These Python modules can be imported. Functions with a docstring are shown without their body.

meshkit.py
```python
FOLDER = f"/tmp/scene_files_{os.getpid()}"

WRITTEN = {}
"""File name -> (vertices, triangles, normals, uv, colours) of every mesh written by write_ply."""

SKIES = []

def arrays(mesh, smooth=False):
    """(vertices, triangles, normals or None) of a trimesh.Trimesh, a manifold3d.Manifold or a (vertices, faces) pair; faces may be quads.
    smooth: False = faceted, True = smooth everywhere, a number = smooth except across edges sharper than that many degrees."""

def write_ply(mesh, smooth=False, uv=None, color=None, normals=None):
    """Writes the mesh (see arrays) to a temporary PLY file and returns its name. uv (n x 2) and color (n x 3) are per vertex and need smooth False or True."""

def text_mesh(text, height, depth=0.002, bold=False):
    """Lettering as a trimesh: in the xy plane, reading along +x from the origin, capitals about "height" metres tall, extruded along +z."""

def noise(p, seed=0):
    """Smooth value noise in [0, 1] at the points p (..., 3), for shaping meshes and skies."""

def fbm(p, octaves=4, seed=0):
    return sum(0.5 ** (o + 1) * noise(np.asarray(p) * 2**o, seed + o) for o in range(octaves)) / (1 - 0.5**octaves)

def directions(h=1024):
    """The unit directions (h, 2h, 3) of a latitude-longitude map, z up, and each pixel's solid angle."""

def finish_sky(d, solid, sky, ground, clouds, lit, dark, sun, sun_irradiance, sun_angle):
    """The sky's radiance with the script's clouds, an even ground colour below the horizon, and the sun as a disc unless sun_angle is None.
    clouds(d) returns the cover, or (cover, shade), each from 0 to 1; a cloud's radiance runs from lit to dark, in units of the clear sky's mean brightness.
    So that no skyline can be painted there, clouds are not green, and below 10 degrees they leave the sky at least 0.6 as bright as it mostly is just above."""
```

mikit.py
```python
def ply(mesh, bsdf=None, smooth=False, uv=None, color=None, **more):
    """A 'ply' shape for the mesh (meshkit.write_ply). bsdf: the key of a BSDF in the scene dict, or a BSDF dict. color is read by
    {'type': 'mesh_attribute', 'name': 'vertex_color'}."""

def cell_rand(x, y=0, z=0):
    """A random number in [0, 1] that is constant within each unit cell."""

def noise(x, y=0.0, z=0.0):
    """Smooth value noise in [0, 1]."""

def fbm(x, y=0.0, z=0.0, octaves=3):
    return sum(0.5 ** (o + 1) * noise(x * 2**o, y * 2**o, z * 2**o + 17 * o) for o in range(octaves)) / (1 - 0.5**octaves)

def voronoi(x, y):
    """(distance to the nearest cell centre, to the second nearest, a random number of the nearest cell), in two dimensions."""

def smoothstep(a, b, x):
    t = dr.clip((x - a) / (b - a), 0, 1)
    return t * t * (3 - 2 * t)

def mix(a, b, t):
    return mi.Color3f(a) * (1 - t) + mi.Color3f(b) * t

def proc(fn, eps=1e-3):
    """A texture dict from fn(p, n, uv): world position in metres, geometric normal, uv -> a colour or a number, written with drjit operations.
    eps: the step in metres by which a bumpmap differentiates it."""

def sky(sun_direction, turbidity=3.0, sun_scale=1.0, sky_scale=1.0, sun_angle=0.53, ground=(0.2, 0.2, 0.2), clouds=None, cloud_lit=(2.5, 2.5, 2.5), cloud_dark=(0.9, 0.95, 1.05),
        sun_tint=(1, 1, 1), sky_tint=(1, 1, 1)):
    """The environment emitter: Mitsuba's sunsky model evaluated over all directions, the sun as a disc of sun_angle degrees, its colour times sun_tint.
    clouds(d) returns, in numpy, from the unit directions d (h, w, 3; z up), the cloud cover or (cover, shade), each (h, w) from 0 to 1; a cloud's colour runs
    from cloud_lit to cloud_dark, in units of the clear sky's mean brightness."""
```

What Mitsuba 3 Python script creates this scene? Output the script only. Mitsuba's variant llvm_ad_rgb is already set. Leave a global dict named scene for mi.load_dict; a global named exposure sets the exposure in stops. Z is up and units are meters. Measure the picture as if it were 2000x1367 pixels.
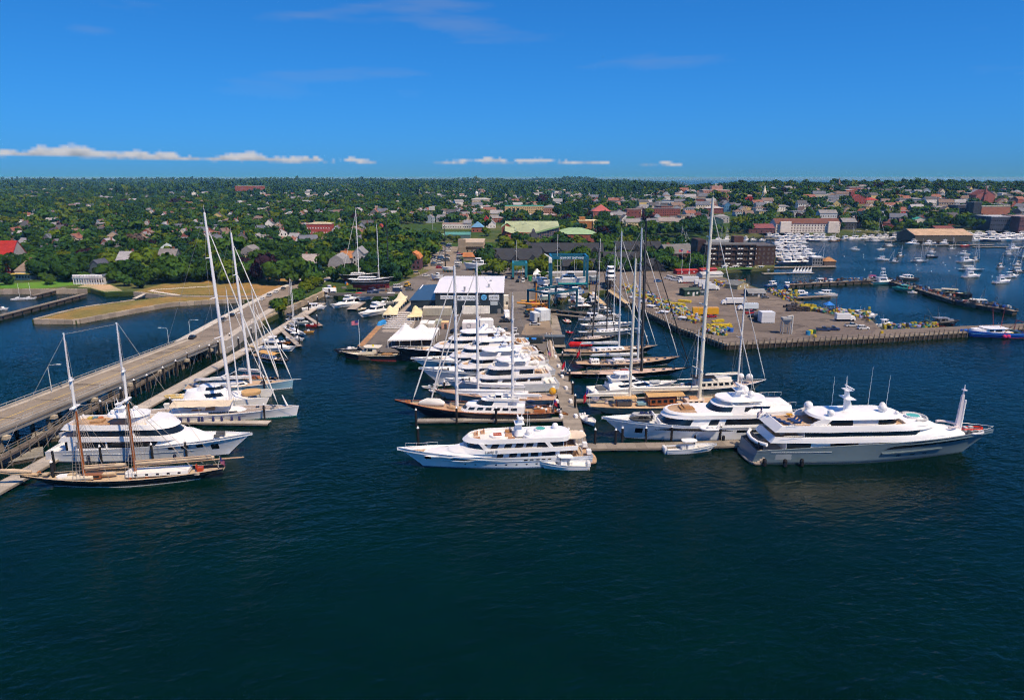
import math,random,functools
import numpy as np,trimesh,shapely,drjit as dr
import mitsuba as mi
import mikit,meshkit
from shapely.geometry import Polygon,Point,LineString
random.seed(7)
RNG=np.random.default_rng(7)
T4=mi.ScalarTransform4f
scene,labels={},{}
# ------------------------------------------------------------------ camera, sky, exposure
EYE_H,FOCAL=64.0,1351.0
PITCH=math.atan(336.5/FOCAL)
scene['camera']={'type':'perspective','fov':2*math.degrees(math.atan(1000/FOCAL)),'fov_axis':'x','near_clip':1.0,'far_clip':90000.0,'to_world':T4().look_at(origin=[0,0,EYE_H],target=[0,math.cos(PITCH),EYE_H-math.sin(PITCH)],up=[0,0,1])}
exposure=1.65
HAZE=0.000055
def clouds(d):
 az,el=np.degrees(np.arctan2(d[...,0],d[...,1])),np.degrees(np.arcsin(np.clip(d[...,2],-1,1)))
 line=lambda f,k,o:meshkit.fbm(np.stack([az*f,az*0+k,az*0],-1),o,k)
 west=np.clip((22-az)/58.0,0,1)
 base=0.82+0.35*west+0.25*line(0.12,5,2)
 group=np.clip((line(0.17,2,2)-0.40+0.16*west)*7,0,1)
 height=group*(0.04+0.92*west)*(0.30+1.5*np.clip(line(0.75,3,4)-0.25,0,1))+1e-3
 puff=meshkit.fbm(np.stack([az*1.5,el*2.6,az*0],-1),5,7)
 t=(el-base)/height
 cum=np.clip((1.0-t+1.1*(puff-0.5))*3.0,0,1)*np.clip((el-base+0.25*(puff-0.3))*7,0,1)*(height>0.07)
 bank=0.24*np.exp(-np.maximum(el,0)/3.2)*np.clip(el*4,0,1)
 wisp=meshkit.fbm(np.stack([az*0.09+el*0.12,el*0.75-az*0.03,az*0],-1),6,9)
 thin=0.17*np.clip((wisp-0.60)*6,0,1)*np.clip((el-4)/5,0,1)*np.clip((34-el)/8,0,1)
 cover=np.maximum(np.maximum(cum*0.9,bank*(1-cum)),thin)
 lit=np.clip(0.55-0.9*t-1.4*(puff-0.5),0,0.75)
 return cover,np.where(thin>=cover,0.6,np.where(cum*0.9>=bank,lit,0.9))
scene['sky']=mikit.sky((0.37,-0.44,0.82),turbidity=2.2,sky_tint=(0.145,0.66,1.17),sun_tint=(1.0,0.97,0.92),clouds=clouds,cloud_lit=(3.0,2.9,2.9),cloud_dark=(0.80,1.02,1.28),ground=(0.03,0.07,0.1))
# ------------------------------------------------------------------ where a point of the photograph lies in the place
CP,SP=math.cos(PITCH),math.sin(PITCH)
def at(px,py,z=0.0):
 """The point (x, y) at height z that the photograph shows at pixel (px, py): a survey of the place from the picture."""
 a,b=(px-1000)/FOCAL,(py-683.5)/FOCAL
 t=(EYE_H-z)/(SP+b*CP)
 return a*t,(CP-b*SP)*t
def seen(x,y,z):
 depth=y*CP+(EYE_H-z)*SP
 return 1000+FOCAL*x/depth,683.5+FOCAL*(-(z-EYE_H)*CP-y*SP)/depth
 # ------------------------------------------------------------------ materials
PALETTE,PAL_OF=[],{}
def C(c):
 """The palette's number of a colour."""
 c=tuple(round(float(v),4)for v in c)
 if c not in PAL_OF:
  PAL_OF[c]=len(PALETTE)
  PALETTE.append(c)
 return PAL_OF[c]
def pal(uv):
 return dr.gather(mi.Color3f,PAL,mi.UInt32(dr.clip(uv.x,0,0.99999)*4096))
noise,fbm,smoothstep,mix=mikit.noise,mikit.fbm,mikit.smoothstep,mikit.mix
def f_gloss(p,n,uv):
 return pal(uv)*(0.93+0.09*fbm(p.x*0.45,p.y*0.45,p.z*1.3,3))
def f_matte(p,n,uv):
 w=fbm(p.x*0.35,p.y*0.35,p.z*0.5,4)
 g=fbm(p.x*2.6,p.y*2.6,p.z*2.6,2)
 return pal(uv)*(0.62+0.5*w+0.26*g)
def f_roof(p,n,uv):
 rows=noise(p.x*0.7,p.y*0.7,p.z*4.5)
 w=fbm(p.x*0.22,p.y*0.22,p.z*0.3,3)
 return pal(uv)*(0.55+0.5*rows+0.4*w)
def f_wood(p,n,uv):
 a=noise(p.x*1.1,p.y*3.6,p.z*3.0)
 b=fbm(p.x*0.25,p.y*0.25,1.0,3)
 return pal(uv)*(0.6+0.4*a+0.4*b)
def f_leaf(p,n,uv):
 a=fbm(p.x*0.09,p.y*0.09,4.0,2)
 b=noise(p.x*0.9,p.y*0.9,p.z*0.9)
 c=pal(uv)*(0.42+0.55*a+0.65*b)
 return c*mix((1.16,1.0,0.62),(0.82,1.0,1.15),a)
def f_land(p,n,uv):
 a=fbm(p.x*0.02,p.y*0.02,0,4)
 b=fbm(p.x*0.3,p.y*0.3,0,3)
 c=mix((0.03,0.06,0.014),(0.09,0.095,0.035),smoothstep(0.35,0.7,a))
 return c*(0.6+0.7*b)
def f_asphalt(p,n,uv):
 a=fbm(p.x*0.05,p.y*0.05,0,4)
 b=fbm(p.x*0.8,p.y*0.8,0,3)
 s=smoothstep(0.62,0.68,fbm(p.x*0.16+9,p.y*0.3,5.0,3))
 return pal(uv)*(0.62+0.5*a+0.3*b)*(1-0.28*s)
def f_dry(p,n,uv):
 a=fbm(p.x*0.06,p.y*0.06,2,4)
 b=fbm(p.x*0.9,p.y*0.9,0,3)
 return pal(uv)*mix((0.72,0.86,0.7),(1.15,1.0,0.9),smoothstep(0.3,0.7,a))*(0.7+0.55*b)
def f_water(p,n,uv):
 a=fbm(p.x*0.012,p.y*0.02,0,3)
 b=fbm(p.x*0.09,p.y*0.16,3,3)
 return mix((0.0002,0.0074,0.0038),(0.0002,0.0116,0.0096),smoothstep(0.25,0.75,a))*(0.8+0.4*b)
def f_wave(p,n,uv):
 x,y=p.x*0.94+p.y*0.34,p.y*0.94-p.x*0.34
 gust=0.55+0.9*smoothstep(0.3,0.7,fbm(x*0.02,y*0.03,1.0,2))
 w=0.5*noise(x*0.3,y*0.6,1)+0.34*noise(x*0.7+y*0.25,y*1.5,2)+0.16*noise(x*1.9,y*3.2,3)
 return gust*w
def principled(fn,rough,spec=0.5,**more):
 return{'type':'twosided','b':{'type':'principled','base_color':mikit.proc(fn)if callable(fn)else{'type':'rgb','value':list(fn)},'roughness':rough,'specular':spec,**more}}
scene['gloss']=principled(f_gloss,0.28,0.5,clearcoat=0.35,clearcoat_gloss=0.9)
scene['matte']=principled(f_matte,0.75,0.25)
scene['roofing']=principled(f_roof,0.85,0.15)
scene['timber']=principled(f_wood,0.8,0.2)
scene['leaf']={'type':'twosided','b':{'type':'diffuse','reflectance':mikit.proc(f_leaf)}}
scene['glass']=principled((0.010,0.013,0.018),0.06,0.7)
scene['earth']=principled(f_land,0.95,0.1)
scene['asphalt']=principled(f_asphalt,0.9,0.15)
scene['dry_grass']=principled(f_dry,0.95,0.1)
scene['sea_surface']={'type':'principled','base_color':{'type':'rgb','value':[0.003,0.04,0.09]},'roughness':0.5,'eta':1.19}
scene['water_surface']={'type':'bumpmap','tex':mikit.proc(f_wave,0.06),'scale':0.29,'b':{'type':'principled','base_color':mikit.proc(f_water),'roughness':0.15,'eta':1.19}}
# named colours (base colours of the things themselves)
WHITE,OFFWHITE,CREAM,LGREY,GREY,DGREY,BLACK=(0.80,0.80,0.80),(0.70,0.69,0.66),(0.68,0.60,0.44),(0.52,0.54,0.56),(0.30,0.31,0.32),(0.10,0.105,0.11),(0.014,0.014,0.017)
TEAK,TANVAS,VARNISH,NAVY,STONE,CONCRETE=(0.42,0.29,0.19),(0.52,0.33,0.15),(0.30,0.09,0.025),(0.012,0.018,0.045),(0.33,0.28,0.22),(0.36,0.33,0.29)
ALU,RED,YELLOW,ORANGE,BLUE,GREEN,TEAL=(0.76,0.77,0.78),(0.45,0.02,0.025),(0.62,0.36,0.015),(0.62,0.17,0.02),(0.02,0.09,0.38),(0.02,0.14,0.06),(0.01,0.10,0.165)
DOCK,WETWOOD,PILE=(0.27,0.235,0.195),(0.07,0.06,0.048),(0.018,0.017,0.018)
BRICK,BROWNB,SHINGLE=(0.26,0.075,0.05),(0.06,0.034,0.03),(0.030,0.032,0.038)
# ------------------------------------------------------------------ mesh helpers: a mesh is (vertices, triangles)
def cat(*ms):
 ms=[m for g in ms for m in(g if isinstance(g,list)else[g])]
 vs,fs,k=[],[],0
 for v,f in ms:
  vs.append(np.asarray(v,float));fs.append(np.asarray(f,int)+k);k+=len(v)
 return np.vstack(vs),np.vstack(fs)
def quads(q):
 q=np.asarray(q,int)
 return np.vstack([q[:,[0,1,2]],q[:,[0,2,3]]])
def box(x,y,z,sx,sy,sz,rz=0.0,ch=0.0,top=1.0):
 """A box with its base's centre at (x, y, z); ch chamfers the upright edges, top shrinks the upper face."""
 hx,hy=sx/2,sy/2
 if ch:
  p=np.array([(-hx+ch,-hy),(hx-ch,-hy),(hx,-hy+ch),(hx,hy-ch),(hx-ch,hy),(-hx+ch,hy),(-hx,hy-ch),(-hx,-hy+ch)])
 else:
  p=np.array([(-hx,-hy),(hx,-hy),(hx,hy),(-hx,hy)])
 c,s=math.cos(rz),math.sin(rz)
 R=np.array([[c,s],[-s,c]])
 return loft([np.c_[p@R+[x,y],np.full(len(p),z)],np.c_[(p*top)@R+[x,y],np.full(len(p),z+sz)]])
def loft(rings,closed=True,caps=True):
 """Skin through rings of equally many points."""
 n,m=len(rings[0]),len(rings)
 v=np.vstack(rings)
 k=n if closed else n-1
 i,j=np.meshgrid(np.arange(m-1),np.arange(k),indexing='ij')
 j2=(j+1)%n
 f=quads(np.stack([i*n+j,i*n+j2,(i+1)*n+j2,(i+1)*n+j],-1).reshape(-1,4))
 if closed and caps:
  a=np.arange(1,n-1)
  f=np.vstack([f,np.stack([a*0,a+1,a],1),(m-1)*n+np.stack([a*0,a,a+1],1)])
 return v,f
def tube(a,b,r0,r1=None,n=6,caps=True):
 a,b=np.asarray(a,float),np.asarray(b,float)
 r1=r0 if r1 is None else r1
 d=(b-a)/max(np.linalg.norm(b-a),1e-9)
 u=np.cross(d,[0,0,1]if abs(d[2])<0.9 else[1,0,0]);u/=np.linalg.norm(u)
 w=np.cross(d,u)
 t=np.arange(n)*2*np.pi/n
 o=np.cos(t)[:,None]*u+np.sin(t)[:,None]*w
 return loft([a+o*r0,b+o*r1],caps=caps)
def path_tube(pts,r,n=5):
 pts=np.asarray(pts,float)
 rr=np.broadcast_to(np.asarray(r,float),(len(pts),))
 d=np.gradient(pts,axis=0);d/=np.linalg.norm(d,axis=1,keepdims=True)+1e-9
 u=np.cross(d,np.where(np.abs(d[:,2:])<0.9,[0,0,1.0],[1.0,0,0]));u/=np.linalg.norm(u,axis=1,keepdims=True)
 w=np.cross(d,u)
 t=np.arange(n)*2*np.pi/n
 return loft([p+r_*(np.cos(t)[:,None]*a+np.sin(t)[:,None]*b)for p,r_,a,b in zip(pts,rr,u,w)])
def prism(poly,z0,z1,scale=1.0):
 """An upright prism over a convex outline."""
 p=np.asarray(poly,float)
 if np.sum(p[:,0]*np.roll(p[:,1],-1)-p[:,1]*np.roll(p[:,0],-1))<0:
  p=p[::-1]
 c=p.mean(0)
 return loft([np.c_[p,np.full(len(p),z0)],np.c_[(p-c)*scale+c,np.full(len(p),z1)]])
def slab(poly,z0,z1):
 """An upright prism over any outline."""
 g=Polygon(poly).buffer(0)
 ms=[]
 for q in getattr(g,'geoms',[g]):
  m=trimesh.creation.extrude_polygon(q,z1-z0,engine='earcut')
  ms.append((np.array(m.vertices)+[0,0,z0],np.array(m.faces)))
 return cat(ms)
def flat(poly,z):
 """A sheet over an outline at height z (a number, or a function of the points)."""
 g=poly if hasattr(poly,'area')else Polygon(poly).buffer(0)
 ms=[]
 for q in getattr(g,'geoms',[g]):
  v,f=trimesh.creation.triangulate_polygon(q,engine='earcut')
  f=np.array(f)
  a=v[f]
  flip=np.cross(a[:,1]-a[:,0],a[:,2]-a[:,0])<0
  f[flip]=f[flip][:,::-1]
  ms.append((np.c_[v,np.full(len(v),z)if np.isscalar(z)else z(v)],f))
 return cat(ms)
def ball(x,y,z,r,rz=None,n=8,half=False):
 rz=rz or r
 ang=np.linspace(0 if half else-np.pi/2,np.pi/2,max(4,n//2+1))
 t=np.arange(n)*2*np.pi/n
 return loft([np.c_[x+r*max(math.cos(a),0.02)*np.cos(t),y+r*max(math.cos(a),0.02)*np.sin(t),np.full(n,z+rz*math.sin(a))]for a in ang])
def turned(m,rz=0.0,x=0,y=0,z=0,s=1.0):
 c,q=math.cos(rz),math.sin(rz)
 v=np.asarray(m[0])*s
 return v@np.array([[c,q,0],[-q,c,0],[0,0,1.0]])+[x,y,z],m[1]
def gable(l,w,h,rise,over=0.3,thick=0.18):
 """(walls with gable ends, roof) of a house of length l along x, eaves at h."""
 hl,hw=l/2,w/2
 v=np.array([(-hl,-hw,0),(hl,-hw,0),(hl,hw,0),(-hl,hw,0),(-hl,-hw,h),(hl,-hw,h),(hl,hw,h),(-hl,hw,h),(-hl,0,h+rise),(hl,0,h+rise)],float)
 f=np.vstack([quads([(0,1,5,4),(2,3,7,6)]),quads([(1,2,6,5),(3,0,4,7)]),[(5,6,9),(7,4,8)]])
 k=over*rise/hw
 e,d=hl+over,thick+0.05
 prof=np.array([(-hw-over,h-k+d),(0,h+rise+d),(hw+over,h-k+d),(hw+over,h-k+d-thick),(0,h+rise+d-thick),(-hw-over,h-k+d-thick)])
 roof=[loft([np.c_[np.full(4,s),prof[[0,1,4,5]]]for s in(-e,e)]),loft([np.c_[np.full(4,s),prof[[1,2,3,4]]]for s in(-e,e)])]
 return(v,f),cat(roof)
def hip(l,w,h,rise,over=0.4):
 """(walls, hipped roof)."""
 e,g=l/2+over,w/2+over
 r=max(e-g,0.3)
 rv=np.array([(-e,-g,h),(e,-g,h),(e,g,h),(-e,g,h),(-e,-g,h+0.2),(e,-g,h+0.2),(e,g,h+0.2),(-e,g,h+0.2),(-r,0,h+rise),(r,0,h+rise)],float)
 rf=np.vstack([quads([(0,3,2,1),(0,1,5,4),(1,2,6,5),(2,3,7,6),(3,0,4,7),(4,5,9,8),(6,7,8,9)]),[(5,6,9),(7,4,8)]])
 return box(0,0,0,l,w,h),(rv,rf)
 # ------------------------------------------------------------------ entries of the scene
USED,PLY,AUTO={},{},[]
def numbered(key):
 k=USED.get(key,0)
 USED[key]=k+1
 return key if k==0 else f'{key}_{k:03d}'
def shape(mesh,color,mat='matte',smooth=False):
 """The ply dict of a mesh (kept, so that copies share it)."""
 ck=(id(mesh),color if color is None else C(color),mat,smooth)
 if ck not in PLY:
  v,f=np.asarray(mesh[0],float),np.asarray(mesh[1],int)
  if smooth is not True and smooth:
   m=trimesh.graph.smooth_shade(trimesh.Trimesh(v,f,process=True),angle=math.radians(smooth),facet_minarea=None)
   v,f,smooth=np.array(m.vertices),np.array(m.faces),True
  uv=None if color is None else np.tile([(C(color)+0.5)/4096,0.5],(len(v),1))
  PLY[ck]=(mikit.ply((v,f),mat,smooth=smooth,uv=uv),mesh)
 return PLY[ck][0]
class Thing:
 """One top-level object: its parts' keys start with its own."""
 def __init__(s,name,label,category,loc=(0,0,0),rz=0.0,group=None,kind=None,scale=1.0,auto=None):
  s.key,s.loc,s.rz,s.m=numbered(name),loc,rz,None
  s.loc=tuple(loc)if len(loc)==3 else(*loc,0.0)
  if any(s.loc)or rz or scale!=1.0:
   s.m=T4().translate(list(map(float,s.loc))).rotate([0,0,1],math.degrees(rz)).scale(float(scale))
  e={}
  if label:e['label']=label
  if category and not kind:e['category']=category
  if group:e['group']=group
  if kind:e['kind']=kind
  labels[s.key]=e
  if auto:AUTO.append((s,auto))
 def part(s,name,mesh,color=None,mat='matte',smooth=False,label=None,parent=None,kind=None,off=None,size=(1,1,1),turn=0.0):
  key=numbered((parent or s.key)+'__'+name)if name else s.key
  d=shape(mesh,color,mat,smooth)
  m=s.m
  if off is not None:
   o=T4().translate(list(map(float,off))).rotate([0,0,1],math.degrees(turn)).scale(list(map(float,size)))
   m=o if m is None else m@o
  scene[key]={**d,'to_world':m}if m is not None else d
  if name and(label or kind):
   labels[key]={k:v for k,v in(('label',label),('kind',kind))if v}
  return key
def single(name,label,category,mesh,color,mat='matte',smooth=False,**more):
 t=Thing(name,label,category,**more)
 t.part('',mesh,color,mat,smooth)
 return t
def struct(name,mesh,color,mat,label=None,smooth=False):
 t=Thing(name,label,None,kind='structure')
 t.part('',mesh,color,mat,smooth)
 return t
 # ------------------------------------------------------------------ the setting: water, land, roads
def H(x,y):
 """Height of the ground."""
 x,y=np.asarray(x,float),np.asarray(y,float)
 st=lambda a,b,v:(lambda t:t*t*(3-2*t))(np.clip((v-a)/(b-a),0,1))
 q=x/np.maximum(y,1)
 right=st(0.10,0.34,q)
 town=7*st(620,1150,y)+12*st(1000,2400,y)+11*st(2200,5200,y)
 ridge=40*st(680,1500,y)-60*st(1750,2700,y)
 bump=(5+9*right)*(meshkit.fbm(np.stack([x/420,y/420,x*0],-1),3,4)-0.5)*st(800,1500,y)
 return 2.2+town*(1-right)+ridge*right+bump
def at_ground(px,py,lift=0.0):
 """The point of the ground seen at a pixel, with the ground's height."""
 b=(py-683.5)/FOCAL
 y=np.concatenate([np.arange(380,3000,3.0),np.arange(3000,9500,15.0)])
 u=y*(b*CP+SP)/(CP-b*SP)
 x=(px-1000)/FOCAL*(y*CP+u*SP)
 g=H(x,y)
 k=np.nonzero(EYE_H-u<=g+lift)[0]
 k=k[0]if len(k)else len(y)-1
 return float(x[k]),float(y[k]),float(g[k])
def P(pts,z=2.2):
 return[at(*p,z)for p in pts]
SHORE=P([(-500,566),(0,566),(176,564),(205,572),(262,570),(330,577),(540,580),(372,652),(432,682),(462,652),(640,566),(660,578),(785,576),(800,590),(772,612),(748,626),(702,676),(712,690),(1064,690),(1080,666),(1076,612),(1060,590),(1150,572),(1192,566),(1250,602),(1330,642),(1418,672),(1720,658),(2300,622),(2300,617),(1722,643),(1700,622),(1600,606),(1560,588),(1500,568),(1424,545),(1382,530),(1512,522),(1515,500),(1440,489),(1300,487),(1268,481),(1270,467),(1380,467),(1510,457),(1640,459),(1785,462),(1850,457),(2000,454),(2700,458)])
LAND=Polygon(SHORE+[(9500,760),(9500,9500),(-9500,9500),(-9500,405)]).buffer(0)
struct('harbour_water',flat([(-3000,-3000),(3000,-3000),(3000,2000),(-3000,2000)],0.0),None,'water_surface','dark blue green harbour water with small ripples')
struct('open_sea',flat(Polygon([(-26000,-4000),(26000,-4000),(26000,22000),(-26000,22000)],[[(-3000,-3000),(3000,-3000),(3000,2000),(-3000,2000)]]),0.0),None,'sea_surface','open blue sea beyond the town')
NEAR_LAND=LAND.intersection(Polygon([(-900,300),(1100,300),(1100,660),(-900,660)])).buffer(0)
m=cat([slab(list(g.exterior.coords),-2.0,2.2)for g in getattr(NEAR_LAND,'geoms',[NEAR_LAND])])
struct('shore_ground',m,None,'earth','flat low ground along the harbour shore')
def terrain():
 vs=np.concatenate([np.arange(640,1300,9),np.arange(1300,3000,30),np.arange(3000,9600,220)])
 us=np.linspace(-1.25,1.25,161)
 Y=np.repeat(vs[:,None],len(us),1);X=us[None]*(vs[:,None]*1.0)
 Z=H(X,Y)-0.03
 inside=shapely.contains_xy(LAND,X.ravel(),Y.ravel()).reshape(X.shape)
 Z=np.where(inside,Z,-4.0)
 n=len(us)
 i,j=np.meshgrid(np.arange(len(vs)-1),np.arange(n-1),indexing='ij')
 return np.stack([X,Y,Z],-1).reshape(-1,3),quads(np.stack([i*n+j,i*n+j+1,(i+1)*n+j+1,(i+1)*n+j],-1).reshape(-1,4))
struct('terrain',terrain(),None,'earth','wooded land rising gently behind the harbour town',smooth=True)
ASPH,ASPH2,LOT,CONC=(0.13,0.118,0.11),(0.145,0.122,0.106),(0.19,0.16,0.132),(0.40,0.36,0.31)
struct('shipyard_ground',flat(P([(800,590),(772,612),(748,626),(702,676),(712,688),(1063,688),(1078,665),(1075,612),(1060,590),(1150,571),(1150,548),(1030,540),(1010,500),(860,520),(800,545),(760,560),(700,570),(690,576),(785,574)]),2.21),ASPH,'asphalt','worn grey asphalt of the shipyard')
struct('pier_ground',flat(P([(1152,570),(1192,565),(1250,601),(1330,641),(1418,671),(1720,657),(2300,621),(2300,618),(1722,644),(1700,623),(1600,607),(1560,589),(1500,569),(1424,546),(1380,532),(1290,528),(1200,520),(1152,540)]),2.212),ASPH2,'asphalt','brownish asphalt of the commercial fishing pier')
struct('parking_lot',flat(P([(826,527),(886,527),(905,480),(872,466),(846,480)]),2.214),LOT,'asphalt','sandy parking lot full of cars behind the shipyard')
struct('rooftop_road',flat(P([(905,470),(990,462),(985,500),(930,520),(1000,520),(1005,512),(1040,500)]),2.208),LOT,'asphalt','pale lane beside the parking deck')
struct('street',flat([at(*p,2.2)for p in[(962,466),(985,466),(978,440),(972,428),(966,428),(964,440)]],2.216),ASPH,'asphalt','straight town street running away from the harbour')
struct('waterfront_street',flat(P([(1150,548),(1205,538),(1300,535),(1300,528),(1170,528),(1100,540)]),2.209),LOT,'asphalt','sandy lane in front of the dark shingled row')
struct('park_lawn',flat(P([(262,569),(335,575),(540,578),(640,545),(560,533),(440,545),(330,552)]),2.214),(0.215,0.145,0.06),'dry_grass','sun scorched brown lawn of the waterfront park')
struct('shore_lawn',flat(P([(-200,563),(85,563),(160,556),(120,548),(40,553),(-200,556)]),2.213),(0.085,0.19,0.03),'dry_grass','green lawn behind the left seawall')
struct('beach',flat(P([(150,561),(176,562),(205,570),(240,568),(215,556),(165,556)]),2.217),(0.36,0.28,0.2),'dry_grass','small sandy beach between lawn and wooden pier')
struct('ball_field',flat(P([(765,458),(900,456),(900,447),(790,446)]),2.218),(0.05,0.17,0.035),'dry_grass','bright green ball field')
struct('dry_meadow',flat([at_ground(*p)[:2]for p in[(216,428),(258,442),(262,416),(226,420)]],lambda v:H(v[:,0],v[:,1])+0.6),(0.30,0.22,0.11),'dry_grass','dry brown clearing on the wooded hillside')
struct('dry_meadow',flat([at_ground(*p)[:2]for p in[(328,420),(330,438),(352,440),(356,418)]],lambda v:H(v[:,0],v[:,1])+0.6),(0.32,0.22,0.10),'dry_grass','smaller dry brown clearing right of the first')
# ------------------------------------------------------------------ the bridge and its causeway
def along(a,b,t):
 return np.asarray(a,float)*(1-t)+np.asarray(b,float)*t
BA,BB=np.array(at(0,817,6.0)),np.array(at(396,666,4.6))
bdir=(BB-BA)/np.linalg.norm(BB-BA)
bnor=np.array([-bdir[1],bdir[0]])
if bnor[0]>0:bnor=-bnor
BA=BA-bdir*75
BL=float(np.linalg.norm(BB-BA))
BW=6.6
def bridge_mesh(o0,o1,za,zb,drop0,drop1):
 """A beam along the bridge between the cross offsets o0..o1, with tops za (start) to zb (end)."""
 r=[]
 for p,z in((BA,za),(BB,zb)):
  a,b=p+bnor*o0,p+bnor*o1
  r.append(np.array([[*a,z-drop1],[*b,z-drop1],[*b,z-drop0],[*a,z-drop0]]))
 return loft(r)
t=Thing('road_bridge','low concrete road bridge crossing the water behind the left dock','bridge')
t.part('road_slab',bridge_mesh(-BW,BW,6.2,4.8,0.0,0.45),(0.23,0.195,0.155),'asphalt')
for s in(-1,1):
 t.part('parapet',bridge_mesh(s*BW,s*(BW-0.35),6.2,4.8,-0.75,-0.002),CONCRETE,'matte')
 t.part('sidewalk',bridge_mesh(s*(BW-0.36),s*(BW-1.6),6.2,4.8,-0.16,-0.002),CONC,'matte')
 t.part('guard_rail',bridge_mesh(s*(BW-.12),s*(BW-.24),6.2,4.8,-1.42,-1.3),(0.42,0.42,0.4),'matte')
 t.part('girder',bridge_mesh(s*(BW-0.2),s*(BW-0.9),6.2,4.8,0.452,1.5),(0.24,0.235,0.22),'matte')
t.part('girder',bridge_mesh(-0.5,0.5,6.2,4.8,0.452,1.5),(0.24,0.235,0.22),'matte')
t.part('lane_line',bridge_mesh(-0.12,0.12,6.2,4.8,-0.008,0.0),(0.6,0.42,0.1),'matte')
for k in range(int(BL/15)):
 q=along(BA,BB,(k+0.1)*15/BL);zt=6.2-1.4*(k+0.1)*15/BL
 t.part('expansion_joint',box(*q,zt-.02,2*BW-3.4,0.35,0.03,math.atan2(bnor[1],bnor[0])),(0.05,0.045,0.04),'matte')
 for s in(-1,1):
  for j in range(5):
   p=along(BA,BB,(k+j/5)*15/BL)+bnor*s*(BW-.18)
   t.part('rail_post',tube([*p,zt+.7],[*p,zt+1.35],.06,n=4),(0.4,0.4,0.38),'matte')
 q=along(BA,BB,(k+0.6)*15/BL)
 zt=6.2-1.4*(k+0.6)*15/BL-1.505
 ang=math.atan2(bnor[1],bnor[0])
 t.part('pier_cap',box(*q,zt-0.9,2*BW+1.6,1.3,0.9,ang),(0.42,0.36,0.27),'matte')
 for o in(-5,0,5):
  p=q+bnor*o
  t.part('pier_column',tube([*p,-2],[*p,zt-0.9],0.55,n=8),(0.2,0.17,0.14),'matte')
LAMPC=(0.5,0.53,0.53)
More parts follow.
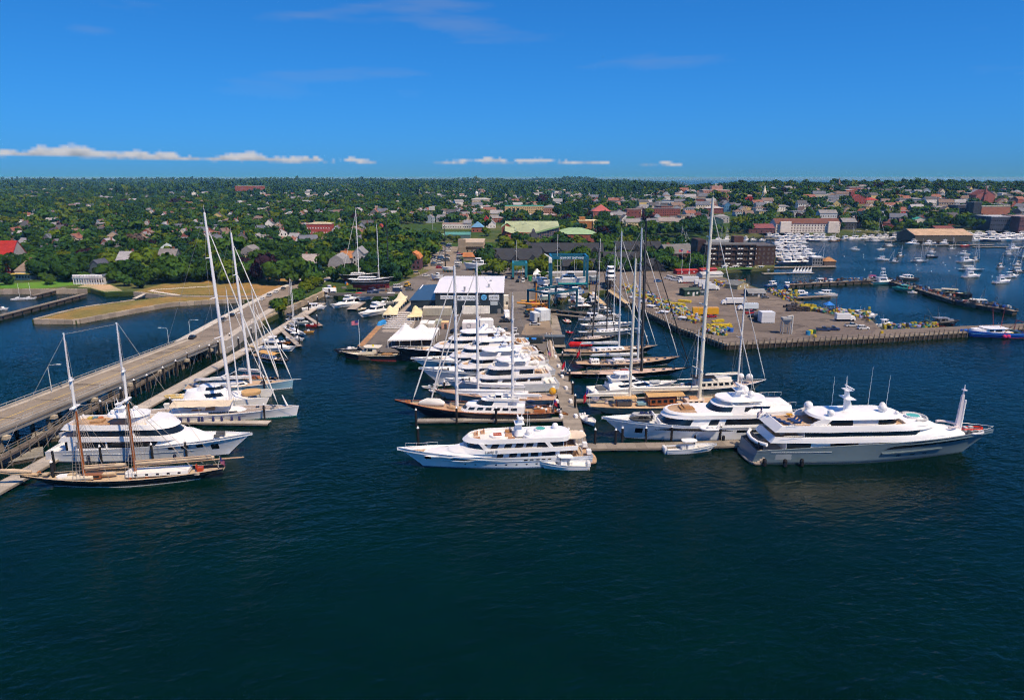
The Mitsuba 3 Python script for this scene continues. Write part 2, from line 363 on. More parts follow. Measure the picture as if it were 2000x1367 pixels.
def lamp(px,py,z,hgt,label,ax=1.0,ay=0.15):
 x,y=at(px,py,z)
 t=Thing('street_lamp',label,'street lamp',(x,y,z),group='street lamps')
 t.part('post',path_tube([(0,0,0),(0,0,hgt*0.9),(0.3*ax,0.3*ay,hgt*0.985),(2.6*ax,2.6*ay,hgt)],[0.13,0.1,0.08,0.06]),LAMPC,'gloss')
 t.part('lamp_head',box(2.9*ax,2.9*ay,hgt-0.12,1.1,0.4,0.22),(0.7,0.7,0.68),'gloss')
lamp(101,763,5.8,7.6,'tall street lamp on the bridge behind the schooner masts')
lamp(330,672,5.0,6.0,'street lamp at the landward end of the bridge',-1.0)
lamp(372,657,4.8,6.4,'street lamp on the concrete abutment corner of the bridge')
cw=[at(392,667,4.6),at(470,620,3.6),at(560,570,2.9),at(612,546,2.6),at(690,520,2.4)]
cz=[4.82,3.7,3.0,2.6,2.4]
def road_strip(pts,zs,o0,o1,drop=0.0):
 pts=np.asarray(pts);d=np.gradient(pts,axis=0);d/=np.linalg.norm(d,axis=1,keepdims=True)
 n=np.stack([-d[:,1],d[:,0]],1)
 r=[]
 for p,q,z in zip(pts,n,zs):
  a,b=p+q*o0,p+q*o1
  r.append(np.array([[*a,z],[*a,z-drop],[*b,z-drop],[*b,z]]))
 return loft(r)
struct('causeway',road_strip(cw,cz,-9.5,9.5,5.0),CONC,'matte','raised causeway carrying the road ashore')
struct('causeway_road',road_strip(cw,np.array(cz)+0.02,-6.0,6.0,0.015),LOT,'asphalt','road on the causeway behind the left dock')
struct('causeway_sidewalk',road_strip(cw,np.array(cz)+0.16,6.02,9.3,0.14),(0.46,0.43,0.38),'matte','pale sidewalk on the far side of the causeway')
# the park peninsula with its granite sea wall
PEN=P([(62,624),(148,625),(330,592),(420,586),(540,584),(540,578),(400,578),(330,578),(262,586),(160,600)],1.9)
struct('peninsula',slab(PEN,-2,1.75),None,'earth','low grassy peninsula reaching into the left bay')
struct('peninsula_lawn',flat(Polygon(PEN).buffer(-1.6),1.765),(0.20,0.148,0.06),'dry_grass','scorched brown grass on the peninsula')
def tone(c,f):
 k=RNG.choice(f)
 return tuple(v*k for v in c)
def wall_of_blocks(key,label,line,z0,z1,w,step,color,group=None):
 t=Thing(key,label,'sea wall')
 ls=LineString(line)
 n=max(1,int(ls.length/step))
 for k in range(n):
  a,b=ls.interpolate(k/n,normalized=True),ls.interpolate((k+1)/n,normalized=True)
  dx,dy=b.x-a.x,b.y-a.y
  L,j=math.hypot(dx,dy),RNG.uniform(-0.1,0.1)
  c=tone(color,[0.8,0.9,1.0,1.12])
  t.part('block',box((a.x+b.x)/2,(a.y+b.y)/2,z0,L-0.1,w+j,z1-z0+j,math.atan2(dy,dx),0.12),c,'matte')
wall_of_blocks('granite_sea_wall','pale granite sea wall round the tip of the brown peninsula',P([(262,586),(160,600),(62,624),(148,625),(330,592),(420,586),(540,583)],1.9),-1.5,2.1,1.6,3.4,STONE)
wall_of_blocks('granite_sea_wall','stone sea wall along the green lawn on the far left',P([(-260,567),(0,567),(170,566)],2.2),-1.5,2.7,1.2,5.0,STONE)
wall_of_blocks('granite_sea_wall','stone edge of the brown park lawn across the cove',P([(262,571),(330,578),(535,580)],2.2),-1.5,2.6,1.4,5.0,STONE)
wall_of_blocks('granite_sea_wall','stone edge beside the causeway trees above the small boats',P([(462,653),(520,622),(580,594),(640,567)],2.2),-1.5,2.9,1.4,3.6,(0.36,0.29,0.2))
struct('park_path',road_strip([at(262,583,1.9),at(300,566,2.2),at(420,559,2.2)],[1.85,2.26,2.26],-1.2,1.2,0.03),(0.47,0.43,0.37),'matte','pale footpath crossing the brown park lawn')
struct('park_path',road_strip([at(292,568,2.2),at(350,577,2.2)],[2.27,2.27],-1.2,1.2,0.03),(0.47,0.43,0.37),'matte','short pale footpath branching to the stone edge')
# ------------------------------------------------------------------ docks, piers and piles
def pile(px,py,label,z=0.9,hgt=4.4,r=0.32,cap=True,color=PILE):
 x,y=at(px,py,z)
 t=Thing('mooring_pile',label,'pile',(x,y,0),group='mooring piles')
 t.part('shaft',tube((0,0,-2),(0,0,z+hgt),r,n=10),color,'matte',40)
 if cap:
  t.part('cap',tube((0,0,z+hgt+0.002),(0,0,z+hgt+0.55),r*1.12,0.06,n=10),WHITE,'gloss')
def dock(name,label,line,w,z=0.85,color=DOCK,board=2.4,floats=True,edge=(0.2,0.17,0.14),boards=True):
 """A dock of boards laid across, on floats, with edge beams."""
 t=Thing(name,label,'dock')
 line=[np.array(p,float)for p in line]
 for a,b in zip(line[:-1],line[1:]):
  L=np.linalg.norm(b-a);ang=math.atan2(b[1]-a[1],b[0]-a[0]);nrm=np.array([-math.sin(ang),math.cos(ang)])
  n=max(1,round(L/board))if boards else 1
  for k in range(n):
   q=along(a,b,(k+0.5)/n)
   c=tone(color,[0.84,0.93,1.0,1.08])
   t.part('deck_panel',box(*q,z-0.12,L/n-0.05,w,0.12+RNG.uniform(0,0.02),ang),c,'timber')
  for s in(-1,1):
   q=(a+b)/2+nrm*s*(w/2+0.1)
   t.part('edge_beam',box(*q,z-0.4,L,0.18,0.46,ang),edge,'timber')
  m=max(1,int(L/6))
  for k in range(m):
   q=along(a,b,(k+0.5)/m)
   t.part('float',box(*q,-0.3,L/m*0.8,w*0.9,z+0.15,ang),WETWOOD,'matte')
 return t
dock('main_dock','long wooden centre dock running out from the shipyard between the yachts',[at(1066,672,0.9),at(1098,740,0.9),at(1130,878,0.9)],4.6)
dock('cross_dock','wooden cross pier behind the white centre console boat',[at(1146,871,0.9),at(1300,869,0.9),at(1452,864,0.9)],3.4)
dock('finger_dock','grey slatted finger dock in front of the dark hulled ketch',[at(815,820,0.9),at(1099,817,0.9)],2.0,color=(0.30,0.28,0.255))
dock('finger_dock','narrow finger dock behind the dark hulled ketch',[at(868,772,0.9),at(1096,768,0.9)],1.8)
dock('finger_dock','finger dock between the white yachts left of the main dock',[at(880,735,0.9),at(1090,732,0.9)],1.8)
dock('finger_dock','finger dock beside the teak decked ketch right of the main dock',[at(1108,782,0.9),at(1290,776,0.9)],1.8)
dock('finger_dock','finger dock beside the long flush decked black sloop',[at(1098,729,0.9),at(1270,726,0.9)],1.8)
dock('finger_dock','finger dock beside the sloop with the red sail cover',[at(1088,692,0.9),at(1250,688,0.9)],1.8)
dock('side_dock','floating dock along the right edge of the shipyard beside the moored sloops',[at(1094,678,0.9),at(1078,612,0.9)],4.0,z=1.0)
dock('left_dock','long pale concrete floating dock along the bridge',[at(-60,985,0.8),at(60,918,0.8),at(300,783,0.8),at(500,672,0.8),at(628,592,0.8)],4.2,color=(0.40,0.36,0.31),board=4.0,edge=(0.3,0.26,0.21))
dock('finger_dock','pale concrete finger dock in front of the large white sloop',[at(335,822,0.8),at(526,825,0.8)],2.6,color=(0.42,0.38,0.33),board=3.2)
dock('finger_dock','small finger dock with the white tender at the left marina',[at(545,640,0.8),at(585,676,0.8)],1.8,color=(0.36,0.32,0.28))
dock('finger_dock','finger dock with red skiff at the left marina',[at(590,612,0.8),at(626,636,0.8)],1.8,color=(0.36,0.32,0.28))
dock('floating_platform','small wooden platform between the white motor yachts in the inner basin',[at(686,604,0.8),at(706,590,0.8)],4.4,color=(0.33,0.29,0.25))
dock('entry_dock','weathered landing where the main dock meets the quay',[at(1016,683,0.9),at(1064,681,0.9)],5.0,color=(0.22,0.19,0.16))
dock('yard_dock','brown boardwalk along the left edge of the tent terrace',[at(705,676,2.3),at(750,628,2.3)],2.4,z=2.4,color=(0.36,0.2,0.1))
# the timber walkway with railings between bridge and left dock
wl=[np.array(at(-60,925,2.6)),np.array(at(0,894,2.6)),np.array(at(250,762,2.6)),np.array(at(452,652,2.6))]
t=Thing('timber_walkway','dark timber walkway with railings between the bridge and the left dock','walkway')
for a,b in zip(wl[:-1],wl[1:]):
 L=np.linalg.norm(b-a);ang=math.atan2(b[1]-a[1],b[0]-a[0]);nrm=np.array([-math.sin(ang),math.cos(ang)])
 n=round(L/3)
 for k in range(n):
  q=along(a,b,(k+0.5)/n)
  t.part('deck_panel',box(*q,2.4,L/n-0.06,2.6,0.2,ang),tone((0.13,0.105,0.085),[0.8,0.9,1.05]),'timber')
  for s in(-1,1):
   p=q+nrm*s*1.35
   t.part('post',tube([*p,-2],[*p,3.75],0.15,n=6),(0.13,0.11,0.085),'timber')
 for s in(-1,1):
  p=(a+b)/2+nrm*s*1.35
  for z in(3.0,3.6):
   t.part('rail',box(*p,z,L,0.1,0.14,ang),(0.2,0.18,0.15),'timber')
for i,(px,py)in enumerate([(106,918),(134,870),(168,822),(200,792),(239,765),(265,748),(290,738),(321,722),(346,720-12),(367,692),(392,678),(411,676),(428,668),(450,652),(467,660),(492,640)]):
 pile(px,py+22,f'black pile with white cap, {["first","second","third","fourth","fifth","sixth","seventh","eighth","ninth","tenth","eleventh","twelfth","thirteenth","fourteenth","fifteenth","sixteenth"][i]} counted inland along the left dock')
for px,py,lb in[(107,912,'black pile beside the bow of the schooner'),(199,904,'black pile between the schooner masts in front of the white yacht'),(299,900,'black pile right of the schooner mainmast before the yacht hull'),(365,894,'black pile before the bow of the left white motor yacht'),(335,805,'slim black pile beside the tan awning of the white sloop'),(517,818,'black pile at the outer end of the pale finger dock'),(517,760,'black pile beside the bow of the light blue sloop'),(585,672,'black pile at the end of the small finger dock'),(551,688,'black pile beside the tan covered boat'),(580,655,'black pile beside the small white runabout'),(620,634,'black pile at the end of the finger dock with the red skiff'),(603,606,'black pile near the stone edge, left of the inner basin'),(621,596,'black pile beside the inner basin dock'),(635,584,'black pile at the corner of the inner basin')]:
 pile(px,py,lb,hgt=4.0,r=0.26)
for px,py,lb in[(1202,867,'black pile at the left corner of the pier head'),(1215,863,'second black pile from the left on the pier head'),(1261,863,'third black pile from the left on the pier head'),(1311,861,'fourth black pile from the left on the pier head'),(1357,857,'fifth black pile from the left on the pier head'),(1406,858,'rightmost black pile on the pier head'),(1162,866,'black pile beside the small white skiff at the main dock end'),(1123,796,'tall black pile beside the red ensign on the main dock'),(1118,770,'black pile on the main dock beside the white express yacht'),(1112,745,'black pile beside the black sloop sterns on the main dock'),(1098,708,'black pile on the main dock opposite the white yacht sterns'),(817,863,'lone black pile with white cap beyond the bow of the front white yacht'),(813,826,'black pile at the outer end of the grey finger dock'),(892,822,'black pile at the grey finger dock under the dark ketch'),(969,822,'black pile at the grey finger dock left of the ketch stern'),(868,768,'black pile beside the group of dinghies'),(1487,800,'black pile behind the stern of the grey superyacht'),(1110,865,'black pile with white cap beside the beige awning'),(1255,700,'black pile among the black sloop bows'),(1262,675,'black pile with lamp off the bow of the red covered sloop')]:
 pile(px,py,lb,hgt=3.6,r=0.3)
 # dark gangway towers where quay and main dock meet
t=Thing('gangway','grey gangway sloping from the quay down to the main dock','gangway')
a,b=np.array([*at(1072,655,2.5),2.6]),np.array([*at(1078,700,1.1),1.15])
t.part('ramp',path_tube([a,b],0.9,4),(0.4,0.33,0.26),'timber')
for s in(-1.1,1.1):
 t.part('rail',path_tube([a+[s,0,1.1],b+[s,0,1.1]],0.06),ALU,'gloss')
for x0,x1,lb in[(1064,1078,'dark gangway gate box at the left of the quay corner'),(1080,1102,'dark gangway gate box at the right of the quay corner')]:
 xa,ya=at(x0,672,0.9);xb,_=at(x1,672,0.9)
 t=Thing('gate_box',lb,'gate',((xa+xb)/2,ya,0.86))
 t.part('frame',box(0,0,0,xb-xa,3.0,3.2),(0.03,0.04,0.05),'matte')
 t.part('roof',box(0,0,3.202,xb-xa+0.4,3.4,0.2),(0.09,0.12,0.15),'matte')
 # the fishing pier's timber front: one pile after another
FRONT=LineString(P([(1195,566),(1250,602),(1330,642),(1418,672),(1720,658),(2060,637)],2.2))
t=Thing('pier_bulkhead','dark timber bulkhead along the front of the fishing pier','bulkhead')
co=list(FRONT.coords)
for a,b in zip(co[:-1],co[1:]):
 a,b=np.array(a),np.array(b)
 L=np.linalg.norm(b-a);ang=math.atan2(b[1]-a[1],b[0]-a[0]);nr=np.array([math.sin(ang),-math.cos(ang)])
 n=max(1,round(L/4))
 for k in range(n):
  q=along(a,b,(k+0.5)/n)+nr*0.35
  t.part('sheeting',box(*q,-2,L/n-0.05,0.3,3.75,ang),tone((0.045,0.037,0.03),[0.7,0.9,1.1]),'timber')
  t.part('cap_beam',box(*q,1.755,L/n-0.03,0.7,0.75,ang),tone((0.30,0.25,0.19),[0.85,1,1.1]),'timber')
 n=max(1,round(L/2.35))
 for k in range(n):
  q=along(a,b,(k+0.5)/n)+nr*0.85
  t.part('pile',tube([*q,-2],[*q,3.3+RNG.uniform(0,0.8)],0.17,n=6),(0.17,0.14,0.105),'timber')
for px,py,lb in[(1718,655,'yellow pile cluster at the corner of the fishing pier'),(1588,663,'yellow fender plate on the fishing pier front')]:
 x,y=at(px,py,1.0)
 single('fender',lb,'fender',box(x,y-1.5,-1,0.9,0.7,4.2),(0.55,0.4,0.03),'matte')
 # quay face of the shipyard below the tents
t=Thing('quay_wall','black timber quay wall in front of the shipyard behind the white yachts','quay wall')
a,b=np.array(at(700,692,2.2)),np.array(at(1066,692,2.2))
for k in range(26):
 q=along(a,b,(k+0.5)/26)
 t.part('sheeting',box(*q,-2,np.linalg.norm(b-a)/26-0.05,0.5,4.0),tone((0.03,0.027,0.025),[0.7,1,1.3]),'timber')
 # the long fish dock on the right, and the docks of the marina behind
dock('fish_dock','long crooked timber dock with fishing boats on the right',[at(1535,556,1.8),at(1680,548,1.8),at(1735,548,1.8),at(1800,566,1.8),at(1870,588,1.8),at(1985,608,1.8)],3.6,z=1.9,color=(0.26,0.21,0.165),board=4,edge=(0.09,0.075,0.06))
ls=LineString([at(1535,556,1.8),at(1680,548,1.8),at(1735,548,1.8),at(1800,566,1.8),at(1870,588,1.8),at(1985,608,1.8)])
for k in range(38):
 p=ls.interpolate((k+0.5)/38,normalized=True)
 t=Thing('dock_post',None,'post',(p.x+RNG.uniform(-2,2),p.y-1.9+3.8*(k%2),0),group='posts along the fish dock',auto=('rough wooden post','along the crooked fish dock','x'))
 t.part('',tube((0,0,-2),(0,0,2.8+RNG.uniform(0,1.6)),0.17,n=6),(0.15,0.12,0.095),'timber')
dock('small_fish_dock','short timber dock with two lobster boats behind the fishing pier',[at(1545,581,1.2),at(1622,577,1.2)],2.4,z=1.1,color=(0.27,0.22,0.17),board=3.5)
dock('marina_dock','marina dock ending in the thatched float at the harbour centre',[at(1500,522,0.9),at(1632,520,0.9)],3.0,color=(0.36,0.32,0.27),board=4)
dock('marina_dock','curved marina dock behind the brown hotel',[at(1512,500,0.9),at(1620,512,0.9)],3.0,color=(0.36,0.32,0.27),board=5)
dock('sail_school_dock','low float with small white dinghy sails',[at(1490,534,0.7),at(1588,532,0.7)],3.4,z=0.6,color=(0.36,0.34,0.3),board=4)
for k,(px,py,w)in enumerate([(1560,466,70),(1750,470,60),(1870,478,70),(1960,482,60)]):
 a,b=np.array(at(px-w,py,0.9)),np.array(at(px+w,py,0.9))
 dock('marina_dock',['marina dock before the long white inn','marina dock left of the tan roofed wharf shed','marina dock right of the tan roofed wharf shed','marina dock at the far right edge of the harbour'][k],[a,b],3.0,color=(0.36,0.32,0.27),board=10)
 # wooden pleasure piers on the far left
dock('wooden_pier','long narrow wooden pier on piles at the far left',[at(-60,632,2.0),at(166,574,2.0)],2.2,z=2.2,color=(0.2,0.175,0.15),board=4)
dock('wooden_pier','short wooden pier beside the small beach on the left',[at(62,578,2.0),at(128,562,2.0)],2.0,z=2.2,color=(0.2,0.175,0.15),board=4)
for px,py,w,rz,lb in((112,846,11,.5,'grey planked work float beside the timber walkway'),(14,893,14,.6,'grey planked work float at the left edge under the bridge')):
 x,y=at(px,py,1.0)
 t=Thing('work_float',lb,'float',(x,y,0),rz)
 for k in range(7):t.part('deck_panel',box(0,-3+k,.8,w,.95,.2),tone((0.25,0.235,0.2),[.85,1,1.1]),'timber')
 t.part('float',box(0,0,-.6,w*.96,6.6,1.38),WETWOOD,'matte')
for i,(pts,c,lb)in enumerate([([(990,660),(1040,655),(1046,640),(1000,640)],(0.09,0.083,0.08),'dark asphalt repair at the front right of the yard'),([(1003,600),(1030,596),(1026,570),(1004,572)],(0.165,0.15,0.135),'pale worn strip along the right side of the yard'),([(1030,652),(1066,648),(1062,628),(1038,634)],(0.23,0.18,0.13),'sandy corner at the quay edge'),([(1420,640),(1520,650),(1560,636),(1470,628)],(0.11,0.093,0.082),'dark stained strip in the middle of the fishing pier'),([(1300,572),(1330,590),(1400,586),(1360,566)],(0.19,0.155,0.128),'dusty patch between green shed and traps'),([(1560,655),(1690,650),(1700,640),(1600,642)],(0.12,0.10,0.09),'worn strip along the front of the fishing pier'),([(1430,585),(1520,598),(1560,590),(1470,580)],(0.18,0.15,0.125),'pale patch before the grey hut'),([(836,560),(870,560),(872,540),(850,540)],(0.16,0.145,0.13),'pale patch behind the lean-to')]):
 struct('asphalt_patch',flat(Polygon(P(pts)).buffer(2.5),2.2165+0.0005*i),c,'asphalt',lb)
 # ------------------------------------------------------------------ boats
def zat(y,py):
 """Height at ground distance y of what the photograph shows in row py."""
 b=(py-683.5)/FOCAL
 return EYE_H-y*(b*CP+SP)/(CP-b*SP)
def hull_shape(t,mid,ws,p):
 t=np.asarray(t,float)
 return np.where(t<mid,ws+(1-ws)*(1-(1-np.minimum(t,mid)/mid)**2),1-(np.maximum(t-mid,0)/(1-mid))**p)
@functools.lru_cache(None)
def hull_meshes(L,B,za,zm,zb,bo,so,ws,wl,p,bw,mid,draft,lip,stripe):
 """(hull, deck, boot stripe, cap rail) of a hull of length L and beam B: sheer heights za, zm, zb; overhangs bo, so."""
 N=30
 t=1-(1-np.linspace(0,1,N))**1.35
 A=np.array([[0,0,1],[mid*mid,mid,1],[1,1,1]])
 q=np.linalg.solve(A,[za,zm,zb])
 zs=q[0]*t*t+q[1]*t+q[2]
 xd,xw=-L/2+L*t,-L/2+so+(L-so-bo)*t
 yd=np.maximum(B/2*hull_shape(t,mid,ws,p),0.03)
 yw=np.maximum(B/2*wl*hull_shape(t,mid,ws*0.94,max(1.35,p-0.85)),0.02)
 def side(z,off=0.0):
  s=np.clip(z/zs,0,1)
  y=yw+(yd-yw)*s**1.5+off
  below=np.clip(-z/max(draft,0.01),0,1)
  return np.stack([xw+(xd-xw)*s**1.1,y*(1-below**2*0.96),z+0*t],1)
 def sides(zlist,off=0.0):
  a=[side(z,off)for z in zlist]
  port=loft(a,closed=False)
  star=(port[0]*[1,-1,1],port[1][:,::-1])
  return[port,star]
 lv=[np.full(N,-draft),np.full(N,-draft*0.5),np.zeros(N)]+[zs*f for f in(0.2,0.4,0.6,0.8,0.92,1.0)]
 ms=sides(lv)
 st=np.array([side(z)[0]for z in lv])
 ms.append(loft([st,st*[1,-1,1]],closed=False))
 inner=np.maximum(yd-lip,0.01)
 top,cap,low=np.stack([xd,yd,zs],1),np.stack([xd-0.02,inner,zs],1),np.stack([xd-0.02,inner,zs-bw-0.05],1)
 capm,inn=loft([top,cap],closed=False),loft([cap,low],closed=False)
 mir=lambda m_:[m_,(m_[0]*[1,-1,1],m_[1][:,::-1])]
 if bw>0.05:
  ms+=mir(inn)
  ms+=[loft([np.array([(xd[0]+0.15,inner[0],z),(xd[0]+0.15,-inner[0],z)])for z in(zs[0],zs[0]-bw)],closed=False)]
 rail=[loft([top+[0,0.05,0.06],cap+[0,0,0.06]],closed=False),loft([top+[0,0.05,-0.05],top+[0,0.05,0.06]],closed=False)]
 rail=cat([x for r in rail for x in mir(r)])
 d=np.stack([xd-0.02,inner,zs-bw],1)
 deck=loft([d,d*[1,0,1],d*[1,-1,1]],closed=False)
 stripe_m=cat(sides([np.full(N,0.01),np.full(N,stripe)],0.03))
 return cat(ms),deck,stripe_m,rail
def half(x0,x1,w,nose,n=2.2,tail=0.0,K=9,ws=1.0):
 """Half of a plan outline, from the middle of the stern (or its corner) forward to the middle of the bow."""
 th=np.linspace(0,np.pi/2,K)
 e=2/n
 bow=np.stack([x1-nose+nose*np.sin(th)**e,w*np.cos(th)**e],1)
 if tail>0:
  st=np.stack([x0+tail-tail*np.sin(th[::-1])**e,w*np.cos(th[::-1])**e],1)
 else:
  st=np.stack([np.full(3,x0),np.array([0,0.5,1.0])*w*ws],1)
  st=np.vstack([st,[[x0+0.3*(x1-nose-x0),w*(0.6+0.4*ws)]]])
 side=np.stack([np.linspace(st[-1,0],x1-nose,6)[1:-1],np.full(4,w)],1)
 return np.vstack([st,side,bow])
def full(h,z):
 return np.vstack([np.c_[h,np.full(len(h),z)],np.c_[h[-2:0:-1]*[1,-1],np.full(len(h)-2,z)]])
@functools.lru_cache(None)
def tier_meshes(x0,x1,w,nose,z0,z1,rake,aft,tum,n,tail,windows,ws):
 h0=half(x0,x1,w,nose,n,tail,ws=ws)
 h1=half(x0+aft,x1-rake,w-tum,max(nose-rake*0.35,0.05),n,tail,ws=ws)
 body=loft([full(h0,z0)[::-1],full(h1,z1)[::-1]][::1])
 v,f=body
 body=(v,f[:,::-1])
 wins=[]
 seg=np.r_[0,np.cumsum(np.linalg.norm(np.diff(h0,axis=0),axis=1))]
 for xa,xb,ta,tb in windows:
  hm=h0*(1-(ta+tb)/2)+h1*(ta+tb)/2
  xs=np.maximum.accumulate(hm[:,0]+np.arange(len(hm))*1e-6)
  ua,ub=np.interp(xa,xs,seg),(seg[-1]if xb>=hm[-1,0]-0.01 else np.interp(xb,xs,seg))
  u=np.unique(np.r_[ua,seg[(seg>ua)&(seg<ub)],ub])
  ip=lambda h:np.stack([np.interp(u,seg,h[:,k])for k in(0,1)],1)
  rows=[]
  for tt,off in((ta,-0.02),(ta,0.03),(tb,0.03),(tb,-0.02)):
   h=ip(h0)*(1-tt)+ip(h1)*tt
   g=np.gradient(h,axis=0)if len(h)>1 else h*0
   nn=np.stack([-g[:,1],g[:,0]],1);nn/=np.linalg.norm(nn,axis=1,keepdims=True)+1e-9
   nn*=np.where((nn*[0,1]).sum(1,keepdims=True)+1e-3*0<-1e-6,-1,1)
   if xb>=hm[-1,0]-0.01:nn[-1]=[1,0]
   rows.append(np.c_[h+nn*off,np.full(len(h),z0+(z1-z0)*tt)])
  s=loft(rows,closed=False)
  o=(s[0]*[1,-1,1],s[1][:,::-1])
  wins.append(cat(s,o)if xb>=hm[-1,0]-0.01 else[s,o])
 return body,wins
@functools.lru_cache(None)
def tray_meshes(x0,x1,w,nose,z0,z1,zf,rake,aft,tum,n,tail,ws,lip):
 """A bulwark round an open deck: (bulwark, deck)."""
 h0=half(x0,x1,w,nose,n,tail,ws=ws);h1=half(x0+aft,x1-rake,w-tum,max(nose-rake*0.35,0.05),n,tail,ws=ws)
 h2=half(x0+aft+lip,x1-rake-lip,w-tum-lip,max(nose-rake*0.35,0.05),n,tail,ws=ws)
 v,f=loft([full(h0,z0),full(h1,z1),full(h2,z1),full(h2,zf-0.02)],caps=False)
 b,_=loft([full(h0,z0),full(h0,z0+0.01)])
 under=flat(full(h0,0)[:,:2],z0+0.001)
 return cat((v,f),under),flat(full(h2,0)[:,:2],zf)
class Boat(Thing):
 def hull(s,L,B,za,zm,zb,color,bo=None,so=0.0,ws=0.85,wl=0.86,p=2.4,bw=0.7,mid=0.42,draft=0.7,lip=0.22,stripe=0.35,stripe_color=NAVY,deck_color=TEAK,rail=None,mat='gloss'):
  s.L,s.B,s.z=L,B,(za,zm,zb,mid)
  h,d,b,r=hull_meshes(L,B,za,zm,zb,L*0.1 if bo is None else bo,so,ws,wl,p,bw,mid,draft,lip,stripe)
  s.part('hull',h,color,mat,35)
  s.part('deck',d,deck_color,'timber' if deck_color not in(WHITE,OFFWHITE,LGREY)else 'matte')
  if stripe_color:s.part('boot_stripe',b,stripe_color,'gloss')
  if rail:s.part('cap_rail',r,rail,'gloss')
  return s
 def sheer(s,x):
  t=x/s.L+0.5
  za,zm,zb,mid=s.z
  q=np.linalg.solve(np.array([[0,0,1],[mid*mid,mid,1],[1,1,1]]),[za,zm,zb])
  return q[0]*t*t+q[1]*t+q[2]
 def tier(s,name,x0,x1,w,nose,z0,z1,color=WHITE,rake=0.0,aft=0.0,tum=0.15,n=2.2,tail=0.0,ws=1.0,windows=(),glass='window',mat='gloss',gl=None):
  body,wins=tier_meshes(x0,x1,w,nose,z0,z1,rake,aft,tum,n,tail,tuple(windows),ws)
  k=s.part(name,body,color,mat,32)
  for wv in wins:
   for m_ in(wv if isinstance(wv,list)else[wv]):
    s.part(glass,m_,gl,'glass' if gl is None else 'gloss',40,parent=k)
  return k
 def tray(s,name,x0,x1,w,nose,z0,z1,zf,color=WHITE,deck=TEAK,rake=0.0,aft=0.0,tum=0.0,n=2.2,tail=0.0,ws=1.0,lip=0.25):
  b,d=tray_meshes(x0,x1,w,nose,z0,z1,zf,rake,aft,tum,n,tail,ws,lip)
  k=s.part(name,b,color,'gloss',32)
  s.part('deck',d,deck,'timber' if deck not in(WHITE,OFFWHITE,LGREY)else 'matte',parent=k)
 def dome(s,x,y,z,r):
  s.part('satellite_dome',cat(ball(x,y,z+r*0.95,r,n=12),tube((x,y,z),(x,y,z+r*0.3),r*0.55,n=10)),WHITE,'gloss',60)
 def radar_mast(s,x,z,h,w=1.6,color=WHITE):
  k=s.part('radar_mast',cat(loft([np.array([(x+a,b,z)for a,b in((-0.9,-0.5),(0.9,-0.5),(0.9,0.5),(-0.9,0.5))]),np.array([(x-0.8+a,b,z+h*0.6)for a,b in((-0.4,-0.25),(0.4,-0.25),(0.4,0.25),(-0.4,0.25))])]),tube((x-0.9,0,z+h*0.55),(x-1.1,0,z+h),0.14,0.06),box(x-0.4,0,z+h*0.36,2.2,w*1.5,0.14),box(x-0.7,0,z+h*0.6,1.5,w,0.12)),color,'gloss')
  s.part('radar_bar',box(x-0.2,0,z+h*0.66,0.3,w*1.5,0.22),WHITE,'gloss',parent=k)
  s.part('antenna',cat(tube((x-2.5,w,z),(x-2.6,w,z+h*0.9),0.05,0.03),tube((x-2.5,-w,z),(x-2.6,-w,z+h*0.9),0.05,0.03)),WHITE,'gloss',parent=k)
 def lounger(s,x,y,z,rz=0.0,c=(0.02,0.05,0.16),l=1.9):
  s.part('lounger',turned(cat(box(-l*0.15,0,0.25,l*0.7,0.75,0.16),loft([np.array([(l*0.2,a,0.3),(l*0.2,b,0.3)])for a,b in[(-0.37,0.37)]]+[np.array([(l*0.45,-0.37,0.85),(l*0.45,0.37,0.85)])],closed=False),box(0,0,0.0,1.2,0.5,0.25)),rz,x,y,z),c,'matte')
 def sofa(s,x,y,z,l,w,rz=0.0,c=CREAM,k=None):
  s.part('sofa',turned(cat(box(0,0,0,l,w,0.42),box(0,w/2-0.12,0.421,l,0.24,0.35)),rz,x,y,z),c,'matte',parent=k)
 def table(s,x,y,z,l,w,c=TEAK):
  s.part('table',cat(box(x,y,z+0.62,l,w,0.08),tube((x,y,z),(x,y,z+0.62),0.15)),c,'timber')
 def tender(s,x,y,z,l=5.0,rz=0.0,c=(0.45,0.46,0.47),inside=DGREY):
  w=l*0.2
  pts=[(-l/2,w,0.45),(l*0.15,w,0.45),(l*0.38,w*0.7,0.55),(l/2,0,0.65),(l*0.38,-w*0.7,0.55),(l*0.15,-w,0.45),(-l/2,-w,0.45)]
  k=s.part('tender',turned(cat(path_tube(pts,[0.26,0.3,0.28,0.24,0.28,0.3,0.26],8),loft([np.array([(-l/2,-w,a),(l*0.35,-w*0.5,a),(l*0.35,w*0.5,a),(-l/2,w,a)])for a in(0.1,0.35)])),rz,x,y,z),c,'matte',50)
  s.part('console',turned(cat(box(-l*0.05,0,0.352,0.9,0.7,0.7),box(-l*0.3,0,0.352,0.7,w*1.3,0.5),box(-l/2-0.2,0,0.3,0.5,0.5,0.9)),rz,x,y,z),inside,'matte',parent=k)
 def rail(s,x0,x1,y,z,h=0.9,name='railing'):
  ms=[tube((x0,y,z+h),(x1,y,z+h),0.035,n=4)]+[tube((x,y,z),(x,y,z+h),0.03,n=4)for x in np.linspace(x0,x1,max(2,int(abs(x1-x0)/1.5)))]
  s.part(name,cat(ms),ALU,'gloss')
 def hull_side(s,name,xa,xb,za,zb,color=None,mat='glass',side=None,out=0.03,n=6):
  """A window, port or panel following the hull's outside between heights za and zb above the water."""
  raise NotImplementedError
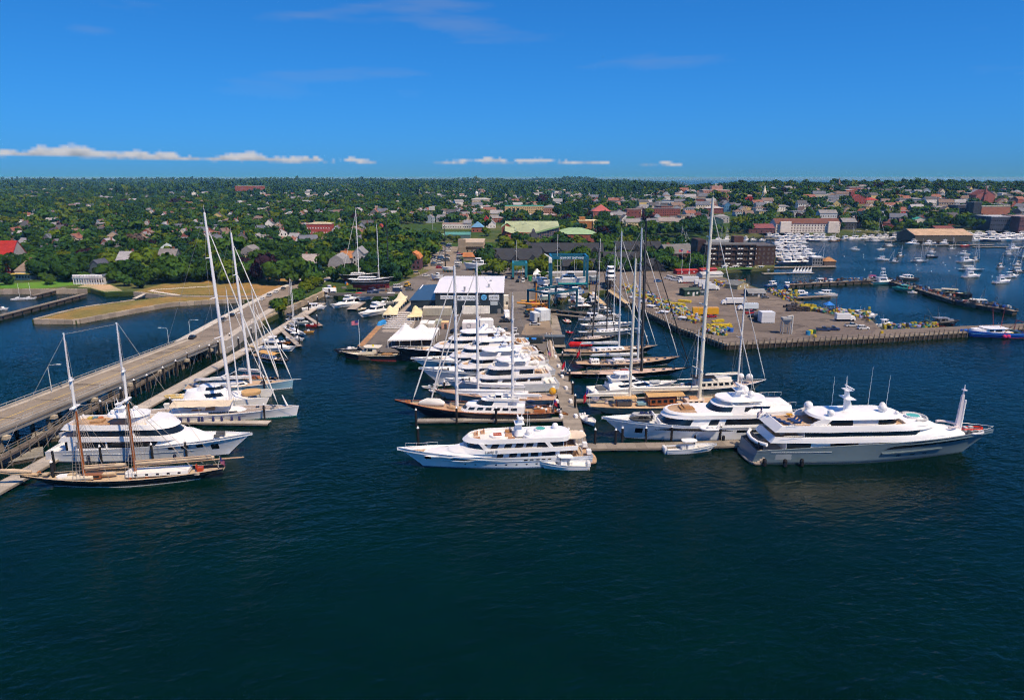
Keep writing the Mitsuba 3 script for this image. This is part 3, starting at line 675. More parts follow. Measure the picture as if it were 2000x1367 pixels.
 def fender(s,x,y,z,r=0.35,l=1.2,c=NAVY):
  s.part('fender',cat(tube((x,y,z),(x,y,z+l),r,n=8),ball(x,y,z,r,n=8),ball(x,y,z+l,r,n=8)),c,'matte',50)
 def text(s,words,x,y,z,h,facing=-1,color=DGREY,name='name_lettering',parent=None,bold=False):
  """Lettering on a side: facing -1 reads towards starboard (y < 0)."""
  m_=meshkit.text_mesh(words,h,0.03,bold)
  v=np.array(m_.vertices)
  v[:,0]-=v[:,0].mean()
  w=np.stack([v[:,0],-v[:,2],v[:,1]],1)if facing<0 else np.stack([-v[:,0],v[:,2],v[:,1]],1)
  s.part(name,(w+[x,y,z],np.array(m_.faces)),color,'matte',parent=parent)
  # ---------------- sailing gear
 def rig(s,x,h,r=0.24,color=ALU,rake=0.02,spreaders=3,sw=None,boom=None,boom_z=None,boom_r=0.2,cover=OFFWHITE,cover_r=0.4,fore=None,fore_r=0.1,fore_color=OFFWHITE,stay2=None,back=None,shroud_y=None,deck_z=None,crow=False,stay_top=0.95):
  """A mast with spreaders, boom with its stowed sail, furled headsails and wires; boom = length aft (negative: forward)."""
  z0=s.sheer(x)-0.3 if deck_z is None else deck_z
  top=np.array([x-rake*h,0,z0+h])
  P_=lambda f_:np.array([x,0,z0])*(1-f_)+top*f_
  k=s.part('mast',cat(tube(P_(0),P_(0.6),r,r*0.95,n=8,caps=False),tube(P_(0.6),P_(1),r*0.95,r*0.62,n=8),tube(P_(1),P_(1)+[0,0,h*0.035],0.05,0.03,n=4)),color,'gloss',50)
  sw=sw or s.B*0.42
  sy=shroud_y or s.B*0.46
  fr=[(i+1)/(spreaders+1)*0.98 for i in range(spreaders)]
  for i,f_ in enumerate(fr):
   w_=sw*(1-0.16*i)
   p_=P_(f_)
   s.part('spreader',cat(tube(p_,p_+[-0.25*w_,w_,0.1],r*0.42,r*0.25,n=5),tube(p_,p_+[-0.25*w_,-w_,0.1],r*0.42,r*0.25,n=5)),color,'gloss',parent=k)
  wires=[]
  for sg in(-1,1):
   pts=[np.array([x-0.4,sg*sy,z0+0.3])]+[P_(f_)+[-0.25*sw*(1-0.16*i),sg*sw*(1-0.16*i),0.1]for i,f_ in enumerate(fr)]+[P_(0.97)]
   wires+=[tube(a,b,0.028,n=3,caps=False)for a,b in zip(pts[:-1],pts[1:])]
   wires+=[tube(pts[0],P_(fr[0]),0.025,n=3,caps=False)]if fr else[]
  if back is not None:wires.append(tube(P_(0.99),(back,0,s.sheer(back)+0.2),0.035,n=3,caps=False))
  s.part('standing_rigging',cat(wires),(0.30,0.31,0.33),'matte',parent=k)
  for nm,f_,ft in(('headsail',fore,stay_top),('inner_headsail',stay2,stay_top*0.8)):
   if f_ is not None:
    a,b=np.array([f_,0,s.sheer(min(f_,s.L/2))+0.3]),P_(ft)
    s.part(nm,cat(tube(a,a*0.97+b*0.03,0.06,n=5),path_tube([a*(1-q)+b*q for q in(0.03,0.06,0.5,0.9,0.96)],[fore_r*0.6,fore_r*1.1,fore_r,fore_r*0.75,fore_r*0.4],6),tube(a*0.04+b*0.96,b,0.04,n=4)),fore_color,'matte',50,parent=k)
  if boom:
   bz=z0+(boom_z or 2.2)
   e=np.array([x-boom,0,bz+0.02*abs(boom)])
   a=np.array([x-0.3*np.sign(boom),0,bz])
   kb=s.part('boom',tube(a,e,boom_r,boom_r*0.8,n=7),color,'gloss',50)
   if cover:
    s.part('stowed_sail',path_tube([a*(1-q)+e*q+[0,0,boom_r+cover_r*(0.75-0.25*q)]for q in np.linspace(0.01,0.97,9)],[cover_r*c_ for c_ in(0.75,1.05,0.98,1.0,0.92,0.9,0.82,0.75,0.5)],8),cover,'matte',50,parent=kb)
   s.part('sheet',tube(e,(e[0]+0.5,0,z0+0.4),0.035,n=4),DGREY,'matte',parent=kb)
  if crow:
   s.part('radome',ball(*(P_(0.4)+[0.75,0,0]),0.55,0.32),WHITE,'gloss',50,parent=k)
  return top
 def hatch(s,x,y,l=0.9,w=0.9,dz=0.0,c=None):
  s.part('hatch',box(x,y,s.sheer(x)+dz,l,w,0.16,ch=0.1),c,'glass' if c is None else 'gloss')
 def flag(s,x,y,z,colors,w=2.2,h=1.4,staff=3.0,hang=0.55):
  """An ensign on its staff; colors: canton and field."""
  k=s.part('flag_staff',tube((x,y,z),(x-0.6,y,z+staff),0.05,n=5),WHITE,'gloss')
  n_=9
  q=np.linspace(0,1,n_)
  X,Y=x-0.55-q*w*(1-hang),y+0.22*np.sin(q*7)
  Z=z+staff-q*w*hang
  def strip(i0,i1,a,b):
   up=np.stack([X,Y,Z-h*a],1)[i0:i1];dn=np.stack([X,Y+0.1,Z-h*b],1)[i0:i1]
   return loft([up,dn],closed=False)
  s.part('flag',cat(strip(0,n_,0.5,1),strip(4,n_,0,0.5)),colors[1],'matte',parent=k)
  s.part('flag_canton',strip(0,5,0,0.5),colors[0],'matte',parent=k)
def hull_panel(b,L,B,za,zm,zb,bo,so,ws,wl,p,mid,xa,xb,z0,z1,name,color=None,mat='glass',out=0.04,n=8,sides=(-1,1),zfun=None):
 """A long window or panel laid on the hull's outside, from xa to xb between heights z0 and z1 (zfun(u) scales its height)."""
 A=np.array([[0,0,1],[mid*mid,mid,1],[1,1,1]])
 q=np.linalg.solve(A,[za,zm,zb])
 u=np.linspace(0,1,n)
 x=xa+(xb-xa)*u
 lo,hi=(np.full(n,z0),np.full(n,z1))if zfun is None else zfun(u)
 def pts(z,off):
  t=(x+L/2)/L
  for _ in range(8):
   zs=q[0]*t*t+q[1]*t+q[2]
   s=np.clip(z/zs,0,1)**1.1
   a0,a1=-L/2+so,-L/2
   b0,b1=(L-so-bo),L
   t=np.clip((x-(a0+(a1-a0)*s))/(b0+(b1-b0)*s),0,0.999)
  zs=q[0]*t*t+q[1]*t+q[2]
  s=np.clip(z/zs,0,1)
  yd=B/2*hull_shape(t,mid,ws,p);yw=B/2*wl*hull_shape(t,mid,ws*0.94,max(1.35,p-0.85))
  return np.stack([x,yw+(yd-yw)*s**1.5+off,z],1)
 m_=loft([pts(lo,-0.02),pts(lo,out),pts((lo+hi)/2,out),pts(hi,out),pts(hi,-0.02)],closed=False)
 for sg in sides:
  b.part(name,m_ if sg>0 else(m_[0]*[1,-1,1],m_[1][:,::-1]),color,mat,40)
  # ------------------------------------------------------------------ the large yachts in front
def berth(stern,bow,zb=0.0,zs=0.0):
 """(middle, heading, length) of a boat from where its stern and its bow tip are seen."""
 a,b=np.array(at(*stern,zs)),np.array(at(*bow,zb))
 d=b-a
 return((a+b)/2).tolist()+[0.0],math.atan2(d[1],d[0]),float(np.linalg.norm(d))
AQUA,HULLGREY,SEAT=(0.10,0.42,0.36),(0.135,0.195,0.23),(0.62,0.55,0.45)
# the grey hulled superyacht
loc,rz,L=berth((1461,890),(1940,841),5.4,0.3)
y=Boat('superyacht','very large motor yacht with slate grey hull and white decks at the pier head','yacht',loc,rz)
HP=dict(L=L,B=11.6,za=3.5,zm=4.9,zb=5.7,bo=7.0,so=-0.8,ws=0.86,wl=0.9,p=2.3,mid=0.45)
y.hull(color=HULLGREY,bw=0.8,deck_color=(0.45,0.38,0.31),stripe_color=(0.03,0.05,0.07),stripe=0.3,rail=(0.2,0.25,0.28),**HP)
hull_panel(y,**HP,xa=0.0,xb=22.5,z0=3.3,z1=4.55,name='hull_window',color=(0.012,0.016,0.022),mat='gloss',n=18,zfun=lambda u:(3.3+0.9*u,3.32+1.55*np.sqrt(np.minimum(u*2.6,1))+0.35*u))
hull_panel(y,**HP,xa=-0.5,xb=15.5,z0=2.2,z1=2.55,name='rubbing_strake',color=(0.15,0.2,0.225),mat='gloss',out=0.35)
for x in(3.5,7.2,10.5):
 hull_panel(y,**HP,xa=x,xb=x+1.2,z0=1.35,z1=1.6,name='porthole',n=3)
hull_panel(y,**HP,xa=-25.3,xb=-21.6,z0=1.2,z1=2.6,name='shell_door',color=(0.33,0.37,0.39),mat='gloss',n=4)
hull_panel(y,**HP,xa=-26.5,xb=-12.5,z0=3.05,z1=3.25,name='rubbing_strake',color=(0.42,0.46,0.48),mat='gloss',out=0.12)
y.tier('main_deck_house',-23,1,4.85,3,2.9,5.45,WHITE,windows=[(-22.9,-17.2,.2,.95),(-12.6,-6.0,.2,.95)])
y.tray('upper_deck_bulwark',-26.6,22.5,5.55,22,5.2,6.55,6.0,WHITE,TEAK,rake=2.5,aft=1.0,tum=0.1,ws=0.82,n=2.0)
y.tier('foredeck_casing',6,20.5,4.9,13.5,6.0,7.8,WHITE,rake=6.5,tum=0.9,n=2.0)
y.tier('upper_deck_house',-19,12,4.85,7,6.0,8.0,(0.62,0.64,0.66),rake=1,windows=[(-18.9,11.0,.3,.98)])
y.tray('sun_deck_bulwark',-25.8,14.5,5.45,13,7.8,9.3,8.6,WHITE,TEAK,rake=3.5,aft=1.6,tum=0.15,ws=0.86,n=2.1)
y.tier('sun_deck_casing',5.5,12.8,4.6,6.5,8.6,9.2,WHITE,rake=2.0,tum=0.4)
y.tier('sky_lounge',-13.5,4.5,4.1,4,8.6,10.5,(0.7,0.71,0.72),tum=0.1,windows=[(-13.4,-7.5,.12,.95),(-1.5,4.5,.25,.95)])
y.tier('hardtop',-16.5,5.6,4.7,5.5,10.45,10.9,WHITE,tail=4.5,rake=0.5,aft=0.4,tum=0.3,n=2.3)
y.tier('hardtop_crown',-9,4.0,3.2,4,10.9,11.4,WHITE,tail=3,tum=0.8,rake=1,aft=1)
for s in(-1,1):
 y.part('wing_fin',loft([np.array([(x,s*4.6,z)for x,z in((-18.2,8.7),(-14.8,8.7),(-12.6,10.5),(-14.4,10.85),(-16.8,9.9))]),np.array([(x,s*4.25,z)for x,z in((-18.2,8.7),(-14.8,8.7),(-12.6,10.5),(-14.4,10.85),(-16.8,9.9))])]),WHITE,'gloss')
for dx,dy,dz,r in((-15.2,2.2,10.85,1.05),(-12.4,-3.0,10.85,0.85),(0.4,-1.9,11.3,1.0),(2.2,1.2,11.3,0.7),(3.6,-2.4,10.85,0.45)):
 y.dome(dx,dy,dz,r)
y.radar_mast(-6.8,11.3,8.2,2.6)
y.part('whip_antenna',cat(tube((-0.6,2.4,10.9),(-0.5,2.4,21.0),0.07,0.04),tube((4.0,2.6,10.6),(4.1,2.6,18.8),0.07,0.04)),LGREY,'gloss')
k=y.part('hot_tub',tube((9.2,0,9.1),(9.2,0,9.7),1.75,n=18),WHITE,'gloss',40)
y.part('tub_water',tube((9.2,0,9.7),(9.2,0,9.72),1.45,n=18),AQUA,'gloss',parent=k)
y.part('curved_seat',path_tube([(9.2+2.9*math.cos(a),2.9*math.sin(a),9.35)for a in np.linspace(-1.9,1.9,14)],0.3,6),(0.5,0.5,0.5),'matte',40)
y.part('curved_seat',path_tube([(17.5+2.4*math.cos(a),2.4*math.sin(a),7.3)for a in np.linspace(-1.9,1.9,12)],0.3,6),(0.56,0.5,0.5),'matte',40)
for i in range(6):
 y.lounger(-24.2+0.55*i,3.9-1.35*i,8.62,2.9)
for i in range(3):
 y.lounger(-19.3+0.2*i,1.2-1.15*i,8.62,0.1,l=2.2)
y.table(-14.6,0.9,8.62,2.1,1.3,(0.33,0.15,0.03));y.table(-19.0,3.4,8.62,1.4,1.2,(0.5,0.25,0.02))
y.sofa(-16.8,4.2,8.62,2.4,0.9,0,OFFWHITE)
for i in range(5):
 y.part('chair',box(-16.6+0.85*i,-4.4,8.62,0.6,0.6,0.75,ch=0.1),WHITE,'matte')
y.sofa(-22.5,0,6.02,3,1,1.57,SEAT);y.table(-20.7,-2,6.02,1.5,1.2)
for s in(-1,1):
 y.part('stern_stairs',cat([box(-29.0+0.55*i,s*3.9,0.5+0.45*i,0.6,1.5,0.45)for i in range(6)]),(0.5,0.44,0.38),'matte')
y.part('swim_platform',loft([full(half(-31.2,-27.5,5.2,0.4,2.2,1.6),z)for z in(0.25,0.6)]),(0.32,0.27,0.22),'timber')
y.part('stern_opening',box(-29.05,0,0.9,0.2,5.4,1.5),None,'glass')
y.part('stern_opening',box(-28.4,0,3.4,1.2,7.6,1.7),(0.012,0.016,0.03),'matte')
y.part('stern_bumper',path_tube([(-27.6,-5.0,5.0),(-28.9,-2.8,4.8),(-29.2,0,4.7),(-28.9,2.8,4.8),(-27.6,5.0,5.0)],0.45,8),WHITE,'gloss',50)
for x in(-28.0,-23.4,-19.5):
 y.fender(x,-6.0+(0.55 if x<-27 else 0),0.2,0.5,1.2,BLACK)
k=y.part('signal_mast',cat(loft([np.array([(20.4+a,b,5.2)for a,b in((-0.45,-0.35),(0.45,-0.35),(0.45,0.35),(-0.45,0.35))]),np.array([(20.7+a,b,14.5)for a,b in((-0.3,-0.25),(0.3,-0.25),(0.3,0.25),(-0.3,0.25))])]),tube((20.7,0,14.5),(20.8,0,17.0),0.2,0.1),box(20.8,0,15.6,0.9,1.0,0.2)),(0.66,0.6,0.64),'gloss')
y.part('crane_boom',tube((21.5,0.3,5.2),(21.7,0.2,13.2),0.3,0.22,n=8),WHITE,'gloss',parent=k)
y.tender(25.2,1.4,5.1,5.2,-0.05,(0.5,0.03,0.015),(0.5,0.5,0.5));y.tender(24.4,-1.3,5.1,3.6,0.1,(0.6,0.6,0.62))
y.part('anchor_winch',cat(box(23.2,0,5.0,1.4,1.6,0.6),tube((27.2,-0.6,5.2),(27.2,0.6,5.2),0.3)),(0.25,0.26,0.27),'matte')
for s_ in(-1,1):
 y.rail(-23,-14,s_*5.1,9.3,.5);y.rail(-24,-19.5,s_*5.3,6.55,.5)
y.part('bow_rail',path_tube([(22+7.5*q,2.6*(1-q**2),6.5)for q in np.linspace(0,1,6)]+[(22+7.5*q,-2.6*(1-q**2),6.5)for q in np.linspace(1,0,6)][1:],0.05,4),ALU,'gloss')
y.flag(-26.0,1.5,8.6,((0.03,0.04,0.2),(0.5,0.4,0.45)),2.4,1.5,3.2)
# the white yacht in the middle, bow to the left
loc,rz,L=berth((1151,897),(775,873),5.0)
y=Boat('motor_yacht','white classic motor yacht moored foremost in the middle with beige aft awning','yacht',loc,rz)
HP=dict(L=L,B=8.6,za=2.5,zm=2.9,zb=5.0,bo=6.0,so=0.0,ws=0.88,wl=0.86,p=2.3,mid=0.42)
y.hull(color=(0.76,0.79,0.82),bw=0.7,deck_color=TEAK,stripe_color=(0.05,0.09,0.16),stripe=0.28,**HP)
hull_panel(y,**HP,xa=-19,xb=12,z0=1.9,z1=2.05,name='rubbing_strake',color=(0.5,0.53,0.56),mat='gloss',out=0.12)
for x in np.arange(-14,9,2.3):
 hull_panel(y,**HP,xa=x,xb=x+0.45,z0=1.0,z1=1.3,name='porthole',n=2)
for x in np.arange(-12.5,-6.0,1.35):
 hull_panel(y,**HP,xa=x,xb=x+0.85,z0=2.15,z1=2.45,name='freeing_port',n=2)
hull_panel(y,**HP,xa=14.6,xb=16.0,z0=2.3,z1=3.2,name='anchor_pocket',n=3)
y.tier('main_deck_house',-14.5,12.2,3.5,7,2.2,4.1,(0.62,0.66,0.70),rake=1.4,tum=0.1,windows=[(-13.5,-10.4,.35,.85),(-9.6,-7.9,.35,.85),(-7.3,-5.6,.35,.85),(-4.7,-3.0,.35,.85),(-1.6,-0.2,.35,.85),(2.4,12.2,.12,.55)])
y.tier('forward_casing',1.0,13.2,3.95,9,3.3,4.75,WHITE,rake=4.8,tum=0.6)
y.tier('forward_casing',10.5,17,2.6,4.5,3.3,3.9,WHITE,rake=1.5,tum=0.4)
y.tray('boat_deck_bulwark',-18.6,9.0,4.25,7.5,4.05,5.05,4.45,WHITE,TEAK,rake=1.5,ws=0.9,tum=0.05)
y.tier('wheelhouse',-15.5,7.0,3.25,4.2,4.45,6.35,(0.66,0.69,0.72),rake=1.8,tum=0.1,windows=[(-15.3,-9.4,.25,.92),(-8.4,-6.9,.3,.85),(-6.2,-4.5,.3,.85),(-3.6,-2.0,.3,.85),(-0.6,1.0,.3,.85),(2.2,7.0,.28,.88)])
for x in(-13.2,1.5):
 for s in(-1,1):
  y.part('deck_strut',loft([np.array([(x+a,s*4.0,4.9)for a in(0,1.1)]+[(x+a,s*3.85,4.9)for a in(1.1,0)])]+[np.array([(x+1.3+a,s*3.9,6.45)for a in(0,1.1)]+[(x+1.3+a,s*3.75,6.45)for a in(1.1,0)])]),WHITE,'gloss')
y.tray('sun_deck_bulwark',-17.4,7.4,3.95,7.0,6.3,7.3,6.6,WHITE,OFFWHITE,rake=1.2,tail=2.6,tum=0.1)
y.tier('sun_deck_casing',-17.2,-6.2,3.7,1.5,6.6,7.42,WHITE,tail=3,tum=0.25)
y.tier('radar_arch',-6.6,-4.4,1.7,0.8,7.0,8.3,WHITE,tum=0.6,rake=.4)
y.radar_mast(-5.2,8.1,4.4,2.0)
for dx,dy,r in((-14.2,-1.6,0.75),(-7.6,1.8,0.75)):y.dome(dx,dy,7.4,r)
k=y.part('hot_tub',tube((-10.6,-0.6,7.42),(-10.6,-0.6,8.0),1.35,n=16),WHITE,'gloss',40)
y.part('tub_water',tube((-10.6,-0.6,8.0),(-10.6,-0.6,8.02),1.12,n=16),AQUA,'gloss',parent=k)
k=y.part('sun_bed',tube((-0.6,0,6.62),(-0.6,0,7.1),1.7,n=18),WHITE,'matte',40)
y.part('cushion',cat(box(-0.6,0.5,7.1,1.9,0.5,0.15),box(-0.6,-0.5,7.1,1.9,0.5,0.15)),(0.34,0.06,0.03),'matte',parent=k)
for x,q in((4.2,-1.5),(4.2,1.5),(2.6,-2.6),(-3.4,-2.6),(-3.6,2.2),(-3.2,0)):
 y.sofa(x,q,6.62,1.5,0.9,random.choice([0,1.57]),(0.48,0.27,0.16))
y.table(-3.2,-1.2,6.62,1.4,1.0,(0.35,0.17,0.06))
k=y.part('awning',loft([np.array([(-18.2+3.1*math.cos(a),2.9*math.sin(a),z)for a in np.arange(8)*np.pi/4+0.39])for z in(6.3,6.42)]+[np.array([(-18.2+0.1*math.cos(a),0.1*math.sin(a),7.0)for a in np.arange(8)*np.pi/4+0.39])]),(0.66,0.54,0.42),'matte')
for a in np.arange(4)*np.pi/2+0.78:
 y.part('awning_pole',tube((-18.2+2.5*math.cos(a),2.5*math.sin(a),2.0),(-18.2+2.5*math.cos(a),2.5*math.sin(a),6.3),0.06,n=4),WHITE,'gloss',parent=k)
y.table(-17.5,0,2.0,2.4,1.4,(0.3,0.17,0.1));y.sofa(-19.8,0,1.85,3.4,1.0,1.57,(0.5,0.4,0.3))
for i in range(4):y.part('chair',box(-18.4+0.9*(i%2),-1.6+3.2*(i//2),1.85,0.6,0.6,0.8),(0.12,0.07,0.04),'matte')
for i in range(3):y.part('chair',box(-16.8-0.9*i,1.2-i,4.47,0.6,0.6,0.8),(0.2,0.13,0.08),'matte')
y.part('swim_platform',loft([full(half(-L/2-1.5,-L/2+1.5,3.4,0.3,2.2,1.2),z)for z in(0.35,0.65)]),TEAK,'timber')
for s in(-1,1):y.part('stern_locker',box(-L/2+0.7,2.2*s,2.4,1.0,1.4,1.0),WHITE,'gloss')
y.text('Lady S',0.9,4.32,4.3,0.65,facing=1,color=(0.08,0.1,0.12))
y.rail(13,L/2-2,0,4.9,0.9)
# the white yacht behind the pier head, bow to the left
loc,rz,L=berth((1530,849),(1175,814),5.9)
y=Boat('motor_yacht','white yacht with high flared bow and teak sun pad behind the pier head','yacht',loc,rz)
HP=dict(L=L,B=9.6,za=3.4,zm=4.3,zb=6.0,bo=6.5,so=0.0,ws=0.88,wl=0.84,p=2.5,mid=0.42)
y.hull(color=(0.72,0.76,0.80),bw=0.55,deck_color=(0.6,0.61,0.61),stripe_color=(0.03,0.04,0.06),stripe=0.3,**HP)
hull_panel(y,**HP,xa=-8.5,xb=11.0,z0=3.0,z1=3.6,name='hull_window',n=12,zfun=lambda u:(3.05+0.2*u,3.1+0.75*np.sin(np.pi*u)**0.7+0.2*u))
hull_panel(y,**HP,xa=-22,xb=-9.5,z0=2.6,z1=3.25,name='hull_window',n=8)
hull_panel(y,**HP,xa=13.6,xb=15.4,z0=2.0,z1=3.4,name='anchor_pocket',n=3)
hull_panel(y,**HP,xa=-18,xb=-16.8,z0=1.0,z1=1.6,name='porthole',n=3);hull_panel(y,**HP,xa=-14,xb=-12.8,z0=1.0,z1=1.6,name='porthole',n=3)
hull_panel(y,**HP,xa=-21,xb=10,z0=3.9,z1=4.1,name='rubbing_strake',color=(0.5,0.53,0.56),mat='gloss',out=0.1)
y.tier('main_deck_house',-20,9.2,4.4,6.5,3.9,6.4,WHITE,rake=2.2,tum=0.2,windows=[(-19.5,-6.5,.3,.85),(-4.8,-2.5,.3,.85),(2.0,9.2,.25,.9)])
y.tray('bridge_deck_bulwark',-23,8.6,4.75,8,6.3,7.3,6.7,WHITE,TEAK,rake=1.2,tum=0.05,ws=0.92)
y.part('curved_brow',loft([full(half(-8,8.0,4.4,6.5,2.2),7.3),full(half(-8,7.6,4.1,6.3,2.2),7.7)]),WHITE,'gloss',40)
y.part('sun_pad_deck',flat(full(half(0.5,6.9,3.5,5.6,2.2),0)[:,:2],7.72),TEAK,'timber')
y.table(1.6,0,7.2,2.6,2.6,(0.34,0.17,0.07));y.sofa(3.4,0,7.73,3.0,1.0,1.57,(0.4,0.22,0.1))
y.tier('bridge_house',-19,-2.5,3.9,3.5,7.0,9.2,WHITE,rake=1.8,aft=0,tum=0.4,windows=[(-18.6,-13.6,.35,.85),(-13.0,-11.4,.35,.85),(-8.2,-2.5,.35,.9)])
y.tier('wing_casing',-23.5,-9,4.3,4,7.2,9.3,WHITE,rake=3.5,tum=0.5,aft=0.5,windows=[(-17.6,-12.2,.62,.92)])
y.tier('hardtop',-17.5,-5.2,3.6,3.5,10.3,10.7,WHITE,tail=3,tum=0.3)
for x in(-15,-8):
 for s in(-1,1):y.part('hardtop_post',tube((x-0.8,s*3.0,9.2),(x,s*2.8,10.32),0.25,n=6),WHITE,'gloss')
y.radar_mast(-10.5,10.6,4.6,2.4)
y.dome(-13.2,-1.8,10.7,1.1);y.dome(-13.6,1.4,10.7,0.9)
for i in range(3):y.sofa(-9.5-3*i,1.5*(-1)**i,9.22,1.8,1.0,0,OFFWHITE)
y.tender(14.2,1.5,5.3,5.4,0.05,(0.06,0.065,0.07),BLACK);y.tender(13.2,-1.8,5.3,4.4,0.0,(0.4,0.41,0.43),(0.02,0.03,0.1))
y.part('breakwater',cat(box(9.8,2.4,4.9,0.3,3.0,0.9),box(9.8,-2.4,4.9,0.3,3.0,0.9)),WHITE,'gloss')
y.tender(-2.0,5.3,3.7,4.4,0.0,(0.7,0.71,0.72),WHITE)
for x in(-15,-6):y.fender(x,5.0,0.4,0.4,1.4,BLACK)
y.part('aft_sun_lounge',cat(box(-21.5,0,6.72,1.0,5,0.5),box(-20.5,2.2,6.72,2,0.9,0.5)),(0.6,0.55,0.48),'matte')
y.rail(-24,-12,4.2,9.2,0.9);y.rail(-24,-12,-4.2,9.2,0.9)
# the white yacht at the left, bow to the right
loc,rz,L=berth((112,893),(493,846),5.4)
y=Boat('motor_yacht','white three deck motor yacht with black window bands behind the schooner','yacht',loc,rz)
HP=dict(L=L,B=9.2,za=3.0,zm=3.9,zb=5.6,bo=6.2,so=-0.5,ws=0.88,wl=0.84,p=2.4,mid=0.42)
y.hull(color=(0.74,0.77,0.80),bw=0.6,deck_color=OFFWHITE,stripe_color=(0.02,0.03,0.05),stripe=0.3,**HP)
for x in(4.8,7.6,10.8):
 hull_panel(y,**HP,xa=x,xb=x+1.5,z0=3.0,z1=3.8,name='hull_window',n=3)
hull_panel(y,**HP,xa=13.8,xb=15.4,z0=2.1,z1=3.6,name='anchor_pocket',n=3)
hull_panel(y,**HP,xa=-19,xb=10,z0=2.2,z1=2.35,name='rubbing_strake',color=(0.5,0.53,0.56),mat='gloss',out=0.1)
y.tier('main_deck_house',-17.5,4.6,4.25,4,3.3,5.5,WHITE,rake=0.3,tum=0.15,windows=[(-15.5,-9.0,.25,.9),(-8.6,-3.0,.25,.9),(-2.6,3.0,.25,.9)])
y.tray('upper_deck_bulwark',-19.6,8.5,4.5,6.5,5.4,6.5,5.8,WHITE,TEAK,rake=1.0,tum=0.0,aft=0.8,ws=0.9)
y.tier('foredeck_casing',2,15.0,4.0,10,4.2,6.4,WHITE,rake=5.0,tum=1.0)
y.tier('upper_deck_house',-15,7.5,3.9,6,5.8,8.1,WHITE,rake=2.0,tum=0.2,windows=[(-14.5,-3.0,.3,.92),(-2.4,7.5,.3,.92)])
y.tray('sun_deck_bulwark',-19,6.4,4.2,6.5,8.0,9.2,8.5,WHITE,TEAK,rake=1.2,tum=0.2,aft=1.0,ws=0.85)
y.tier('windscreen_casing',0.5,5.6,3.5,4.8,8.5,9.9,WHITE,rake=1.0,tum=0.3)
y.tier('bridge_pod',-4.6,-0.5,2.2,2,8.5,10.3,WHITE,tail=1.5,tum=0.2)
y.tier('hardtop',-9.5,-0.2,3.0,3.5,10.6,11.0,WHITE,tail=3.0,tum=0.3)
y.radar_mast(-6.2,10.9,3.6,1.6)
y.dome(-4.0,1.4,11,0.6);y.dome(-8,-1.2,11,0.55)
y.part('sun_lounge',cat(box(-12.5,0.3,8.52,2.6,2.2,0.55),box(-9.8,-2.2,8.52,2.2,1.0,0.55)),(0.40,0.24,0.12),'matte')
for i,c in enumerate([(0.55,0.42,0.1),(0.1,0.2,0.25),(0.5,0.16,0.06)]):y.part('cushion',box(-15.5+1.2*i,2.6,8.52,0.9,0.9,0.5),c,'matte')
y.part('anchor_gear',cat(box(15.2,0.8,4.9,1.8,0.9,0.7),box(15.0,-0.9,4.9,1.2,0.8,0.6),tube((16.4,0,5),(16.4,0,5.9),0.25)),DGREY,'matte')
y.part('boat_cover',cat(box(-18.8,-1.4,5.85,3.6,1.6,0.8,ch=0.4)),(0.3,0.3,0.31),'matte')
y.part('swim_platform',loft([full(half(-L/2-1.5,-L/2+2,3.9,0.3,2.2,1.2),z)for z in(0.35,0.7)]),TEAK,'timber')
for i,x in enumerate((-13,-3.5,6.5)):y.fender(x,-4.75,0.5,0.38,1.5,NAVY)
# the black hulled schooner, bow to the left
loc,rz,L=berth((437,908),(38,926),3.2,2.6)
y=Boat('schooner','classic two masted schooner with black hull and varnished masts at the far left','sailing boat',loc,rz)
y.hull(L,6.9,2.3,1.8,3.0,(0.012,0.014,0.017),bo=6.5,so=5.0,ws=0.34,wl=0.8,p=1.9,bw=0.55,mid=0.5,draft=1.2,deck_color=(0.46,0.36,0.25),stripe_color=(0.5,0.5,0.48),stripe=0.22,rail=(0.55,0.42,0.28))
y.part('bowsprit',path_tube([(L/2-3.5,0,2.9),(L/2+1,0,3.5),(L/2+5.2,0,4.0)],[0.35,0.34,0.2],8),(0.5,0.36,0.22),'matte',50)
y.part('furled_jib',path_tube([(L/2-2.5,0.1,3.7),(L/2+1,0.1,4.1),(L/2+4.6,0.1,4.5)],[0.25,0.5,0.2],7),(0.52,0.40,0.28),'matte',50)
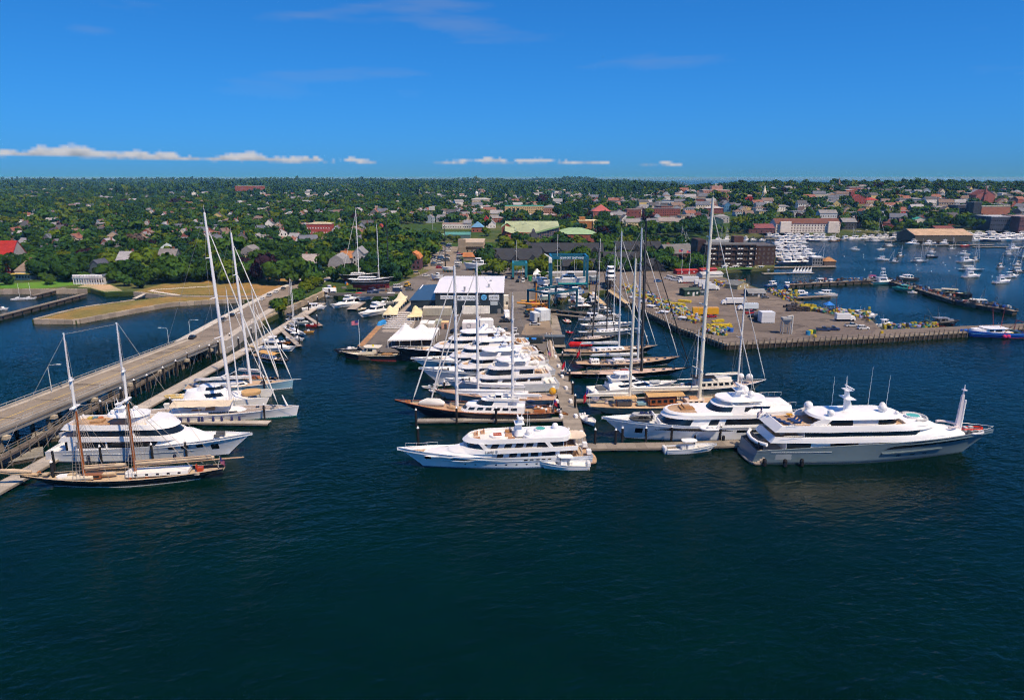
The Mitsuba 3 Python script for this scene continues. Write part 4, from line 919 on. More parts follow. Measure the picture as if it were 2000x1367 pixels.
def wood_mast(b,x,h,wood_h,name='mast'):
 z0=b.sheer(x)-0.5
 tp=np.array([x-0.02*h,0,z0+h]);lo=np.array([x,0,z0])
 Q=lambda f_:lo*(1-f_)+tp*f_
 k=b.part(name,tube(Q(0),Q(wood_h/h),0.34,0.3,n=9),VARNISH,'gloss',50)
 b.part('masthead',tube(Q(wood_h/h-0.03),Q(wood_h/h+0.2),0.32,0.28,n=8),WHITE,'gloss',50,parent=k)
 b.part('topmast',cat(tube(Q(wood_h/h+0.12)+[0.25,0,0],Q(1)+[0.25,0,0],0.27,0.14,n=8),ball(*(Q(1)+[0.25,0,0.1]),0.2,n=6)),(0.72,0.72,0.74),'gloss',50,parent=k)
 b.part('crosstrees',cat(box(*(Q(wood_h/h)-[0,0,0.2]),0.9,3.2,0.18),box(*(Q(wood_h/h+0.18)-[0,0,0.1]),0.6,1.5,0.14)),WHITE,'gloss',parent=k)
 w=[]
 for sg in(-1,1):
  for i in range(4):
   w.append(tube((x-1.4+0.8*i,sg*b.B*0.47,b.sheer(x)),Q(wood_h/h)+[0,sg*0.3,0],0.045,n=3,caps=False))
  w.append(tube((x-1.6,sg*b.B*0.47,b.sheer(x)),Q(wood_h/h)+[0,sg*1.5,0],0.035,n=3,caps=False));w.append(tube(Q(wood_h/h)+[0,sg*1.5,0],Q(0.96),0.035,n=3,caps=False))
  for j in range(14):
   f_=0.06+0.045*j
   w.append(tube(np.array([x-1.3,sg*b.B*0.47,b.sheer(x)])*(1-f_)+(Q(wood_h/h)+[0,sg*.3,0])*f_,np.array([x+1.0,sg*b.B*0.47,b.sheer(x)])*(1-f_)+(Q(wood_h/h)+[0,sg*.3,0])*f_,0.025,n=3,caps=False))
 b.part('shrouds',cat(w),(0.36,0.33,0.30),'matte',parent=k)
 return tp,Q(wood_h/h)
fx,mx=L/2-(160-38)*L/400,L/2-(260-38)*L/400
h1,h2=zat(loc[1],652)-1.4,zat(loc[1],632)-1.4
tp1,tm1=wood_mast(y,fx,h1,h1*0.51,'foremast');tp2,tm2=wood_mast(y,mx,h2,h2*0.52,'mainmast')
y.part('stays',cat(*[tube(a,b,0.045,n=3,caps=False)for a,b in[(tp1,(L/2+5,0,4)),(tm1,(L/2+3.4,0,3.8)),(tm1,(L/2-1,0,3.3)),(tp1,tp2),(tm1,tm2),(tp2,(-L/2+0.5,1.5,2.4)),(tm2,(-L/2+5,2.6,2.2)),(tm2,(-L/2+5,-2.6,2.2)),(tm2,(-L/2+8,-2.8,2.1)),(tm1,(mx+4,-3,1.8)),(tm1,(mx+4,3,1.8))]]),(0.36,0.33,0.30),'matte')
for nm,xa,xb,za,zb,r in(('main_boom',mx-0.4,-L/2-4.4,3.6,4.2,0.2),('fore_boom',fx-0.4,mx+1.2,3.2,3.5,0.17)):
 k=y.part(nm,path_tube([(xa,0,za),(xb,0,zb)],[r,r*0.8],8),(0.5,0.33,0.2),'gloss',50)
 q=np.linspace(0.0,0.72 if nm=='main_boom' else 0.95,12)
 y.part('stowed_sail',path_tube([(xa+(xb-xa)*t_,0.06*math.sin(9*t_),za+(zb-za)*t_+0.62)for t_ in q],[0.42+0.10*math.sin(3.1*i)for i in range(11)]+[0.3],9),(0.60,0.47,0.33),'matte',50,parent=k)
 y.part('gaff',path_tube([(xa,0.3,za+1.2),(xa+(xb-xa)*0.7,0.3,zb+0.95)],0.16,6),(0.55,0.4,0.26),'gloss',50,parent=k)
y.tier('main_coachroof',-13.5,-0.4,1.75,0.8,1.7,2.45,(0.78,0.77,0.74),tum=0.1,windows=[(-12+2.2*i,-11.4+2.2*i,.3,.8)for i in range(5)])
y.tier('fore_coachroof',9.6,13.4,1.0,0.8,1.9,2.4,(0.78,0.77,0.74),tum=0.1)
y.tier('deck_house',4.2,7.6,1.3,0.5,1.7,2.5,(0.24,0.09,0.035),tum=0.1,windows=[(4.6,7.0,.3,.8)])
y.part('ship_boat',loft([full(half(1.6,8.2,0.9*f_,2.8,2.0,1.6),z)for f_,z in((0.5,1.75),(0.9,2.1),(1.0,2.45))],caps=True),(0.62,0.47,0.3),'gloss',50)
m2=y.part('ship_boat',turned(loft([full(half(-3.0,2.6,0.8*f_,2.4,2.0,1.4),z)for f_,z in((0.5,1.75),(0.9,2.1),(1.0,2.4))]),0,8.6,1.6,0),(0.68,0.60,0.47),'matte',50)
for x,q,l in((-12,0,1.1),(-8.5,0,1.6),(-5,0,2.2),(10.3,0,1.6),(15.5,0,1.1)):
 y.part('skylight',box(x,q,y.sheer(x)-0.55+0.75,l,1.3,0.3,ch=0.1),(0.5,0.38,0.22),'gloss')
for i in range(9):
 xx,qq=-16.5+RNG.uniform(-1,3.0)+(i%3)*12,RNG.uniform(-2,2)
 y.part(['coil_of_rope','deck_box','sail_bag'][i%3],box(xx,qq,y.sheer(xx)-0.54,0.8,0.7,0.5,RNG.uniform(0,3),0.2),[(0.5,0.4,0.3),(0.3,0.1,0.04),(0.66,0.62,0.56)][i%3],'matte')
y.part('wheel_box',cat(box(-15.6,0,y.sheer(-15.6)-0.55,1.2,1.1,1.0),tube((-14.9,0,2.6),(-14.8,0,2.6),0.7,n=12)),(0.42,0.06,0.02),'gloss')
for x in(-1.0,18.2):y.part('life_ring',path_tube([(x+0.32*math.cos(a),-2.9,2.1+0.32*math.sin(a))for a in np.linspace(0,6.3,11)],0.1,5),(0.7,0.2,0.02),'matte')
y.flag(-L/2+1.2,0,2.2,((0.02,0.03,0.15),(0.3,0.1,0.16)),2.2,1.5,2.6)
# the large white sloop with tan awning
loc,rz,L=berth((283,808),(584,793),3.0,2.0)
y=Boat('sailing_yacht','large white sloop with tall white mast and tan awning at the left dock','sailing boat',loc,rz)
HP=dict(L=L,B=8.4,za=2.2,zm=2.35,zb=3.1,bo=0.9,so=1.5,ws=0.72,wl=0.84,p=2.0,mid=0.4)
y.hull(color=(0.74,0.75,0.76),bw=0.12,deck_color=(0.33,0.28,0.245),stripe_color=(0.02,0.12,0.12),stripe=0.35,draft=1.0,rail=WHITE,**HP)
for x in(-2.6,0.2,5.4):hull_panel(y,**HP,xa=x,xb=x+1.4,z0=1.5,z1=1.65,name='hull_window',n=3)
y.tier('coachroof',-13.5,7.0,2.6,6.5,2.1,2.95,WHITE,rake=1.5,tum=0.35,windows=[(-3,4.5,.25,.75)])
k=y.part('awning',loft([np.array([(x,q,4.7+0.75*math.cos(q*0.42)-0.16*(i%2))for q in np.linspace(-3.6,3.6,9)])for i,x in enumerate(np.linspace(-12.6,3.2,9))],closed=False),(0.64,0.55,0.42),'matte',50)
y.part('awning_pole',cat(*[tube((x,s*3.3,2.3),(x,s*3.3,4.7),0.05,n=4)for x in(-12,-5,2.6)for s in(-1,1)]),ALU,'gloss',parent=k)
y.sofa(-9,1.2,2.4,3.4,1.0,0,(0.4,0.25,0.15));y.table(-6.5,-1.0,2.3,2.4,1.2,(0.4,0.2,0.09));y.sofa(-2.8,-1.2,2.95,2.4,1.0,0,(0.45,0.3,0.2))
mxp=-L/2+(452-283)*L/301
hm=zat(loc[1],412)-2.6
y.rig(mxp,hm,r=0.46,color=(0.80,0.80,0.82),rake=0.035,spreaders=4,sw=4.0,boom=15.5,boom_z=3.2,boom_r=0.3,cover=None,fore=L/2-5.5,fore_r=0.18,back=-L/2+0.6)
for s,x in((1,-14.2),(-1,-14.2)):y.part('steering_wheel',path_tube([(x,s*1.6+0.6*math.cos(a),3.0+0.6*math.sin(a))for a in np.linspace(0,6.3,12)],0.06,4),DGREY,'matte')
for i,x in enumerate((-9.6,-7.6,-4.9,-4.0,-1.2,1.0,3.6,5.6)):y.fender(x,-4.35,0.6,0.33,1.2,(0.03,0.035,0.12))
for x,q in((11,0),(13.5,0.9),(13.5,-0.9),(9,1.2)):y.hatch(x,q)
y.part('furled_code_sail',tube((L/2-3.2,0.4,3.0),(L/2-4.4,0.4,6.2),0.3,0.15,n=7),WHITE,'matte',50)
y.rail(6,L/2-1,-2.0,2.8,0.7)
# catamaran with the dome like deckhouse behind it
loc,rz,L=berth((330,784),(532,772),1.6,1.2)
y=Boat('sailing_catamaran','white catamaran with smooth domed deckhouse and round tan cover behind the large sloop','catamaran',loc,rz)
for s in(-1,1):
 h,d,b,r=hull_meshes(L,2.2,1.9,2.0,2.4,1.2,0.4,0.7,0.9,2.0,0.02,0.4,0.6,0.1,0.25)
 y.part('hull',(h[0]+[0,s*4.2,0],h[1]),WHITE,'gloss',35);y.part('deck',(d[0]+[0,s*4.2,0],d[1]),OFFWHITE,'matte')
y.L,y.B,y.z=L,10.6,(1.9,2.0,2.4,0.4)
y.part('bridge_deck',box(-1.5,0,1.2,L*0.66,6.6,0.95),WHITE,'gloss')
y.tier('deck_house',-10.5,4.5,4.3,7,2.1,4.4,(0.78,0.80,0.83),rake=3.0,aft=1.2,tum=1.8,tail=4,n=2.0,windows=[(-3.5,1.0,.35,.75)])
y.tier('wheelhouse',-6.5,1.5,2.4,3.5,4.3,5.7,(0.74,0.77,0.80),rake=1.3,aft=1,tum=0.6,tail=2,windows=[(-3.4,0.9,.25,.8)])
y.part('trampoline_cover',loft([full(half(5.8,11.2,2.5,2.4,2.2,2.4),z)for z in(2.5,3.3)]),TANVAS,'matte',40)
y.rig(5.0,zat(loc[1],560)-3,r=0.2,color=(0.78,0.78,0.8),spreaders=3,boom=9,boom_z=3.4,cover=(0.6,0.61,0.62),back=None,fore=L/2-0.6,fore_r=0.1)
y.tender(-12.2,0,2.2,6.5,3.1,(0.6,0.46,0.2),(0.6,0.55,0.4))
# the light blue sloop
loc,rz,L=berth((362,757),(573,742),2.6,1.8)
y=Boat('sailing_yacht','light blue hulled sloop with teak deck and plumb bow at the left dock','sailing boat',loc,rz)
y.hull(L,7.2,2.1,2.1,2.7,(0.22,0.40,0.52),bo=0.5,so=1.2,ws=0.74,wl=0.84,p=2.0,bw=0.1,deck_color=(0.46,0.33,0.22),stripe_color=(0.6,0.63,0.66),stripe=0.3,draft=1.0,rail=(0.6,0.62,0.62))
y.tier('coachroof',-9,2.5,2.2,4.5,2.0,2.9,WHITE,rake=1.5,tum=0.35,windows=[(-6,1.5,.3,.75)])
y.part('boom_awning',loft([np.array([(x,q,4.6-0.3*abs(q)+0.1*(i%2))for q in np.linspace(-1.6,1.6,5)])for i,x in enumerate(np.linspace(-13,1.5,8))],closed=False),(0.42,0.43,0.45),'matte',50)
mxp=-L/2+(489-362)*L/211
y.rig(mxp,zat(loc[1],452)-2.4,r=0.42,color=(0.80,0.80,0.82),rake=0.035,spreaders=3,sw=3.4,boom=12,boom_z=2.0,cover=(0.62,0.63,0.64),fore=L/2-0.5,fore_r=0.19,stay2=L/2-4.2,back=-L/2+0.5)
y.part('bowsprit',tube((L/2-1,0,2.7),(L/2+2.4,0,2.8),0.16,0.1),(0.6,0.62,0.62),'gloss')
y.hatch(9,0);y.hatch(6.5,0.9);y.hatch(6.5,-0.9)
y.sofa(-10.5,1.4,2.1,3,0.8,0,(0.5,0.48,0.44));y.part('deck_gear',cat(box(-12.3,-0.6,2.1,1.4,1.8,0.7,0.3,0.2),box(-13.2,1.0,2.1,1.2,1.2,0.6,0.8,0.2)),(0.5,0.5,0.52),'matte')
# ------------------------------------------------------------------ the yachts along the main dock
def white_yacht(label,stern,bow,zb,B,hullc=(0.75,0.78,0.81),style=0,name='motor_yacht',stripe=NAVY,extra=None):
 loc,rz,L=berth(stern,bow,zb,0.3)
 y=Boat(name,label,'yacht',loc,rz)
 za,zm=2.4+0.012*L,2.7+0.018*L
 HP=dict(L=L,B=B,za=za,zm=zm,zb=zb,bo=0.14*L,so=0.0,ws=0.88,wl=0.84,p=2.35,mid=0.42)
 y.hull(color=hullc,bw=0.6,deck_color=[TEAK,OFFWHITE][style%2],stripe_color=stripe,stripe=0.3,rail=WHITE if hullc[0]<0.1 else None,**HP)
 a=L/100.0
 h=zm-0.6
 if style==2:
  for i in range(6):hull_panel(y,**HP,xa=(4+5.0*i)*a,xb=(7+5.0*i)*a,z0=zm-1.35,z1=zm-0.65,name='oval_port',n=7,zfun=lambda u:(zm-1.0-0.4*np.sin(np.pi*u)**.5,zm-1.0+0.4*np.sin(np.pi*u)**.5))
 else:
  for i in range(5):hull_panel(y,**HP,xa=(-14+8.0*i)*a,xb=(-11+8.0*i)*a,z0=zm-1.3,z1=zm-0.75,name='hull_window',n=3)
 y.tier('main_deck_house',-36*a,24*a,B*0.41,15*a,h,h+2.4,WHITE,rake=5*a,tum=0.15,windows=[(-34*a,-24*a,.42,.78),(-22*a,-12*a,.42,.78),(-10*a,0,.42,.78),(4*a,24*a,.45,.8)])
 y.tray('upper_deck_bulwark',-42*a,22*a,B*0.47,17*a,h+2.35,h+3.3,h+2.75,WHITE,TEAK,rake=3*a,tum=0.05,ws=0.9)
 y.tier('foredeck_casing',6*a,32*a,B*0.34,16*a,h+0.3,h+2.3,WHITE,rake=12*a,tum=0.7)
 y.tier('upper_deck_house',-28*a,14*a,B*0.36,10*a,h+2.75,h+5.0,WHITE,rake=4*a,tum=0.2,windows=[(-27*a,-17*a,.42,.8),(-14*a,-6*a,.42,.8),(-3*a,14*a,.4,.82)]if style!=3 else[(-27*a,-15*a,.25,.8),(-8*a,14*a,.15,.95)])
 y.tray('sun_deck_bulwark',-33*a,12*a,B*0.41,11*a,h+4.95,h+5.8,h+5.25,WHITE,OFFWHITE if style%2 else TEAK,rake=3*a,tum=0.1,tail=5*a)
 if style in(0,2):
  y.tier('sun_deck_house',-14*a,5*a,B*0.28,6*a,h+5.25,h+7.2,WHITE,rake=3*a,tum=0.2,windows=[(-6*a,5*a,.35,.85)])
  zt=h+7.2
 else:
  for x in(-20,-6):
   for s in(-1,1):y.part('arch_leg',loft([np.array([((x-2)*a,s*B*.33,h+5.3),((x+1)*a,s*B*.33,h+5.3),((x+1)*a,s*B*.3,h+5.3),((x-2)*a,s*B*.3,h+5.3)]),np.array([((x-4)*a,s*B*.28,h+7.3),((x-2)*a,s*B*.28,h+7.3),((x-2)*a,s*B*.25,h+7.3),((x-4)*a,s*B*.25,h+7.3)])]),WHITE,'gloss')
  zt=h+7.25
 y.tier('hardtop',-26*a,4*a,B*0.33,8*a,zt,zt+0.35,WHITE,tail=6*a,tum=0.25)
 y.radar_mast(-12*a,zt+0.3,3.6,1.5)
 y.dome(-19*a,B*0.17,zt+0.35,0.62);y.dome(-19*a,-B*0.17,zt+0.35,0.62)
 y.sofa(-37*a,0,h+2.77,B*.5,1.0,1.57,SEAT);y.table(-33.5*a,0,h+2.77,1.4,2.4)
 y.sofa(7*a,0,h+5.27,B*0.4,1.0,1.57,(0.6,0.57,0.5));y.lounger(-30*a,1.2,h+5.27,0,(0.55,0.5,0.42));y.lounger(-30*a,-1.2,h+5.27,0,(0.55,0.5,0.42))
 y.tender(34*a,0.9,zm+(zb-zm)*0.25,4.0,0.0,(0.5,0.5,0.52))
 y.part('anchor_winch',box(40*a,0,zm+(zb-zm)*0.45,1.2,1.4,0.6),(0.3,0.31,0.32),'matte')
 y.part('swim_platform',loft([full(half(-L/2-1.4,-L/2+1.5,B*0.4,0.3,2.2,1.0),z)for z in(0.35,0.65)]),TEAK,'timber')
 y.part('stern_step',box(-L/2+1.6,0,za-0.6,1.4,B*0.5,0.7),OFFWHITE,'matte')
 if extra:extra(y,a,h,zt,L,B)
 return y
def ex1(y,a,h,zt,L,B):
 y.dome(-22*a,2.6,zt-0.2,1.0);y.dome(-26*a,-2.4,h+5.3,0.9);y.tender(-31*a,0,h+5.3,5,0.2,(0.6,0.6,0.6))
 y.part('radar_wing',loft([np.array([(-11*a,s*2.6,zt+0.4),(-8*a,s*2.6,zt+0.4),(-13*a,s*1.2,zt+2.4),(-15*a,s*1.2,zt+2.4)])for s in(-1,1)]),WHITE,'gloss')
def ex2(y,a,h,zt,L,B):
 y.tender(-30*a,0,h+5.3,5.5,1.57,(0.62,0.6,0.56),(0.4,0.2,0.08));y.flag(-L/2+0.4,2.2,3.0,((0.04,0.05,0.2),(0.5,0.2,0.25)))
def ex4(y,a,h,zt,L,B):
 y.part('boat_cover',path_tube([(-33*a,0,h+5.9),(-30*a,0,h+6.1),(-25*a,0,h+5.9)],[0.5,0.9,0.4],8),WHITE,'matte',50);y.dome(-22*a,0,zt+.35,0.75)
white_yacht('black hulled motor yacht in front of the white marquee, farthest of the white stack',(1052,694),(764,677),5.8,10.4,(0.012,0.014,0.022),0,stripe=(0.4,0.4,0.42),extra=ex1)
white_yacht('white motor yacht with three oval hull ports beside the black hulled one',(1066,711),(802,698),5.4,9.2,style=2,extra=ex2)
white_yacht('white motor yacht with sharply flared bow in the middle of the stack',(1078,731),(817,717),6.0,8.8,(0.62,0.67,0.73),1)
white_yacht('smaller white motor yacht with black wraparound wheelhouse window left of the main dock',(1088,757),(866,738),5.0,8.0,style=3,extra=ex4)
def sloop(label,stern,bow,zb,B,hullc,mast_px,top_py,name='sailing_yacht',zs=1.8,mastc=ALU,boom=None,cover=OFFWHITE,deck=TEAK,roof=(-0.18,0.16),roofc=WHITE,ws=0.5,so=None,bo=None,spreaders=3,r=0.32,fore=True,rake=0.015,cover_r=0.42,cat_='sailing boat',stay2=False,rail=None,mid=0.45,p=2.0,boomc=None,loc_=None,draft=0.9,roofs=None,foresail=OFFWHITE):
 loc,rz,L=loc_ or berth(stern,bow,zb,zs)
 y=Boat(name,label,cat_,loc,rz)
 y.hull(L,B,zs,zs*0.92,zb,hullc,bo=L*0.12 if bo is None else bo,so=L*0.1 if so is None else so,ws=ws,wl=0.84,p=p,bw=0.15,mid=mid,deck_color=deck,stripe_color=(0.5,0.5,0.5)if hullc[0]<0.2 else(0.05,0.07,0.15),stripe=0.22,draft=draft,rail=rail)
 for nm,a,b,w,hh,c in roofs or[('coachroof',roof[0],roof[1],0.27,0.75,roofc)]:
  z=min(y.sheer(a*L),y.sheer(b*L))-0.25
  y.tier(nm,a*L,b*L,B*w,(b-a)*L*0.3,z,z+0.25+hh,c,rake=(b-a)*L*0.08,tum=0.25,windows=[((a+(b-a)*(0.08+0.17*i))*L,(a+(b-a)*(0.18+0.17*i))*L,.45,.8)for i in range(5)])
 mx=mast_px if abs(mast_px)<1 else None
 mx=mast_px*L if mx is not None else(seen_x(mast_px,loc,rz))
 hm=zat(loc[1]+math.sin(rz)*mx,top_py)-(y.sheer(mx)-0.3)if top_py>60 else top_py
 y.rig(mx,hm,r=r,color=mastc,rake=rake,spreaders=spreaders,boom=boom if boom is not None else L*0.36,cover=cover,cover_r=cover_r,fore=L/2-0.6 if fore else None,stay2=L/2-L*0.09 if stay2 else None,back=-L/2+0.4,boom_r=0.22,fore_r=0.1+r*0.12,fore_color=foresail)
 for i in range(3):y.hatch((0.2+0.08*i)*L,0.0,dz=-0.02)
 y.part('cockpit',box(-0.3*L,0,y.sheer(-0.3*L)-0.14,L*0.13,B*0.36,0.22,ch=0.2),(0.2,0.16,0.13),'timber')
 y.part('steering_wheel',tube((-0.33*L,0,y.sheer(-.33*L)+0.9),(-0.33*L+0.06,0,y.sheer(-.33*L)+0.9),0.8,n=12),DGREY,'matte')
 return y
def seen_x(px,loc,rz):
 """Distance forward of a boat's middle at which its centre line is seen in column px at deck height."""
 c,s=math.cos(rz),math.sin(rz)
 xs=np.linspace(-40,40,801)
 q=np.array([seen(loc[0]+c*x,loc[1]+s*x,2.0)[0]for x in xs])
 return float(xs[np.argmin(abs(q-px))])
 # the dark ketch in front of the stack, and the pale one behind it
loc,rz,L=berth((1083,800),(771,779),4.6,2.6)
y=Boat('sailing_yacht','dark blue hulled ketch with teak rail and black arched windows, foremost of the stack','sailing boat',loc,rz)
y.hull(L,9.4,2.7,2.6,4.4,(0.010,0.013,0.026),bo=8.5,so=4.0,ws=0.62,wl=0.82,p=2.1,bw=0.5,mid=0.45,draft=1.2,deck_color=TEAK,stripe_color=(0.03,0.03,0.04),stripe=0.2,rail=(0.38,0.12,0.03))
y.tier('deck_house',-14,3.8,3.0,3.2,2.2,4.0,WHITE,rake=1.8,tum=0.35,windows=[(-12+2.3*i,-10.4+2.3*i,.4,.8)for i in range(7)]+[(2.6,3.8,.35,.85)])
y.tier('wheelhouse',-9.5,-0.5,2.5,3.2,4.0,5.5,WHITE,rake=1.6,tum=0.3,windows=[(-5.5,-0.5,.1,.9)])
y.tray('flybridge',-12.5,-3.0,2.5,2.5,5.4,6.1,5.6,WHITE,OFFWHITE,rake=0.8)
y.tier('flybridge_pod',-8.0,-5.8,1.2,0.6,5.6,6.9,WHITE,windows=[(-7.6,-6.2,.3,.8)])
y.part('oval_window',cat(ball(-15.5,-2.4,4.05,1.2,0.25,n=14),ball(-15.5,2.4,4.05,1.2,0.25,n=14)),NAVY,'gloss')
y.part('covered_tender',path_tube([(8.2,0,3.6),(9.6,0,3.9),(13,0,3.9),(15.2,0,3.6)],[0.5,1.1,1.15,0.5],9),OFFWHITE,'matte',50)
y.part('round_hatch',tube((5.9,0,2.6),(5.9,0,3.1),1.6,n=16),(0.5,0.33,0.19),'timber',40)
y.sofa(-18,1.2,2.25,3,1,0,(0.35,0.12,0.04));y.table(-17.5,-1.0,2.25,2.2,1.2,(0.33,0.11,0.03));y.sofa(-20.5,0,2.3,3.0,0.9,1.57,(0.42,0.2,0.1))
for i in range(5):y.part('deck_cushion',ball(-16.5-1.1*i,-1.9+0.9*(i%4),2.9,0.42,0.3),WHITE,'matte',50)
for i in range(4):y.part('deck_chest',box(18.2+0.9*(i%2),-0.8+0.8*(i//2),3.4,0.6,0.5,0.6,0.4*i),(0.34,0.14,0.05),'matte')
y.rig(seen_x(893,loc,rz),zat(loc[1],520)-2.6,r=0.46,color=(0.74,0.75,0.77),rake=-0.0,spreaders=5,sw=3.6,boom=15,boom_z=4.2,boom_r=0.34,cover=(0.72,0.72,0.73),cover_r=0.45,fore=L/2-5,fore_r=0.2,stay2=L/2-10)
y.rig(seen_x(1001,loc,rz),zat(loc[1],574)-3.6,r=0.36,color=(0.74,0.75,0.77),rake=-0.0,spreaders=4,sw=2.8,boom=8.0,boom_z=3.0,boom_r=0.24,cover=(0.72,0.72,0.73),cover_r=0.34,back=-L/2+0.6,deck_z=3.2,crow=True)
y.flag(-L/2+0.7,0.6,2.9,((0.02,0.03,0.2),(0.4,0.02,0.03)))
loc,rz,L=berth((1086,777),(846,762),2.6,1.9)
y=Boat('sailing_yacht','pale hulled sailing yacht with teak deck hidden behind the dark ketch','sailing boat',loc,rz)
y.hull(L,7.6,2.0,2.0,2.8,(0.5,0.5,0.5),bo=4,so=3,ws=0.6,wl=0.82,p=2.0,bw=0.2,deck_color=(0.45,0.31,0.23),stripe_color=NAVY,stripe=0.25,draft=0.9,rail=(0.4,0.2,0.1))
y.tier('coachroof',-10,4.5,2.3,4,1.9,3.0,WHITE,rake=1.5,tum=0.3,windows=[(-8+2.4*i,-6.4+2.4*i,.4,.8)for i in range(4)])
y.rig(seen_x(934,loc,rz),zat(loc[1],512)-2.0,r=0.42,color=(0.75,0.76,0.78),rake=0,spreaders=4,sw=3.2,boom=14,boom_z=2.6,boom_r=0.3,cover=(0.75,0.75,0.76),cover_r=0.5,fore=L/2-0.5,fore_r=0.17,back=-L/2+0.5)
y.part('yellow_buoy',ball(-L/2+1.2,-2.2,3.2,1.1,n=12),(0.62,0.33,0.02),'matte',50)
y.sofa(-12,1,2,3,0.9,0,(0.6,0.5,0.42));y.table(-12.5,-0.8,2,2,1)
def rib(name,label,px,py,l,rz,tubes=(0.5,0.5,0.51),inside=DGREY,engines=1,cat_='dinghy',group=None,z=0.0):
 x,y_=at(px,py,0.3)if z==0 else at(px,py,z)
 t=Boat(name,label,cat_,(x,y_,z),rz,group=group)
 w=l*0.2
 pts=[(-l/2,w,0.45),(l*0.15,w,0.45),(l*0.38,w*0.7,0.55),(l/2,0,0.7),(l*0.38,-w*0.7,0.55),(l*0.15,-w,0.45),(-l/2,-w,0.45)]
 r=max(0.22,l*0.05)
 t.part('tube',path_tube(pts,[r*.8,r,r,r*.85,r,r,r*.8],8),tubes,'matte',50)
 t.part('floor',loft([np.array([(-l/2,-w*f_,a),(l*0.36,-w*0.55*f_,a),(l*0.36,w*0.55*f_,a),(-l/2,w*f_,a)])for a,f_ in((-0.2,0.5),(0.35,1.0))]),inside,'matte')
 t.part('console',box(-l*0.02,0,0.352,l*0.14,w*0.8,0.85,ch=0.1),WHITE,'gloss')
 t.part('seat',box(-l*0.22,0,0.352,l*0.1,w*1.1,0.5,ch=0.08),inside,'matte')
 for i in range(engines):
  q=(i-(engines-1)/2)*0.65
  t.part('outboard',cat(box(-l/2-0.25,q,0.5,0.65,0.45,0.65,ch=0.1),box(-l/2-0.3,q,-0.5,0.25,0.2,1.0)),BLACK if engines>1 else(0.3,0.3,0.31),'gloss')
 return t
